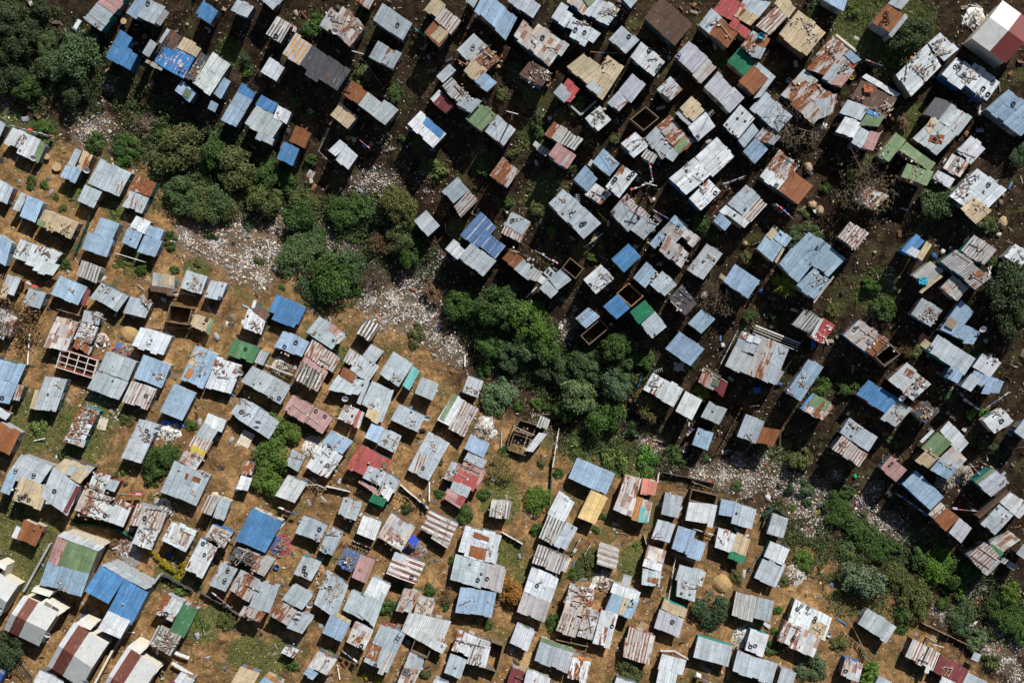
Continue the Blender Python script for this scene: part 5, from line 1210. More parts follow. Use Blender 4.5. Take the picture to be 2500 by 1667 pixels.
clothes 1650,1490 1790,1560|blue and white washing below the two-panel grey shack
pallet 1270,1155|pale wooden pallet standing beside the rust-spotted shack
board 1155,820|grey panel lying in the weedy yard
lumber 980,820|rubble heap above the dense splintered wreck
lumber 2000,1230|heap of grey twigs and laths beside the speckled pale shack
T 1716 1144 1.713
bush 420,375 42 V|yellow-green bush beside the tarpaulined lumber at the sandy gully edge
bush 430,415 30 V|lower crown of the yellow-green bush on the gully edge
tree 660,465 80 G|big round grey-green bush on the sand above the open corner
bush 690,280 60 v|green bush in the row crossing the litter, uphill end
bush 640,260 45 v|small green bush at the uphill end of the row crossing the litter
bush 745,330 55 v|green bush in the middle of the row crossing the litter
bush 790,320 40 v|green bush at the lit side of the row crossing the litter
bush 815,455 55 y|olive bush behind the big round grey-green bush
bush 905,370 50 v|bush at the near side of the green mass below the patchwork plank shack
bush 980,405 65 V|bright bush in the green mass below the patchwork plank shack
bush 1060,440 60 v|green bush in the green mass below the patchwork plank shack
bush 1120,430 50 g|grey-green bush at the far side of the green mass below the plank shack
bush 1070,505 40 V|small bright bush at the foot of the green mass
bush 890,560 75 y|wide olive bush above the twig-shadowed shack
bush 840,620 40 v|green bush beside the twig-shadowed shack
bush 835,670 30 v|little bush at the corner of the twig-shadowed shack
bush 1080,610 55 g|pale bush among the bottom corner litter
bush 1140,710 50 G|round grey-green bush in the bottom corner litter
bush 1090,670 40 g|bush between two pale bushes of the bottom corner litter
bush 1215,705 25 v|small round bush among the corner litter
bush 1285,515 42 V|bright bush at the picture edge in the corner thicket
bush 1240,590 55 v|green bush in the corner thicket
bush 1300,620 60 v|wide green bush at the edge of the corner thicket
bush 1330,690 40 v|bush at the lower end of the corner thicket
bush 1210,800 40 y|dry bush by the dark pit near the bottom corner
bush 570,735 40 y|rusty green shrub beside the curved fence in the open corner
bush 455,825 60 G|domed grey-green bush near the bottom edge
bush 690,855 50 V|bright bush beside the small white shack with dark porch
bush 320,590 22 V|bright small bush by the lane beside the two-roof pale shack
bush 605,345 35 g|pale dry bush beside the sandy clearing
bush 1010,560 35 v|bush at the rim of the litter by the olive bush
fence 580,680 680,800|curving stick fence beside the rusty green shrub
fence 910,640 1160,760|low plank wall along the litter beside the rust shed
fence 595,610 680,770|wire fence down the open corner path
boulder 493,430 11|tan boulder on the sandy clearing
boulder 620,740 9|tan stone beside the curving stick fence of the open corner
boulder 497,540 6|small stone on the sandy clearing
lumber 385,445|stack of tarpaulin-covered lumber at the sandy gully edge
utility 985,740|pale utility post beside the maroon ribbed roof
pole 560,625 600,650|bright blue plank lying near the open corner path
pallet 970,700|brown pallet lying by the low plank wall
tub 525,690|white bucket beside the large tyre-stacked shack
clothes 800,100 935,190|long blue and white washing line in the shaded slope'''
GABLE_DATA = '''T 0 1144
cream-walled gabled house with one broken rust stripe down its roof, beside the lawn|30,1175 175,925 432,1047|w.14 M.42 g1|280,990 345,950 480,1035|235,895 260,862 385,902|d 360,1205
cream-walled gabled house with a wide solid rust stripe, middle of the three striped ones|350,1440 545,1120 790,1283|w.13 M.45 g1|610,1245 660,1200 790,1280|560,1135 605,1090 705,1130|d 635,1550
gabled house with green-tinged lower roof and a rust stripe, cut by the bottom edge|690,1700 935,1300 1162,1450|w.12 M.45 g1|985,1420 1025,1378 1160,1470|930,1310 985,1262 1075,1308|
gabled house cut by the picture's edge, grey roof with a cream annexe|-130,1000 0,770 135,850|g1|-40,780 -5,672 50,705|-60,820 -30,770 20,790|d 10,1015
T 1716 0
gabled house with white front roof and dark red rear roof, tallest at the top edge|1965,280 2195,5 2450,190|W.53 D1'''
# ------------------------------------------------------------------ shacks
COL = {'g': (.375, .425, .455), 'w': (.575, .61, .63), 'b': (.075, .215, .43), 'l': (.275, .385, .50), 'r': (.24, .085, .033), 'm': (.17, .035, .04), 'M': (.12, .03, .018),
       'R': (.42, .085, .085), 'p': (.42, .25, .235), 'e': (.015, .16, .075), 'o': (.17, .25, .13), 't': (.48, .385, .245), 'T': (.60, .42, .185), 'k': (.085, .085, .095),
       'K': (.07, .06, .055), 'c': (.36, .35, .34), 'n': (.115, .065, .045), 'y': (.46, .19, .05), 'Y': (.50, .40, .07), 'z': (.50, .49, .475), 'Z': (.58, .55, .52),
       's': (.415, .455, .475), 'q': (.43, .40, .38), 'i': (.40, .41, .465), 'j': (.55, .21, .16), 'a': (.16, .46, .45), 'v': (.02, .07, .52), 'B': (.11, .20, .38), 'D': (.09, .13, .22),
       'S': (.20, .20, .21), 'W': (.70, .68, .63), 'u': (.03, .18, .46), 'x': (.40, .42, .44)}
WALLC = {'t': (.02, .20, .20), 'b': (.04, .13, .30), 'o': (.05, .10, .09), 'c': (.46, .41, .33), 'g': (.30, .31, .33), 'n': (.13, .085, .055), 'm': (.20, .05, .045), 'e': (.025, .11, .07)}
tyres, planks, stones, extras = [], [], [], []
def short(label, n=11):
    w = label.split(',')[0].split()
    return ' '.join(w[:n])
USED = {}
def uniq_short(label):
    s = short(label)
    if USED.setdefault(s, label) != label: s = ' '.join(label.replace(',', '').split()[:11])
    USED[s] = label
    while s.split()[-1] in ('a', 'the', 'of', 'and', 'with', 'on', 'its', 'in', 'beside', 'at', 'by', 'to', 'below', 'above', 'under', 'two', 'one'): s = ' '.join(s.split()[:-1])
    return s
def pt(s):
    a, b = s.split(','); return float(a), float(b)
class Plane:
    def __init__(s, c, h, gx, gy): s.c, s.z0, s.gx, s.gy = c, c.z + h, gx, gy
    def z(s, x, y): return s.z0 + (x - s.c.x) * s.gx + (y - s.c.y) * s.gy
    def at(s, sx, sy, dz=0):                    # photo pixel -> point on this roof plane
        z = s.z0
        for _ in range(6): x, y = P(sx, sy, z + dz); z = s.z(x, y)
        return Vector((x, y, z + dz))
def roof_mesh(A, B, Cc, rough=1.0, sheet=.88):
    """sheets laid side by side from the edge A-B across to C, ragged at the ends"""
    m = MB(); U, V = B - A, Cc - B; lu, lv = U.length, V.length
    u, v = U / lu, V / lv; nrm = u.cross(v); nrm = nrm if nrm.z > 0 else -nrm; flip = u.cross(v).z < 0
    k = max(1, round(lv / sheet)); edges = [i * lv / k for i in range(k + 1)]
    for i in range(k):
        a, b = edges[i] - (.03 if i else 0), edges[i + 1]
        parts = [(0, lu)]
        if lu > 3.3:
            c = lu * random.uniform(.4, .6); parts = [(0, c + .12), (c, lu)]
        for j, (p, q) in enumerate(parts):
            p0 = p + (random.uniform(-.15, .13) * rough if j == 0 else 0); q0 = q + (random.uniform(-.15, .13) * rough if j == len(parts) - 1 else 0)
            z = .012 * (i % 2) + .02 * j + random.uniform(0, .012); sk = random.uniform(-.035, .035) * rough
            c4 = [A + u * p0 + v * (a + sk), A + u * q0 + v * (a - sk), A + u * q0 + v * (b - sk), A + u * p0 + v * (b + sk)]
            uv = [(p0, a), (q0, a), (q0, b), (p0, b)]
            if flip: c4 = c4[::-1]; uv = uv[::-1]
            lift = [random.uniform(0, .045) * rough for _ in range(4)]
            m.hexa([c + nrm * z for c in c4], [c + nrm * (z + .022 + l) for c, l in zip(c4, lift)], uv, random.random())
    return m
HUE = {}
def roof_section(name, A, B, Cc, code, parent, lab=None):
    c = code[0]; d = int(code[1]); fl = code[2:]
    if 'x' in fl and c != 'Z': A, B, Cc = B, Cc, Cc + (A - B)
    kind = {'z': 'stripe', 'Z': 'stripe', 'K': 'stripe', 'S': 'stripe', 'q': 'patch', 'u': 'flake', 'B': 'stripe', 'D': 'plain'}.get(c, 'plain')
    if c in 'wpt' and d >= 4: kind = 'patch' if c == 'w' and random.random() < .35 else 'plain'
    if c == 'y' and d == 3: kind = 'stripe'
    if c == 'Z': A, B, Cc = B, Cc, Cc + (A - B)
    key = (parent.name, c)
    if key not in HUE: HUE[key] = np.array((1 + random.uniform(-.03, .03), 1, 1 + random.uniform(-.04, .04))) * random.uniform(.90, 1.08)
    base = np.array(COL[c] if c != 'e' or d < 2 else (.065, .19, .085)) * HUE[key]
    rust = d
    kw = dict(rust=.0, rib=.5 if c in 'sSztZn' or 'b' in fl or 's' in fl or 'w' in fl else .12)
    kw['rust'] = {'r': .0}.get(c, d / 10 * (.35 if c in 'beluo' else 1))
    if kind == 'stripe':
        kw['pitch'] = .42
        kw['tint2'] = [.20, .085, .05] if d >= 4 else [.07, .065, .07]
        kw['rust'] = .3 if d in (3, 4, 5) else .12
        if c == 'Z': kw['tint2'] = [.11, .035, .018]; kw['pitch'] = .72
        if c == 'K': kw['tint2'] = [.60, .58, .54]; kw['pitch'] = .5
        if c == 'S': kw['tint2'] = [.42, .40, .38]; kw['pitch'] = .3; kw['rust'] = .35
        if c == 'B': kw['tint2'] = [.40, .42, .45]; kw['pitch'] = 1.15; kw['duty'] = .3; kw['rust'] = 0
        if c == 'y': base = np.array((.47, .48, .49)); kw['tint2'] = [.60, .27, .02]; kw['pitch'] = .62; kw['rust'] = 0
    if c == 'r':
        base = np.array((.25, .10, .05)) if d >= 7 else np.array((.44, .42, .40)); kw['rust'] = 0.2 if d >= 7 else .56 + .07 * (d - 4)
        if d >= 7: base = np.array(RUST[1]) * random.uniform(.8, 1.1)
    m = roof_mesh(A, B, Cc, rough=.4 if d == 0 else 1.0, sheet=.88 if c not in 'cn' else .7)
    kw['tint'] = base; t = kw.pop('tint')
    o = obj(name, m, MR[kind], parent, t, **kw)
    if lab: o['label'] = lab
    return o
def inside(q, x, y):
    s = 0
    for i in range(4):
        a, b = q[i], q[(i + 1) % 4]; c = (b.x - a.x) * (y - a.y) - (b.y - a.y) * (x - a.x)
        if s == 0: s = 1 if c > 0 else -1
        elif c * s < 0: return False
    return True
CNAME = {'j': 'salmon', 'r': 'rusty', 'm': 'maroon', 'R': 'red', 'e': 'green', 'o': 'faded green', 'b': 'blue', 'l': 'pale blue', 't': 'tan', 'k': 'charcoal', 'n': 'brown', 'p': 'pinkish', 'z': 'striped', 'w': 'white', 'y': 'orange', 'Y': 'yellow', 'g': 'grey', 'i': 'lilac', 'a': 'turquoise', 'v': 'royal blue', 'q': 'patched', 'c': 'grey-brown', 's': 'ribbed grey', 'T': 'sand-yellow', 'K': 'dark', 'Z': 'slatted', 'B': 'blue striped', 'D': 'dark blue', 'S': 'dark striped', 'u': 'flaking blue', 'x': 'grey', 'W': 'white', 'M': 'dark red'}
SHACKS = []
def wall_prism(m, q, plane, base_z, inset, drop):
    c = sum(q, Vector()) / 4
    b, t = [], []
    for p in q:
        d = Vector((c.x - p.x, c.y - p.y, 0)); L = d.length; e = p + d / L * min(inset * 1.4, L * .3)
        b.append(Vector((e.x, e.y, min(base_z, tz(e.x, e.y)) - .25))); t.append(Vector((e.x, e.y, plane.z(e.x, e.y) - drop)))
    a2 = sum((t[i].x * t[(i + 1) % 4].y - t[(i + 1) % 4].x * t[i].y) for i in range(4))
    if a2 < 0: b, t = b[::-1], t[::-1]
    m.hexa(b, t, [(0, 0), (3, 0), (3, 2), (0, 2)], random.random()); return b, t
def add_opening(root, b, t, wc):
    """a door (with handle) and a window in the wall that faces the middle of the settlement"""
    best = None
    for i in range(4):
        a, c = b[i], b[(i + 1) % 4]; e = Vector((c.x - a.x, c.y - a.y, 0)); L = e.length
        if L < 1.6: continue
        nrm = Vector((e.y, -e.x, 0)).normalized(); mid = (a + c) / 2
        f = -(nrm.x * mid.x + nrm.y * mid.y)
        if best is None or f > best[0]: best = (f, i, L, nrm, e.normalized())
    if not best: return
    f, i, L, nrm, e = best; a = b[i]
    s = random.uniform(.35, L - 1.2) if L > 1.7 else .4
    gz = tz(a.x + e.x * s, a.y + e.y * s) + .03; topz = min(t[i].z, t[(i + 1) % 4].z)
    dh = min(1.85, topz - gz - .12)
    if dh < 1.2: return
    m = MB(); c0 = Vector((a.x, a.y, gz)) + e * s + nrm * .02
    rot = Vector((1, 0, 0)).rotation_difference(e).to_matrix() if abs(e.x) < .9999 else None
    rotm = __import__('mathutils').Matrix.Rotation(math.atan2(e.y, e.x), 3, 'Z')
    m.box(c0 + e * .42 + Vector((0, 0, dh / 2)), (.84, .05, dh), rotm)
    d = obj('door', m, M_WOOD, root, random.choice([(.20, .12, .07), (.10, .16, .22), (.33, .31, .28), (.16, .06, .05), (.08, .13, .09)]))
    k = MB(); k.box(c0 + e * .74 + nrm * .05 + Vector((0, 0, dh * .5)), (.10, .06, .05), rotm); obj('handle', k, M_CLEAN, d, (.3, .3, .3))
    if L > 3.2:
        s2 = s + 1.3 if s + 2.3 < L else s - 1.25
        if s2 > .2:
            m = MB(); wz = max(gz + 1.0, tz(a.x + e.x * s2, a.y + e.y * s2) + .8)
            if wz + .75 < topz:
                m.box(Vector((a.x, a.y, wz + .3)) + e * (s2 + .4) + nrm * .025, (.8, .05, .6), rotm)
                wn = obj('window', m, M_WOOD, root, (.40, .38, .35)); m = MB()
                m.box(Vector((a.x, a.y, wz + .3)) + e * (s2 + .4) + nrm * .055, (.66, .02, .46), rotm); obj('pane', m, M_CLEAN, wn, (.03, .04, .05))
def build_shack(label, secs, opt, tile):
    X0, Y0, sc = tile
    S = lambda p: (X0 + p[0] / sc, Y0 + p[1] / sc)
    quads = [([S(pt(a)) for a in s.split()[:3]], s.split()[3]) for s in secs]
    allp = [p for q, _ in quads for p in q]
    cx = (min(p[0] for p in allp) + max(p[0] for p in allp)) / 2; cy = (min(p[1] for p in allp) + max(p[1] for p in allp)) / 2
    h = float(opt.get('h', [random.uniform(2.1, 2.5)])[0])
    c = G(cx, cy, h); c.z = tz(c.x, c.y); gx, gy = grad(c.x, c.y)
    rx, ry = random.uniform(-.05, .05), random.uniform(-.05, .05)
    pl = Plane(c, h, gx * .35 + rx, gy * .35 + ry)
    frame = all(k[0] == 'X' or k == 'H' for _, k in quads)
    short_l = uniq_short(label); root = thing('roofless_frame' if frame else 'shack', label, 'hut frame' if frame else 'shack', c, 'roofless frames of huts' if frame else 'tin shacks of the settlement')
    root['short'] = short_l
    root.location = (0, 0, 0)
    if 'w' in opt: wc = np.array(WALLC[opt['w'][0]])
    else: wc = np.array(random.choice([(.30, .32, .34), (.17, .11, .07), (.24, .22, .20), (.12, .15, .19), (.33, .27, .2), (.09, .11, .12), (.28, .30, .33)])) * random.uniform(.8, 1.1)
    wm = MB(); done = []; op = None
    big = max(abs((q[1][0] - q[0][0]) * (q[2][1] - q[1][1]) - (q[1][1] - q[0][1]) * (q[2][0] - q[1][0])) for q, _ in quads)
    ncol = {}
    for i, (q, code) in enumerate(quads):
        lift = .035 * i
        A, B, D = (pl.at(*p, lift) for p in q); four = [A, B, D, A + D - B]; m4 = sum(four, Vector()) / 4
        area = (B - A).cross(D - B).length
        if code == 'X' or code == 'H':
            base = [Vector((p.x, p.y, tz(p.x, p.y))) for p in four]
            fm = MB()
            for k in range(4):
                a, b2 = four[k], four[(k + 1) % 4]; ba, bb = base[k], base[(k + 1) % 4]
                inn = (m4 - (a + b2) / 2); inn.z = 0; inn = inn.normalized() * .06
                a2, b3 = a + Vector((0, 0, -.5)), b2 + Vector((0, 0, -.5))
                if code == 'X': fm.hexa([Vector((ba.x, ba.y, ba.z - .3)), Vector((bb.x, bb.y, bb.z - .3)), Vector((bb.x, bb.y, bb.z - .3)) + inn, Vector((ba.x, ba.y, ba.z - .3)) + inn], [a2, b3, b3 + inn, a2 + inn], sv=random.random())
                fm.beam(a + Vector((0, 0, -.45)), b2 + Vector((0, 0, -.45)), .11, .10)
                fm.beam(ba - Vector((0, 0, .3)), a + Vector((0, 0, -.38)), .11)
            obj('timber_frame', fm, M_WOOD, root, (.30, .18, .08) if 'orange' in label else (.17, .115, .07) if 'timber' in label or 'brown' in label else (.15, .11, .08))
            if code == 'H':
                for k in range(4):
                    a, b2 = four[k], four[(k + 1) % 4]; bb = [Vector((p.x, p.y, tz(p.x, p.y) - .3)) for p in (a, b2)]
                    inn = (m4 - (a + b2) / 2); inn.z = 0; inn = inn.normalized() * .08; dz = Vector((0, 0, -.12))
                    w2 = MB(); w2.hexa([bb[0], bb[1], bb[1] + inn, bb[0] + inn], [a + dz, b2 + dz, b2 + dz + inn, a + dz + inn]); obj('wall', w2, M_WALL, root, (.62, .60, .56) if k % 2 == 0 else (.30, .03, .04))
                rf = MB(); U, V = B - A, D - B
                for t in (.02, .25, .5, .75, .98): rf.beam(A + V * t, A + V * t + U, .10, .10)
                for t in (.02, .34, .67, .98): rf.beam(A + U * t + Vector((0, 0, .03)), A + U * t + V + Vector((0, 0, .03)), .09, .09)
                obj('rafters', rf, M_WOOD, root, (.60, .57, .50))
            continue
        k0 = code[0]; ncol[k0] = 1
        roof_section('roof', A, B, D, code, root, (CNAME.get(k0, '') + ' roof section') if len(quads) > 1 else None)
        if area > 1.6 and not any(inside(f, m4.x, m4.y) for f in done):
            b, t = wall_prism(wm, four, pl, tz(m4.x, m4.y), .13 + .012 * i, .035)
            if op is None or area > op[0]: op = (area, b, t)
        done.append(four)
    if wm.f:
        obj('wall', wm, M_WALL, root, wc)
        add_opening(root, op[1], op[2], wc)
    top = .035 * len(quads) + .05
    for key, vals in opt.items():
        if key in 'yskdaBLGOTNY' and len(key) == 1:
            try: extras.append((key, [S(pt(v)) if ',' in v else v for v in vals], pl, top, short_l, label))
            except ValueError: pass
    # a few of the bricks and stones that hold down the sheets are seen on plain roofs too
    return root
def build_gable(label, spec, secs, tile):
    X0, Y0, sc = tile; S = lambda p: (X0 + p[0] / sc, Y0 + p[1] / sc)
    q = [S(pt(a)) for a in secs[0].split()]
    cx, cy = (q[0][0] + q[2][0]) / 2, (q[0][1] + q[2][1]) / 2; h = 2.7 if X0 < 1000 else 3.6
    c = G(cx, cy, h); c.z = tz(c.x, c.y); pl = Plane(c, h, 0, 0)
    A, B, D = (pl.at(*p) for p in q); E = A + D - B; V = D - B; ridge = .95
    root = thing('gabled_house', label, 'house', (0, 0, 0), 'cream gabled houses')
    m = MB(); four = [A, B, D, E]; ins = []
    ctr = sum(four, Vector()) / 4
    for p in four:
        d = ctr - p; ins.append(p + d.normalized() * .2)
    if sum((ins[i].x * ins[(i + 1) % 4].y - ins[(i + 1) % 4].x * ins[i].y) for i in range(4)) < 0: order = [3, 2, 1, 0]
    else: order = [0, 1, 2, 3]
    I = [ins[k] for k in order]
    m.hexa([Vector((p.x, p.y, tz(p.x, p.y) - .4)) for p in I], [Vector((p.x, p.y, pl.z0 - .05)) for p in I])
    for s0, s1 in ((ins[0], ins[1]), (ins[3], ins[2])):
        mid = (s0 + s1) / 2; z0 = Vector((0, 0, -.05)); inw = (ctr - mid); inw.z = 0; inw = inw.normalized() * .12
        t3 = [s0 + z0, s1 + z0, mid + Vector((0, 0, ridge - .08))]
        m.face(t3); m.face([p + inw for p in t3][::-1])
        for i in range(3): m.face([t3[i], t3[(i + 1) % 3], t3[(i + 1) % 3] + inw, t3[i] + inw])
    obj('wall', m, M_HOUSE, root, (.60, .55, .44))
    parts = secs[1].split(); f = 0.0; col = {'W': (.62, .62, .60), 'D': (.16, .035, .03), 'w': (.44, .45, .46), 'M': COL['M'], 'g': (.43, .44, .43)}
    for i, s in enumerate(parts):
        k = s[0]; f1 = float('0' + s[1:]) if s[1:] and s[1] == '.' else 1.0
        rm = MB(); lift = .02 if k == 'M' else 0
        for s_, (P0, P1) in enumerate(((A, B), (B, A))):
            e0, r0 = P0 + V * f, (A + B) / 2 + V * f + Vector((0, 0, ridge)); e1, r1 = P0 + V * f1, (A + B) / 2 + V * f1 + Vector((0, 0, ridge))
            quad = [e0, e1, r1, r0]; L = (r0 - e0).length; wv = (e1 - e0).length; uv = [(0, 0), (0, wv), (L, wv), (L, 0)]
            nr = (e1 - e0).cross(r0 - e0)
            if nr.z < 0: quad, uv = quad[::-1], uv[::-1]
            z = Vector((0, 0, lift)); rm.hexa([p + z for p in quad], [p + z + Vector((0, 0, .05)) for p in quad], uv, .5)
        if k == 'M':
            o = obj('roof', rm, MR['plain'], root, (.14, .042, .025), rust=.25, rib=.6); o['label'] = 'rust-brown roof stripe'
        else: obj('roof', rm, M_HOUSE, root, col[k])
        f = f1
    for i, s in enumerate([z for z in secs[2:] if z.strip()]):
        if s.startswith('d '):
            extras.append(('d', [S(pt(v)) for v in s[2:].split()], pl, .5, uniq_short(label), label)); continue
        p3 = [S(pt(a)) for a in s.split()]; pz = Plane(c, h - .1 - .08 * i, 0, 0); a, b, d = (pz.at(*p) for p in p3)
        four = [a, b, d, a + d - b]
        am = MB()
        if (b - a).cross(d - b).z < 0: four = four[::-1]
        am.hexa([Vector((p.x, p.y, tz(p.x, p.y) - .3)) for p in four], four); an = obj('annexe', am, M_HOUSE, root, (.64, .59, .48))
        rm = MB(); ctr2 = sum(four, Vector()) / 4
        rm.hexa([p + Vector((0, 0, .003)) for p in four], [p + (p - ctr2).normalized() * .08 + Vector((0, 0, .09)) for p in four]); obj('annexe_roof', rm, M_HOUSE, an, (.70, .68, .62))
        if i == 0:
            for t in (.3, .68):
                pm = MB(); e = (d - b); cc = (a + b) / 2 + e * t + Vector((0, 0, .12))
                pm.box(cc, (.95, .55, .05), __import__('mathutils').Matrix.Rotation(math.atan2(e.y, e.x), 3, 'Z')); obj('skylight', pm, M_CLEAN, an, (.22, .19, .15) if t < .5 else (.10, .07, .05))
def parse(text):
    tile = None
    for line in text.strip().split('\n'):
        if line.startswith('T '):
            a = line.split()[1:]; tile = (float(a[0]), float(a[1]), float(a[2]) if len(a) > 2 else 3.0); continue
        yield tile, line
for tile, line in parse(SHACK_DATA):
    f = line.split('|'); secs, opt = [], {}
    for s in f[1:]:
        w0 = s.split()
        if len(w0) == 0: continue
        if ',' in w0[0]: secs.append(s)
        else: opt.setdefault(w0[0], []).extend(w0[1:])
    build_shack(f[0], secs, opt, tile)
for tile, line in parse(GABLE_DATA):
    f = line.split('|'); build_gable(f[0], None, f[1:], tile)

# ------------------------------------------------------------------ what lies on the roofs
Mat = __import__('mathutils').Matrix
def tyre_mesh():
    m = MB(); n = 18; prof = [(.20, -.07), (.24, -.08), (.28, -.05), (.28, .05), (.24, .08), (.20, .07), (.205, 0), (.20, -.07)]
    m.lathe(prof, n); return m.mesh('tyre')
TY = tyre_mesh()
def put_tyre(p, label, group, s=1.0, tilt=None):
    o = obj('tyre', TY, M_TYRE, loc=p); o.scale = (s,) * 3; o.rotation_euler = tilt or (random.uniform(-.06, .06), random.uniform(-.06, .06), random.uniform(0, 3)); tag(o, label, 'tyre', group)
def stone_mesh(seed):
    r = random.Random(seed); m = MB()
    prof = [(.001, -.5)] + [(math.cos(t) * r.uniform(.85, 1.1) * .5, math.sin(t) * .5) for t in (-.9, -.3, .3, .9)] + [(.001, .5)]
    m.lathe(prof, 8); m.v = [(x * r.uniform(.8, 1.15), y * r.uniform(.8, 1.15), z) for x, y, z in m.v]; return m.mesh('stone')
ST = [stone_mesh(i) for i in range(5)]
plank_list = []
def dish(p, label):
    t = thing('satellite_dish', label, 'satellite dish', p, 'satellite dishes on the shacks')
    m = MB(); n = 16; tl = Mat.Rotation(R(35), 3, 'X')
    m.lathe([(.001, .0), (.2, .02), (.36, .07), (.44, .12), (.43, .13), (.2, .035), (.001, .015)], n)
    m.v = [tuple(tl @ Vector(v) + Vector((0, 0, .55))) for v in m.v]; obj('reflector', m, M_CLEAN, t, (.72, .72, .70))
    m = MB(); m.tube([(0, 0, -.1), (0, .03, .55)], .03); obj('mast', m, M_CLEAN, t, (.4, .4, .4))
    m = MB(); m.tube([tuple(tl @ Vector((0, -.4, .1)) + Vector((0, 0, .55))), tuple(tl @ Vector((0, -.05, .5)) + Vector((0, 0, .55)))], .015); m.box(tl @ Vector((0, -.05, .5)) + Vector((0, 0, .55)), (.09, .09, .13)); obj('feed_arm', m, M_CLEAN, t, (.3, .3, .3))
def sheet_obj(name, pts, th, mat, tint, label, cat, group=None, **kw):
    m = MB(); c = pts
    if (c[1] - c[0]).cross(c[2] - c[1]).z < 0: c = c[::-1]
    m.hexa(c, [p + Vector((0, 0, th)) for p in c], [(0, 0), (1, 0), (1, 1), (0, 1)], .5); o = obj(name, m, mat, tint=tint, **kw); return tag(o, label, cat, group)
DARK_JUNK = ('charred', 'black', 'dark', 'twig', 'scribble')
for key, ps, pl, top, sh, label in extras:
    if key == 'y':
        for p in ps: put_tyre(pl.at(*p, top + .09), 'black tyre lying on the ' + sh, 'tyres on the ' + sh, random.uniform(.8, 1.0))
    elif key == 's':
        g_ = random.choice([(.16, .12, .09), (.34, .30, .26), (.10, .09, .085), (.45, .36, .26)])
        for p in ps:
            o = obj('stone', random.choice(ST), M_STONE, loc=pl.at(*p, top + .06), tint=g_); s = random.uniform(.28, .42); o.scale = (s, s * random.uniform(.6, 1), s * .6); o.rotation_euler.z = random.uniform(0, 6)
            tag(o, 'stone holding down the roof of the ' + ' '.join(sh.split()[:9]) if len(sh.split()) > 8 else 'stone weighing down the ' + sh, 'stone', 'stones on the ' + sh)
    elif key == 'k':
        if len(ps) % 2: ps = ps[:-1]
        cnt = len(ps) // 2
        if any(w_ in label for w_ in ('charred', 'black scrap', 'burnt')): pal = [(.05, .045, .04), (.09, .08, .07), (.4, .38, .35)]
        elif any(w_ in label for w_ in ('twig', 'branch', 'brown', 'scrap', 'junk')): pal = [(.13, .085, .055), (.42, .38, .33), (.22, .15, .10)]
        else: pal = [(.38, .33, .27), (.16, .12, .09), (.30, .26, .22)]
        for i in range(cnt): plank_list.append((ps[2 * i], ps[2 * i + 1], pl, top + .03 + .025 * (i % 6), sh, pal[i % 3]))
    elif key == 'd':
        for p in ps: dish(pl.at(*p, top), 'white dish on the ' + sh)
    elif key == 'a':
        for p in ps:
            t = thing('aerial', 'tall television aerial on the ' + sh, 'aerial', pl.at(*p, top - .1), 'television aerials')
            m = MB(); m.tube([(0, 0, -.3), (0, 0, 1.6)], .03); obj('mast', m, M_CLEAN, t, (.5, .5, .5))
            m = MB(); m.tube([(-.6, 0, 1.5), (.6, .1, 1.55)], .02)
            for x in (-.5, -.25, 0, .25, .5): m.tube([(x, -.3, 1.52), (x, .3, 1.55)], .014, 5)
            obj('boom', m, M_CLEAN, t, (.6, .6, .6)); t.rotation_euler.z = random.uniform(0, 3)
    elif key == 'L':
        a, b = pl.at(*ps[0], top + .06), pl.at(*ps[1], top + .06); m = MB(); d = (b - a); sd_ = Vector((-d.y, d.x, 0)).normalized() * .25
        m.beam(a - sd_, b - sd_, .08); m.beam(a + sd_, b + sd_, .08)
        k = int(d.length / .35)
        for i in range(1, k): m.beam(a - sd_ + d * i / k, a + sd_ + d * i / k, .06)
        tag(obj('ladder', m, M_WOOD, tint=(.06, .05, .05)), 'dark ladder lying on the ' + sh, 'ladder')
    elif key == 'B':
        m = MB(); m.lathe([(.001, 0), (.26, 0), (.36, .3), (.38, .3), (.37, .33), (.33, .31), (.25, .03), (.001, .03)], 14)
        tq = (.02, .30, .42) if 'turquoise' in label else (.03, .10, .35)
        tag(obj('tub', m, M_CLEAN, tint=tq, loc=pl.at(*ps[0], top)), ('turquoise' if 'turquoise' in label else 'blue') + ' tub standing on the ' + sh, 'tub')
    elif key == 'G':
        if len(ps) < 2: continue
        a, b = pl.at(*ps[0], top + .03), pl.at(*ps[1], top + .03); d = b - a; sd_ = Vector((-d.y, d.x, 0)).normalized() * .45
        c_ = (.10, .14, .08) if 'green' in label else (.30, .33, .36)
        sheet_obj('loose_sheet', [a - sd_, b - sd_, b + sd_, a + sd_], .03, M_TINT, c_, ('green' if 'green' in label else 'grey') + ' loose sheet on the ' + sh, 'sheet')
    elif key == 'O':
        c_ = pl.at(*ps[0], top + .02); m = MB(); n = 7; blue = 'turquoise' in label
        hs = [[.05 + random.uniform(0, .22) for _ in range(n)] for _ in range(n)]
        for i in range(n - 1):
            for j in range(n - 1):
                q = [c_ + Vector(((i + a - 3) * .18 + .06 * math.sin(j + b), (j + b - 3) * .16 + .06 * math.sin(i * 2 + a), hs[i + a][j + b])) for a, b in ((0, 0), (1, 0), (1, 1), (0, 1))]
                m.face(q)
        tag(obj('tarpaulin', m, M_TINT, tint=(.03, .30, .42) if blue else (.36, .11, .045)), ('turquoise scrap sheet on the ' if blue else 'crumpled orange tarpaulin on the ') + ' '.join(sh.split()[:10]), 'tarpaulin')
    elif key == 'N':
        c_ = pl.at(*ps[0], top + .01); m = MB(); m.box(c_, (1.15, 1.25, .04), Mat.Rotation(R(-30), 3, 'Z')); tag(obj('mat', m, M_WOOD, tint=(.22, .17, .12)), 'square brown mat on the ' + sh, 'mat')
    elif key == 'Y':
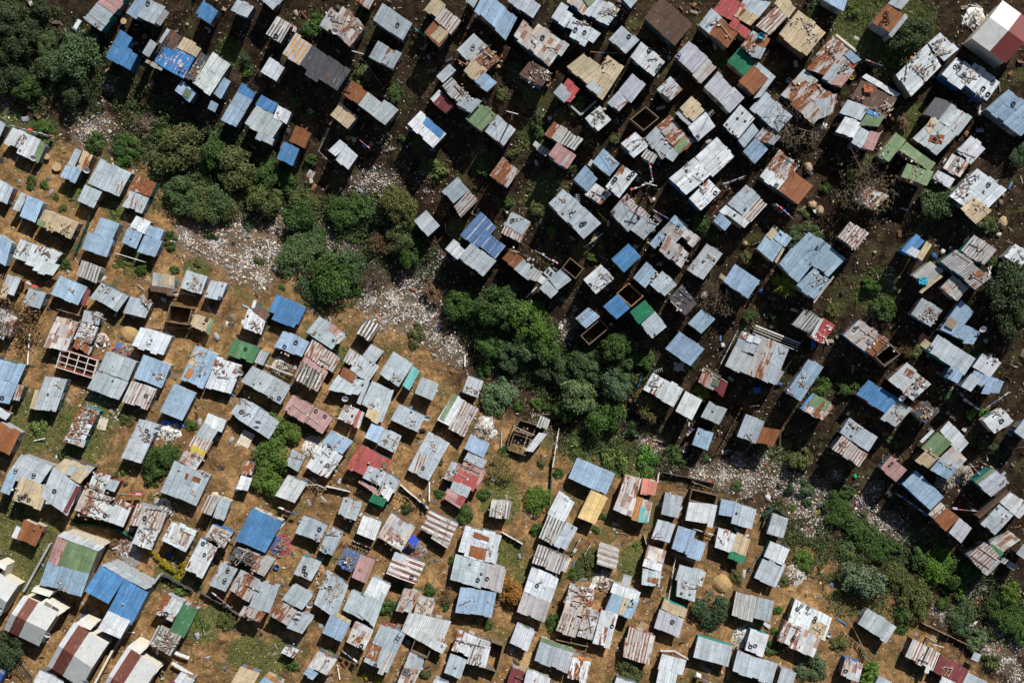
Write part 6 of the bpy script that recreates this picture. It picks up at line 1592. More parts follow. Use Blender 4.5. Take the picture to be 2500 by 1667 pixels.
        for rt in [o for o in C.objects if o.get('label') == label]:
            m = MB(); U = lambda sx, sy: pl.at(sx, sy, top + .0)
            for bx in ((1540, 700, 1600, 745), (1625, 725, 1655, 770), (1660, 775, 1730, 800), (1600, 815, 1690, 865), (1415, 825, 1430, 840), (1455, 850, 1495, 880), (1215, 935, 1240, 950), (1240, 870, 1262, 915),
                       (1285, 900, 1300, 925), (1315, 925, 1335, 950), (1310, 985, 1335, 1010), (1345, 1010, 1385, 1040), (1420, 1055, 1490, 1090), (1495, 1090, 1525, 1120), (1100, 1050, 1135, 1110), (1135, 1050, 1230, 1085),
                       (1135, 1110, 1160, 1140), (1190, 1100, 1215, 1165), (1170, 1155, 1205, 1175), (1235, 1160, 1290, 1200), (1435, 1160, 1470, 1190), (1390, 1230, 1470, 1255), (1445, 1255, 1470, 1290), (1385, 1255, 1405, 1275)):
                a, b = (1900 + bx[0] / 13.07, 740 + bx[1] / 13.07), (1900 + bx[2] / 13.07, 740 + bx[3] / 13.07); pa, pb = U(*a), U(*b)
                m.hexa([Vector((pa.x, pb.y, pb.z)), Vector((pb.x, pb.y, pb.z)), Vector((pb.x, pa.y, pa.z)), Vector((pa.x, pa.y, pa.z))], [Vector((pa.x, pb.y, pb.z + .02)), Vector((pb.x, pb.y, pb.z + .02)), Vector((pb.x, pa.y, pa.z + .02)), Vector((pa.x, pa.y, pa.z + .02))])
            obj('painted_marks', m, M_CLEAN, rt, (.75, .74, .72))
plank_list.sort(key=lambda t: -math.hypot(t[0][0] - t[1][0], t[0][1] - t[1][1]))
rest = MB()
for i, (a, b, pl, dz, sh, c_) in enumerate(plank_list):
    A_, B_ = pl.at(*a, dz), pl.at(*b, dz); wd = random.uniform(.045, .10)
    if i < 290:
        m = MB(); m.beam(A_, B_, wd, .05); o = obj('plank', m, M_WOOD, tint=c_); tag(o, 'loose plank or rod lying on the ' + sh if len(sh.split()) < 10 else 'loose plank on the ' + sh, 'plank', 'planks on the ' + sh)
    else: rest.beam(A_, B_, wd, .05)
# smaller scraps that fill the junk heaps on the roofs
for a, b, pl, dz, sh, c_ in plank_list:
    for _ in range(6):
        t = random.random(); x, y = a[0] + (b[0] - a[0]) * t + random.gauss(0, 6), a[1] + (b[1] - a[1]) * t + random.gauss(0, 6)
        p = pl.at(x, y, dz); s = random.uniform(.08, .34)
        rest.box(p, (s, s * random.uniform(.3, .9), .05), Mat.Rotation(random.uniform(0, 3), 3, 'Z'))
def multi_col(o, pal, per=6):
    me = o.data; n = len(me.polygons) // per; pal = np.array(pal)
    c = pal[rng.integers(0, len(pal), n)] * rng.uniform(.7, 1.1, (n, 1)); c = np.repeat(np.concatenate([c, np.ones((n, 1))], 1), per, 0).astype(np.float32)
    at = me.attributes.new('col', 'FLOAT_COLOR', 'FACE'); at.data.foreach_set('color', c.ravel()); me.materials.clear(); me.materials.append(M_VCOL)
JPAL = [(.50, .48, .45), (.62, .60, .57), (.22, .15, .10), (.34, .26, .18), (.08, .075, .07), (.36, .17, .09), (.45, .40, .33), (.16, .13, .11)]
o = obj('scrap', rest, M_VCOL); multi_col(o, JPAL); tag(o, 'small scraps of board and tin strewn on the roofs', None, None, 'stuff')
# ------------------------------------------------------------------ trees and bushes
VC = {'d': (.022, .038, .016), 'g': (.042, .075, .030), 'v': (.028, .066, .012), 'V': (.058, .115, .013), 'y': (.066, .078, .024), 'G': (.075, .115, .055), 'l': (.07, .11, .022), 'L': (.05, .14, .02),
      'n': (.12, .075, .04), 'f': (.062, .105, .013), 'o': (.25, .115, .025), 'r': (.10, .075, .025), 'D': (.030, .058, .024), 'Y': (.34, .27, .015)}
def crown_mesh(seed, nb, nl, leaf, squash=.72, spread=.62, gap=0.0):
    """leaf clumps carried on uneven sub-crowns inside a unit radius"""
    r = np.random.default_rng(seed); V, L = [], []
    bl = []
    for i in range(nb):
        a = r.uniform(0, 6.28); q = spread * math.sqrt(r.uniform(0.02, 1)); z = r.uniform(.15, 1) * (1.05 - .6 * q) * squash
        bl.append((q * math.cos(a), q * math.sin(a), z, r.uniform(.12, .36)))
    w = np.array([b[3] ** 2 for b in bl]); w /= w.sum()
    ids = r.choice(nb, nl, p=w)
    for i in ids:
        bx, by, bz, br = bl[i]; d = r.normal(0, 1, 3); d[2] = abs(d[2]) * 1.0 - .25; d /= np.linalg.norm(d)
        k = br * (r.uniform(.45, 1.0) ** .5) * r.uniform(.8, 1.12)
        c = np.array((bx, by, bz)) + d * k * np.array((1, 1, .8))
        nrm = d * .7 + r.normal(0, .55, 3) + np.array((0, 0, .45)); nrm /= np.linalg.norm(nrm)
        t = np.cross(nrm, r.normal(0, 1, 3)); t /= np.linalg.norm(t); b2 = np.cross(nrm, t); s = leaf * r.uniform(.6, 1.35)
        V += [c - t * s, c - b2 * s * .55 + nrm * s * .15, c + t * s, c + b2 * s * .55 + nrm * s * .15]
        L.append(float(np.clip(.25 + .5 * (bz / squash) + r.normal(0, .22), 0, 1)))  # leaves lighten with sub-crown height: sunlit tops put into the colour
    V = np.array(V, np.float32); n = len(L); me = bpy.data.meshes.new('crown'); me.vertices.add(n * 4); me.vertices.foreach_set('co', V.ravel())
    me.loops.add(n * 4); me.loops.foreach_set('vertex_index', np.arange(n * 4, dtype=np.int32)); me.polygons.add(n); me.polygons.foreach_set('loop_start', np.arange(0, n * 4, 4, dtype=np.int32)); me.update()
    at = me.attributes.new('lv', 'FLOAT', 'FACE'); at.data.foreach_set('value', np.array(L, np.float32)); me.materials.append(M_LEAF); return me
CR_BIG = [crown_mesh(i, 34 + 4 * (i % 3), 4200, .046, .78, .74) for i in range(6)]
CR_MID = [crown_mesh(20 + i, 17 + i % 3, 1500, .070, .7, .70) for i in range(6)]
CR_LOW = [crown_mesh(40 + i, 12, 700, .095, .34, .72) for i in range(4)]
CR_SPARSE = [crown_mesh(60 + i, 26, 1000, .045, .7, .70) for i in range(3)]
CR_FEATHER = [crown_mesh(70 + i, 30, 4200, .05, .62, .66) for i in range(3)]
def trunk_mesh(seed, limbs=5):
    r = random.Random(seed); m = MB(); m.tube([(0, 0, -.25), (.02, .01, .2), (.0, .03, .5)], [.085, .06, .045], 7)
    for i in range(limbs):
        a = i * 6.28 / limbs + r.uniform(-.4, .4); l = r.uniform(.3, .55)
        m.tube([(0, .02, .3), (l * .5 * math.cos(a), l * .5 * math.sin(a), .48), (l * math.cos(a), l * math.sin(a), .62 + r.uniform(0, .15))], [.04, .025, .01], 5)
    return m.mesh('trunk')
TR = [trunk_mesh(i) for i in range(4)]
def grow(kind, ps, r_px, colr, label, name, cat, group):
    sx, sy = ps; c0 = G(sx, sy); Rm = r_px / M2PX(c0.z)
    zf = {'bush': .42, 'tree': .62, 'featree': .6}[kind]
    low = colr in 'lL' and kind == 'bush'
    if low: zf = .15
    g = G(sx, sy, Rm * zf * .9); base = Vector((g.x, g.y, tz(g.x, g.y)))
    Rm *= 1.18 if kind != 'bush' or r_px > 20 else 1.0
    t = thing(name, label, cat, base, group, random.uniform(0, 6.28))
    if kind == 'tree': me = random.choice(CR_BIG)
    elif kind == 'featree': me = random.choice(CR_FEATHER)
    elif low: me = random.choice(CR_LOW)
    elif colr in 'o': me = random.choice(CR_SPARSE)
    else: me = random.choice(CR_BIG if r_px > 30 else CR_MID)
    tint = np.array(VC[colr]) * random.uniform(1.0, 1.3) * np.array((random.uniform(.9, 1.12), 1, random.uniform(.85, 1.15)))
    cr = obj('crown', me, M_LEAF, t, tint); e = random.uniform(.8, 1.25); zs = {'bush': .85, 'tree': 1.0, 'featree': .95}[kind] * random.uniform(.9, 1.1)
    cr.scale = (Rm * 1.05 * e, Rm * 1.05 / e, Rm * zs); lift = {'bush': .02, 'tree': .28, 'featree': .3}[kind] * Rm; cr.location = (0, 0, lift)
    tk = obj('trunk', random.choice(TR), M_WOOD, t, (.12, .085, .06)); tk.scale = (Rm * .9, Rm * .9, Rm * (.9 if kind != 'bush' else .5))
def bare(ps, r_px, colr, label):
    sx, sy = ps; c0 = G(sx, sy); Rm = r_px / M2PX(c0.z); g = G(sx, sy, Rm * .6); base = Vector((g.x, g.y, tz(g.x, g.y)))
    t = thing('leafless_tree', label, 'bare tree', base, 'leafless trees and bushes')
    tr, br = MB(), MB(); r = random.Random(int(sx * 7 + sy)); hgt = Rm * 1.25; Rm *= 1.15
    def limb(p, d, l, rad, dep):
        q = [p]; dd = d.copy()
        for _ in range(3):
            dd = (dd + Vector((r.gauss(0, .22), r.gauss(0, .22), r.gauss(.02, .15)))).normalized(); q.append(q[-1] + dd * l / 3)
        (tr if dep == 0 else br).tube(q, [rad, rad * .85, rad * .72, rad * .6], 5 if dep < 2 else 3)
        if dep < 5:
            for _ in range(r.choice((2, 3, 3)) if dep else 5):
                k = r.choice(q[1:]) if dep else q[r.choice((1, 2, 3))]; a = r.uniform(0, 6.28); up = .35 if dep < 2 else .1
                nd = (dd * .7 + Vector((math.cos(a), math.sin(a), r.uniform(-.1, up + .2)))).normalized(); limb(k, nd, l * r.uniform(.55, .85), rad * .55, dep + 1)
    limb(Vector((0, 0, -.3)), Vector((r.gauss(0, .15), r.gauss(0, .15), 1)).normalized(), hgt * .62, max(.055, Rm * .042), 0)
    tint = {'k': (.115, .080, .060), 'n': (.13, .08, .05), 'p': (.30, .20, .17), 'y': (.24, .19, .07)}[colr]
    obj('trunk', tr, M_WOOD, t, tint); obj('branches', br, M_WOOD, t, tint)
    if colr in 'nyk':
        m = CR_SPARSE[0]; cr = obj('crown', m, M_LEAF, t, (.12, .065, .03) if colr == 'n' else ((.055, .036, .022) if colr == 'k' else (.14, .12, .03))); cr.scale = (Rm * .9, Rm * .9, Rm * (.8 if colr != 'k' else .35)); cr.location = (0, 0, Rm * .25)
def palm(ps, r_px, label):
    sx, sy = ps; c0 = G(sx, sy); Rm = r_px / M2PX(c0.z); g = G(sx, sy, Rm * .7); base = Vector((g.x, g.y, tz(g.x, g.y)))
    t = thing('spiky_palm', label, 'palm', base, 'spiky palms'); m = MB(); r = random.Random(int(sx))
    for i in range(110):
        a = r.uniform(0, 6.28); e = r.uniform(-.15, 1.2); l = Rm * r.uniform(.65, 1.1); d = Vector((math.cos(a) * math.cos(e), math.sin(a) * math.cos(e), math.sin(e)))
        sd_ = Vector((-math.sin(a), math.cos(a), 0)) * .05; o_ = Vector((0, 0, Rm * .45)); mid = o_ + d * l * .55; tip = o_ + d * l - Vector((0, 0, l * .2)); m.face([o_ - sd_ * .5, mid - sd_, tip, mid + sd_], sv=r.random())
    obj('crown', m.mesh('crown', 'lv'), M_LEAF, t, (.17, .19, .02)); m = MB(); m.tube([(0, 0, -.3), (0, 0, Rm * .5)], [.14, .10], 8); obj('trunk', m, M_WOOD, t, (.16, .11, .07))

THICK = [(40, 40, 60), (110, 90, 70), (60, 150, 80), (170, 170, 80), (80, 230, 50), (220, 120, 50), (200, 230, 60), (350, 345, 60), (430, 370, 80), (520, 400, 90), (600, 420, 80), (670, 450, 60), (440, 460, 70), (540, 490, 60), (740, 500, 50),
         (830, 520, 50), (900, 530, 60), (960, 560, 60), (1000, 600, 50), (820, 700, 60), (790, 650, 50), (760, 690, 40), (1130, 750, 50), (1180, 780, 70), (1240, 800, 80), (1300, 830, 70), (1280, 870, 70), (1350, 900, 70), (1420, 930, 70),
         (1460, 970, 60), (1380, 960, 60), (1500, 900, 70), (1480, 860, 60), (1540, 880, 50), (1210, 850, 50), (1250, 900, 40), (1960, 1330, 50), (2060, 1380, 60), (2150, 1370, 50), (2250, 1390, 60), (2330, 1400, 50), (2260, 1340, 30), (2180, 1480, 50), (2370, 1500, 40), (2440, 1500, 50),
         (1930, 1290, 40), (2000, 1360, 50), (1990, 1300, 40), (2100, 1340, 50), (2200, 1330, 50), (2060, 1450, 50), (2120, 1430, 50), (1900, 1250, 30), (2420, 1440, 50), (870, 590, 50), (1040, 640, 40), (910, 640, 40), (1420, 1080, 50), (1500, 1100, 60), (1620, 1130, 30), (330, 250, 50), (400, 290, 50), (480, 320, 40), (560, 340, 40), (620, 370, 40)]
def undergrowth():
    V, L = [], []
    for sx, sy, r in THICK:
        c = G(sx, sy); rr = r / PPM; n = int(150 * rr * rr); a = rng.uniform(0, 6.28, n); q = np.sqrt(rng.uniform(0, 1, n)) * rr * 1.1
        x, y = c.x + q * np.cos(a), c.y + q * np.sin(a); k = np.sin(x * 1.1 + 2 * np.sin(y * .7)) * np.sin(y * 1.3) > -.45
        x, y = x[k], y[k]; n = len(x); p = np.stack([x, y, terr(x, y) + rng.uniform(.05, .7, n)], 1)
        nr = rng.normal(0, .6, (n, 3)); nr[:, 2] = np.abs(nr[:, 2]) + .5; nr /= np.linalg.norm(nr, axis=1)[:, None]; t = np.cross(nr, rng.normal(0, 1, (n, 3))); t /= np.linalg.norm(t, axis=1)[:, None]; b = np.cross(nr, t); s = rng.uniform(.06, .17, (n, 1))
        V.append(np.stack([p - t * s, p - b * s * .6, p + t * s, p + b * s * .6], 1)); L.append(rng.uniform(0, .8, n))
    V = np.concatenate(V).reshape(-1, 3).astype(np.float32); L = np.concatenate(L).astype(np.float32); n = len(L); me = bpy.data.meshes.new('undergrowth'); me.vertices.add(n * 4); me.vertices.foreach_set('co', V.ravel())
    me.loops.add(n * 4); me.loops.foreach_set('vertex_index', np.arange(n * 4, dtype=np.int32)); me.polygons.add(n); me.polygons.foreach_set('loop_start', np.arange(0, n * 4, 4, dtype=np.int32)); me.update()
    at = me.attributes.new('lv', 'FLOAT', 'FACE'); at.data.foreach_set('value', L); o = obj('undergrowth', me, M_LEAF, tint=(.045, .07, .022)); o['kind'] = 'stuff'; o['label'] = 'low tangled undergrowth between the gully trees'
undergrowth()

# ------------------------------------------------------------------ fences, washing, poles and the rest
TAB = {}
def spaced(a, b, step):
    k = max(1, round((b - a).length / step)); return [a + (b - a) * (i / k) for i in range(k + 1)]
def gline(p, q, n=12):
    out = []
    for i in range(n + 1):
        t = i / n; out.append(G(p[0] + (q[0] - p[0]) * t, p[1] + (q[1] - p[1]) * t))
    return out
post_me = {}
def post(root, p, hh, tint, th=.09):
    key = (round(hh, 1), th)
    if key not in post_me:
        m = MB(); m.tube([(0, 0, -.3), (.01, 0, hh)], [th * .55, th * .45], 6); post_me[key] = m.mesh('post')
    obj('post', post_me[key], M_WOOD, root, tint, p)
def fence(p, q, label):
    L = gline(p, q); a, b = L[0], L[-1]; t = thing('fence', label, 'fence', (0, 0, 0), 'fences between the plots'); l = label.lower()
    path = L; n = len(path); D = (b - a); D.z = 0; U = D.normalized()
    up = Vector((0, 0, 1)); total = D.length
    def at(s):
        x = s / total * (n - 1); i = min(n - 2, int(x)); return path[i].lerp(path[i + 1], x - i)
    curve = 'curv' in l or 'bent' in l; bow = total * .12 if curve else 0; side = Vector((-U.y, U.x, 0))
    def pos(s):
        g = at(s); o_ = side * bow * math.sin(math.pi * s / total); x = g + o_; return Vector((x.x, x.y, tz(x.x, x.y)))
    white = 'white' in l or 'pale' in l; green = 'green' in l
    wood = (.58, .56, .52) if white else ((.09, .13, .08) if green else ((.02, .28, .28) if 'turquoise' in l else ((.10, .08, .065) if 'dark' in l else (.26, .18, .11))))
    hh = 1.25
    for i in range(int(total / 1.7) + 2): post(t, pos(min(total, i * 1.7)), hh + random.uniform(-.1, .15), wood)
    m = MB()
    if 'net' in l or 'hedge' in l:
        k = max(2, int(total / .6))
        for i in range(k):
            p0, p1 = pos(total * i / k), pos(total * (i + 1) / k); w_ = side * (.05 + random.uniform(0, .12))
            m.hexa([p0 - w_, p1 - w_, p1 + w_, p0 + w_], [p0 + up * random.uniform(.8, 1.1) - w_ * .4, p1 + up * random.uniform(.8, 1.1) - w_ * .4, p1 + up * 1 + w_ * .4, p0 + up * 1 + w_ * .4], sv=random.random())
        obj('netting', m, M_TINT, t, (.015, .085, .06) if 'green' in l else (.05, .055, .055))
    elif any(w_ in l for w_ in ('stick', 'picket', 'paling', 'broken')):
        s = 0.0
        while s < total:
            p0 = pos(s); h_ = random.uniform(.7, 1.45); dx = Vector((random.gauss(0, .06), random.gauss(0, .06), 0)); m.beam(p0 - up * .2, p0 + up * h_ + dx, random.uniform(.07, .16), .05); s += random.uniform(.2, .42)
        obj('sticks', m, M_WOOD, t, wood if white else (.30, .22, .14))
        r_ = MB(); k = max(2, int(total / 1.2))
        for i in range(k): r_.beam(pos(total * i / k) + up * .75, pos(total * (i + 1) / k) + up * .8, .06)
        obj('rail', r_, M_WOOD, t, wood)
    elif any(w_ in l for w_ in ('board', 'plank', 'wall', 'ledge', 'barrier', 'pallet', 'garden')):
        s = 0.0
        while s < total - .05:
            e = min(total, s + random.uniform(.5, 1.1)); p0, p1 = pos(s), pos(e); w_ = side * .03; h_ = random.uniform(.75, 1.15)
            m.hexa([p0 - w_ - up * .3, p1 - w_ - up * .3, p1 + w_ - up * .3, p0 + w_ - up * .3], [p0 - w_ + up * h_, p1 - w_ + up * (h_ + random.uniform(-.1, .1)), p1 + w_ + up * h_, p0 + w_ + up * h_], sv=random.random()); s = e + .02
        obj('boards', m, M_WOOD, t, wood)
    else:
        for z in ((.5, 1.05) if 'wire' not in l else (.4, .75, 1.1)):
            k = max(2, int(total / 1.7)); w_ = .03 if 'wire' in l else (.16 if 'awning' in l else .09)
            for i in range(k): m.beam(pos(total * i / k) + up * z, pos(total * (i + 1) / k) + up * z, w_)
        if 'awning' in l:
            for j in range(4):
                for i in range(3): m.beam(pos(total * i / 3) + up * 1.1 + side * (-.35 * j), pos(total * (i + 1) / 3) + up * 1.1 + side * (-.35 * j), .07)
        obj('rails', m, M_WOOD, t, wood)
def bwall(p, q, label):
    L = gline(p, q, 8); t = thing('yard_wall', label, 'wall', (0, 0, 0), 'yard walls'); m = MB(); up = Vector((0, 0, 1)); cap = MB()
    hh = .9 if 'low' in label else (1.1 if 'fence' in label else 1.7)
    for a, b in zip(L[:-1], L[1:]):
        sd_ = Vector((-(b - a).y, (b - a).x, 0)).normalized() * .1
        m.hexa([a - sd_ - up * .4, b - sd_ - up * .4, b + sd_ - up * .4, a + sd_ - up * .4], [a - sd_ + up * hh, b - sd_ + up * hh, b + sd_ + up * hh, a + sd_ + up * hh], sv=.5)
        cap.beam(a + up * (hh + .03), b + up * (hh + .03), .26, .055)
    c_ = (.52, .47, .38) if 'pale' in label else ((.30, .22, .15) if 'plank' in label else (.27, .27, .28)); obj('wall', m, M_WALL, t, c_); obj('coping', cap, M_STONE, t, [x * 1.1 for x in c_])
GARM = [(.62, .62, .62), (.50, .06, .08), (.05, .10, .36), (.60, .20, .32), (.10, .10, .12), (.60, .45, .08), (.12, .33, .42), (.35, .33, .40)]
def washing(p, q, label, flags=False):
    a, b = G(p[0], p[1]), G(q[0], q[1]); up = Vector((0, 0, 1)); top = 3.2 if flags else 1.65
    t = thing('bunting' if flags else 'washing_line', label, 'bunting' if flags else 'washing line', (0, 0, 0), 'strings of bunting' if flags else 'washing lines')
    if not flags:
        post(t, a, 1.75, (.3, .24, .18)); post(t, b, 1.75, (.3, .24, .18))
    A_, B_ = a + up * top, b + up * top; pts = [A_.lerp(B_, i / 8) - up * (.18 * 4 * (i / 8) * (1 - i / 8)) for i in range(9)]
    m = MB(); m.tube(pts, .015, 4); obj('cord', m, M_TINT, t, (.5, .5, .5))
    L = (B_ - A_).length; k = max(3, int(L / (.5 if flags else .75))); U = (B_ - A_).normalized(); sd_ = Vector((-U.y, U.x, 0)).normalized()
    l = label.lower(); names = (('white', (.62, .62, .62)), ('pink', (.60, .18, .30)), ('red', (.50, .05, .06)), ('blue', (.05, .12, .40)), ('yellow', (.6, .45, .06)), ('purple', (.2, .08, .3)))
    use = [c for w_, c in names if w_ in l] or GARM
    if len(use) == 1: use = use + [(.45, .45, .48)]
    for i in range(k):
        f = (i + .5) / k; c_ = A_.lerp(B_, f) - up * (.18 * 4 * f * (1 - f)); w_ = U * (L / k * .36); hh = random.uniform(.35, .9) if not flags else .3
        sw = sd_ * random.uniform(-.22, .22) * (1.5 if not flags else 1) ; m = MB(); d = up * hh; th = sd_ * .04
        m.hexa([c_ - w_ - d + sw - th, c_ + w_ - d + sw - th, c_ + w_ - d + sw + th, c_ - w_ - d + sw + th], [c_ - w_ - th, c_ + w_ - th, c_ + w_ + th, c_ - w_ + th], sv=.5)
        o = obj('pennant' if flags else 'garment', m, M_TINT, t if flags else None, use[i % len(use)] if random.random() < .85 else random.choice(GARM))
        if not flags: tag(o, 'garment pegged on the ' + ' '.join(label.split()[:11]), 'garment', 'washing on the ' + ' '.join(label.split()[:11]))
def heap(ps, label):
    g = G(*ps); m = MB(); l = label
    pal = JPAL
    if 'colour' in l or 'blue' in l or 'rags' in l: pal = [(.36, .33, .29), (.20, .14, .09), (.05, .10, .26), (.16, .11, .075), (.26, .05, .05), (.12, .12, .13), (.24, .18, .12), (.30, .26, .21)]
    if 'twig' in l or 'branch' in l or 'pole' in l: pal = [(.34, .28, .21), (.25, .2, .15), (.45, .4, .33)]
    if 'white' in l or 'pale' in l: pal = [(.62, .60, .55), (.5, .47, .42), (.38, .33, .27), (.66, .66, .64)]
    rr = 1.15 if 'small' in l else 1.5; long = any(w_ in l for w_ in ('twig', 'branch', 'pole', 'board', 'firewood', 'plank', 'offcut', 'pallet', 'lumber'))
    for i in range(70):
        a, q = random.uniform(0, 6.28), abs(random.gauss(0, .5)) * rr; z = .12 + max(0, .55 * (1 - q / rr)) * random.random() + .02
        s = (random.uniform(.25, 1.0) if long else random.uniform(.15, .6), random.uniform(.06, .14) if long else random.uniform(.12, .4), random.uniform(.03, .09) if long else random.uniform(.05, .25))
        rot = Mat.Rotation(random.gauss(.6, 1.0) if long else random.uniform(0, 6), 3, 'Z') @ Mat.Rotation(random.gauss(0, .25), 3, 'Y'); x, y = g.x + q * math.cos(a), g.y + q * math.sin(a); m.box((x, y, tz(x, y) + z), s, rot)
    base_ = MB(); base_.lathe([(rr * 1.15, -.15), (rr * .9, .08), (rr * .5, .3), (.02, .42)], 14); m.v += [(g.x + x * (1 + .2 * math.sin(7 * y)), g.y + y, tz(g.x + x, g.y + y) + z - .05) for x, y, z in base_.v]; k0 = len(m.v) - len(base_.v); m.f += [tuple(i + k0 for i in f) for f in base_.f]; m.uv += base_.uv; m.sv += base_.sv
    while len(m.f) % 6: m.face([m.v[0], m.v[1], m.v[2]])
    o = obj('scrap_heap', m, M_VCOL); multi_col(o, pal); tag(o, label, 'scrap heap', 'scrap heaps among the shacks')
def utility(ps, label):
    g = G(ps[0], ps[1], 5.5); base = Vector((g.x, g.y, tz(g.x, g.y))); t = thing('utility_pole', label, 'utility pole', base, 'utility poles')
    m = MB(); m.tube([(0, 0, -.6), (0, 0, 5.7)], [.12, .085], 8); obj('pole', m, M_WOOD, t, (.30, .25, .20)); m = MB(); m.beam((-.75, .2, 5.4), (.75, -.2, 5.4), .11); obj('crossarm', m, M_WOOD, t, (.55, .52, .48))
    for x in (-.6, 0, .6):
        m = MB(); m.lathe([(.001, 0), (.05, 0), (.06, .06), (.03, .12), (.001, .14)], 8, (x, -.27 * x, 5.46)); obj('insulator', m, M_CLEAN, t, (.5, .5, .48))
    return base + Vector((0, 0, 5.5))
def car(ps, label):
    g = G(ps[0] - 4, ps[1] + 2); t = thing('car', label, 'car', g, None, R(63)); gx, gy = grad(g.x, g.y)
    side_p = [(-2.0, .35), (-2.05, .72), (-1.75, .88), (-1.25, .95), (-.75, 1.38), (.55, 1.42), (1.15, 1.0), (1.85, .86), (2.05, .65), (2.02, .35)]
    m = MB(); prof = []
    for x, z in side_p:
        wd = .84 if z < 1.0 else .66
        prof.append((x, wd, z))
    for (x0, w0, z0), (x1, w1, z1) in zip(prof[:-1], prof[1:]): m.face([(x0, -w0, z0), (x0, w0, z0), (x1, w1, z1), (x1, -w1, z1)][::-1])
    for s in (-1, 1):
        pts = [(x, s * wd, z) for x, wd, z in prof]; m.face(pts if s > 0 else pts[::-1])
    b = obj('body', m, M_CLEAN, t, (.03, .09, .30))
    for nm, q in (('windscreen', [(.62, -.6, 1.40), (1.12, -.74, 1.02), (1.12, .74, 1.02), (.62, .6, 1.40)]), ('rear_window', [(-.8, .6, 1.36), (-1.2, .74, .98), (-1.2, -.74, .98), (-.8, -.6, 1.36)])):
        m = MB(); v = [Vector(p) + Vector((0, 0, .02)) for p in q]; m.hexa(v, [p + Vector((0, 0, .015)) for p in v]); obj(nm, m, M_CLEAN, t, (.02, .03, .04))
    for s in (-1, 1):
        m = MB(); m.hexa([Vector((-.7, s * .70, 1.28)), Vector((.5, s * .70, 1.30)), Vector((.95, s * .80, 1.02)), Vector((-1.0, s * .80, 1.0))], [Vector((-.7, s * .73, 1.30)), Vector((.5, s * .73, 1.32)), Vector((.95, s * .845, 1.03)), Vector((-1.0, s * .845, 1.01))]); obj('side_window', m, M_CLEAN, t, (.02, .03, .04))
        m = MB(); m.box((1.98, s * .6, .70), (.1, .3, .14)); obj('headlight', m, M_CLEAN, t, (.7, .7, .68))
        m = MB(); m.box((.95, s * .95, 1.0), (.12, .16, .12)); obj('mirror', m, M_CLEAN, t, (.03, .09, .30))
        for x in (-1.25, 1.3):
            m = MB(); m.lathe([(.18, -.1), (.32, -.1), (.33, .1), (.18, .1)], 16); m.v = [(v[0] + x, v[2] + s * .76, v[1] + .33) for v in m.v]; wh = obj('wheel', m, M_TYRE, t)
            m = MB(); m.lathe([(.001, -.08), (.19, -.09), (.19, .09), (.001, .08)], 12); m.v = [(v[0] + x, v[2] + s * .78, v[1] + .33) for v in m.v]; obj('rim', m, M_CLEAN, wh, (.4, .4, .42))
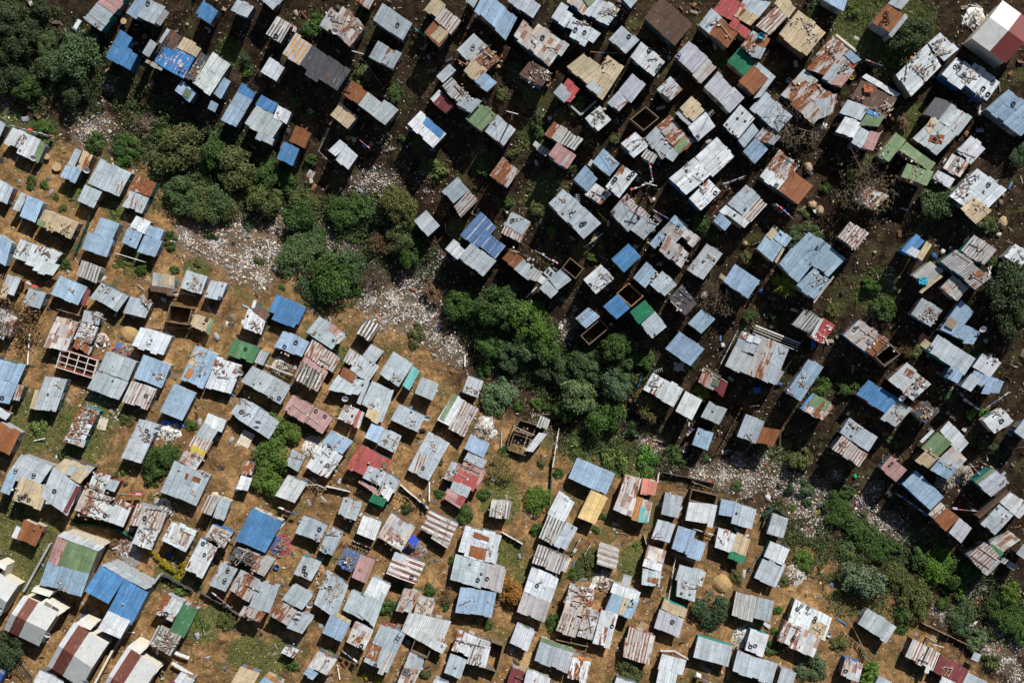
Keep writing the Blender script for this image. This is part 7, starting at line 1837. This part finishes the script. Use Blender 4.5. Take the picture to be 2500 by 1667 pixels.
def simple(kind, pts, label):
    p = pts[0]; up = Vector((0, 0, 1))
    if kind == 'drum':
        r_ = (pts[1][0] if len(pts) > 1 else 8); g = G(*p, .25); rm = r_ / M2PX(g.z); m = MB(); m.lathe([(.001, .0), (rm, 0), (rm, .16), (rm * .8, .17), (rm * .78, .15), (rm * .35, .15), (rm * .33, .17), (.001, .17)], 20)
        m2 = MB(); m2.lathe([(rm * .4, -.55), (rm * .45, 0)], 12); t = thing('cable_drum', label, 'cable drum', g + up * .3, 'wooden drums'); obj('disc', m, M_WOOD, t, (.42, .29, .16)); obj('core', m2, M_WOOD, t, (.2, .14, .08))
    elif kind == 'fridge':
        g = G(*p); t = thing('fridge', label, 'fridge', g + up * .3, None, R(60)); m = MB(); m.box((0, 0, 0), (1.5, .65, .6)); obj('body', m, M_CLEAN, t, (.20, .27, .34)); m = MB(); m.box((.05, 0, .33), (1.25, .5, .06)); d = obj('door', m, M_CLEAN, t, (.6, .62, .62)); m = MB(); m.box((.4, .18, .38), (.3, .05, .05)); obj('handle', m, M_CLEAN, d, (.1, .1, .1))
    elif kind == 'mound':
        r_ = pts[1][0]; g = G(*p); rm = r_ / M2PX(g.z); m = MB(); prof = [(rm * 1.1, -.3), (rm, 0), (rm * .85, .25), (rm * .6, .55), (rm * .3, .72), (.02, .78)]; m.lathe(prof, 22)
        m.v = [(x * (1 + .05 * math.sin(3 * z + x * 3)), y * (1 + .05 * math.sin(y * 4)), z + .04 * math.sin(x * 5) * math.sin(y * 5)) for x, y, z in m.v]; tag(obj('sand_mound', m, M_STONE, tint=(.34, .23, .10), loc=g, smooth=True), label, 'mound', 'mounds')
    elif kind == 'pole':
        a, b = G(*p), G(*pts[1]); lying = 'lying' in label or 'across' in label or 'sloping' in label or 'leaning' in label; m = MB(); m.beam(a + up * .12, b + up * (.18 if lying else .5), .16, .10)
        c_ = (.60, .58, .54) if 'white' in label or 'pale' in label else ((.55, .42, .05) if 'yellow' in label else ((.04, .22, .42) if 'blue' in label else (.34, .30, .26))); tag(obj('timber_pole', m, M_WOOD, tint=c_), label, 'pole', 'loose poles on the ground')
    elif kind == 'tub':
        g = G(*p); m = MB(); m.lathe([(.001, 0), (.26, 0), (.33, .42), (.35, .42), (.34, .45), (.31, .42), (.25, .04), (.001, .04)], 14); c_ = (.60, .50, .05) if 'yellow' in label else ((.03, .12, .38) if 'blue' in label else (.65, .65, .63)); tag(obj('bucket', m, M_CLEAN, tint=c_, loc=g + up * .02), label, 'bucket', 'buckets and tubs')
    elif kind == 'boulder':
        g = G(*p); rm = pts[1][0] / M2PX(g.z); o = obj('plastic_bag' if 'bag' in label else ('kettle_drum' if 'drum' in label else 'boulder'), random.choice(ST), M_STONE if 'drum' not in label and 'bag' not in label else M_CLEAN, loc=g + up * rm * .3, smooth=True)
        c_ = (.03, .35, .10) if 'green' in label else ((.03, .10, .3) if 'blue' in label else ((.02, .02, .02) if 'black' in label else ((.55, .52, .47) if 'white' in label or 'pale' in label else (.38, .27, .16)))); o['tint'] = c_; o.scale = (2 * rm, 1.6 * rm, 1.3 * rm); o.rotation_euler.z = random.uniform(0, 6); tag(o, label, 'plastic bag' if 'bag' in label else ('drum' if 'drum' in label else 'boulder'), None if 'bag' in label or 'drum' in label else 'boulders on the slopes')
    elif kind == 'tarp':
        g = G(*p, .3); sx_, sy_ = pts[1]; n = 9; m = MB(); wx, wy = sx_ / M2PX(g.z), sy_ / M2PX(g.z); hs = [[random.uniform(0, .16) for _ in range(n)] for _ in range(n)]
        for i in range(n - 1):
            for j in range(n - 1):
                q = []
                for a, b in ((0, 0), (1, 0), (1, 1), (0, 1)):
                    x = g.x + ((i + a) / (n - 1) - .5) * 2 * wx * (1 + .1 * math.sin(j + b)); y = g.y + ((j + b) / (n - 1) - .5) * 2 * wy + .1 * math.sin((i + a) * 1.3); q.append((x, y, tz(x, y) + .08 + hs[i + a][j + b]))
                m.face(q)
        c_ = (.03, .16, .55) if 'blue' in label else ((.01, .13, .08) if 'green' in label else ((.6, .5, .03) if 'yellow' in label else (.42, .43, .44))); tag(obj('tarpaulin', m, M_TINT, tint=c_, smooth=True), label, 'tarpaulin', 'cloths and tarpaulins on the ground')
    elif kind in ('board', 'pallet', 'bench'):
        if kind == 'bench':
            a, b = G(*p), G(*pts[1]); t = thing('bench', label, 'bench', (0, 0, 0), 'plank benches'); m = MB(); m.beam(a + up * .75, b + up * .75, .42, .06); obj('seat', m, M_WOOD, t, (.66, .65, .62))
            for f in (.1, .9):
                c_ = a.lerp(b, f); m = MB(); m.box(Vector((c_.x, c_.y, tz(c_.x, c_.y) + .25)), (.12, .12, 1.0)); obj('leg', m, M_WOOD, t, (.4, .36, .3))
        else:
            g = G(*p); t = thing('wooden_pallet' if kind == 'pallet' else 'flat_panel', label, 'pallet' if kind == 'pallet' else 'panel', g + up * .14, 'pallets' if kind == 'pallet' else 'panels lying on the ground', R(62) if 'double' in label or kind == 'pallet' else R(75))
            if kind == 'pallet':
                for i in range(6): m = MB(); m.box((-.55 + i * .22, 0, .06), (.13, 1.0, .03)); obj('slat', m, M_WOOD, t, (.42, .32, .2))
                m = MB(); [m.box((0, y, 0), (1.25, .1, .08)) for y in (-.42, 0, .42)]; obj('bearer', m, M_WOOD, t, (.3, .22, .14))
            else:
                l_ = 2.9 if 'double' in label else 1.5; wd = 1.55 if 'double' in label else 1.05; c_ = (.56, .50, .40) if 'cream' in label else (.36, .37, .38)
                m = MB(); m.box((0, 0, 0), (l_, wd, .06)); obj('panel', m, M_TINT, t, c_); m = MB()
                for y in (-wd / 2, wd / 2): m.box((0, y, .05), (l_, .09, .08))
                for x in (-l_ / 2, l_ / 2) + ((-.45,) if 'double' in label else ()): m.box((x, 0, .053), (.09, wd, .08))
                obj('frame', m, M_WOOD, t, [min(1, x * 1.15) for x in c_])
    elif kind == 'gate':
        a, b = G(*p), G(*pts[1]); t = thing('iron_gate', label, 'gate', (0, 0, 0)); m = MB()
        for f in [i / 9 for i in range(10)]:
            c_ = a.lerp(b, f); m.beam(c_ + up * .05, c_ + up * 1.4, .04)
        obj('bars', m, M_CLEAN, t, (.04, .04, .04)); m = MB(); [m.beam(a + up * z, b + up * z, .06) for z in (.15, 1.3)]; obj('frame', m, M_CLEAN, t, (.04, .04, .04)); post(t, a, 1.6, (.1, .1, .1)); post(t, b, 1.6, (.1, .1, .1))
    elif kind == 'hedge':
        a, b = G(*p), G(*pts[1]); L = (b - a).length; c0 = (a + b) / 2; t = thing('hedge', label, 'hedge', Vector((c0.x, c0.y, tz(c0.x, c0.y))), 'hedges', math.atan2((b - a).y, (b - a).x)); k = max(2, int(L / .8)); r = np.random.default_rng(5)
        V, F = [], []; base = CR_MID[1]; n = len(base.vertices); co = np.empty(n * 3, np.float32); base.vertices.foreach_get('co', co); co = co.reshape(-1, 3)
        allv = []
        for i in range(k + 1): allv.append(co * np.array((.75, .62, .9)) + np.array((-L / 2 + L * i / k, r.normal(0, .08), 0)))
        V = np.concatenate(allv); nf = len(V) // 4; me = bpy.data.meshes.new('crown'); me.vertices.add(len(V)); me.vertices.foreach_set('co', V.astype(np.float32).ravel()); me.loops.add(len(V)); me.loops.foreach_set('vertex_index', np.arange(len(V), dtype=np.int32)); me.polygons.add(nf); me.polygons.foreach_set('loop_start', np.arange(0, len(V), 4, dtype=np.int32)); me.update()
        at_ = me.attributes.new('lv', 'FLOAT', 'FACE'); at_.data.foreach_set('value', r.uniform(0, 1, nf).astype(np.float32)); obj('crown', me, M_LEAF, t, (.30, .24, .012) if 'yellow' in label else (.02, .06, .02))
        m = MB(); [m.tube([(-L / 2 + L * i / k, 0, -.2), (-L / 2 + L * i / k, .05, .4)], .03, 5) for i in range(k + 1)]; obj('stems', m, M_WOOD, t, (.15, .1, .07))
    elif kind == 'ashes':
        g = G(*p); m = MB(); n = 24; m.v = []; pr = [(1.4, .0), (1.0, .05), (.5, .09), (.02, .11)]; m.lathe(pr, n); m.v = [(g.x + x * (1 + .15 * math.sin(5 * y)), g.y + y, tz(g.x + x, g.y + y) + z + .015) for x, y, z in m.v]; tag(obj('ash_patch', m, M_STONE, tint=(.20, .18, .17), smooth=True), label, 'ash patch')
    elif kind == 'steps':
        t = thing('garden_steps', label, 'steps', (0, 0, 0))
        for i in range(7): g = G(p[0] + 5 - i * 2.2, p[1] - 22 + i * 7.5); m = MB(); m.box(g + up * .15, (1.3, .42, .12), Mat.Rotation(R(8), 3, 'Z')); obj('tread', m, M_WOOD, t, (.40, .27, .13))
    elif kind == 'tyrepile':
        for dx, dy, z in ((0, 0, 0), (0, 0, 1), (9, 4, 0), (9, 4, 1), (4, -7, 0), (-6, 6, 0)): g = G(p[0] + dx, p[1] + dy); put_tyre(g + up * (.12 + .2 * z), label, 'tyres stacked beside the green-tinged house')
    elif kind == 'palm': palm(p, pts[1][0], label)
tops = []
for tile, line in parse(THING_DATA):
    X0, Y0, sc = tile; a, label = line.split('|')[:2]; w_ = a.split(); kind = w_[0]; S = lambda s: (X0 + pt(s)[0] / sc, Y0 + pt(s)[1] / sc)
    p = S(w_[1])
    if kind in ('bush', 'tree', 'featree'):
        r_ = float(w_[2]) / sc
        if r_ <= 0: continue
        nm = {'bush': 'bush', 'tree': 'tree', 'featree': 'feathery_tree'}[kind]; grow(kind, p, r_, w_[3], label, nm, 'bush' if kind == 'bush' else 'tree', 'bushes of the gully and slopes' if kind == 'bush' else ('trees of the gully and slopes' if kind == 'tree' else 'feathery trees in the yard row'))
    elif kind == 'dead': bare(p, float(w_[2]) / sc, w_[3], label)
    elif kind == 'palm': palm(p, float(w_[2]) / sc, label)
    elif kind == 'fence': fence(p, S(w_[2]), label)
    elif kind == 'wall': bwall(p, S(w_[2]), label)
    elif kind in ('clothes', 'dryline'): washing(p, S(w_[2]), label)
    elif kind == 'pennant': washing(p, S(w_[2]), label, True)
    elif kind == 'lumber': heap(p, label)
    elif kind == 'utility': tops.append(utility(p, label))
    elif kind == 'car': car(p, label)
    elif kind == 'tarp': simple(kind, [p, (pt(w_[2])[0] / sc, pt(w_[2])[1] / sc)], label)
    elif kind in ('drum', 'mound', 'boulder', 'fridge'): simple(kind, [p] + ([(float(w_[2]) / sc, 0)] if len(w_) > 2 else []), label)
    else: simple(kind, [p] + [S(x) for x in w_[2:] if ',' in x], label)
# cables slung from the utility poles
def cable(a, b, label):
    L = [a.lerp(b, i / 10) - Vector((0, 0, .9 * 4 * (i / 10) * (1 - i / 10))) for i in range(11)]; m = MB(); m.tube(L, .022, 4); tag(obj('power_cable', m, M_TINT, tint=(.03, .03, .03)), label, 'cable', 'cables slung over the shacks')
if len(tops) >= 3:
    for i, (sx, sy, h_, lab) in enumerate(((930, 205, 2.6, 'black cable from the crowded maroon shack pole down to the bank'), (800, 40, 2.6, 'black cable from the crowded maroon shack pole up to the top edge'))): cable(tops[0], G(sx, sy, h_), lab)
    cable(tops[1], G(1190, 240, 2.8), 'black cable from the crossarm pole to the cluttered lean-to'); cable(tops[1], G(1320, 300, 2.8), 'black cable from the crossarm pole across the path')
    cable(tops[2], G(1420, 340, 2.7), 'black cable from the pennant pole over the dark crossing'); cable(tops[2], G(1580, 560, 2.7), 'black cable from the pennant pole down to the strip-edged roofs')
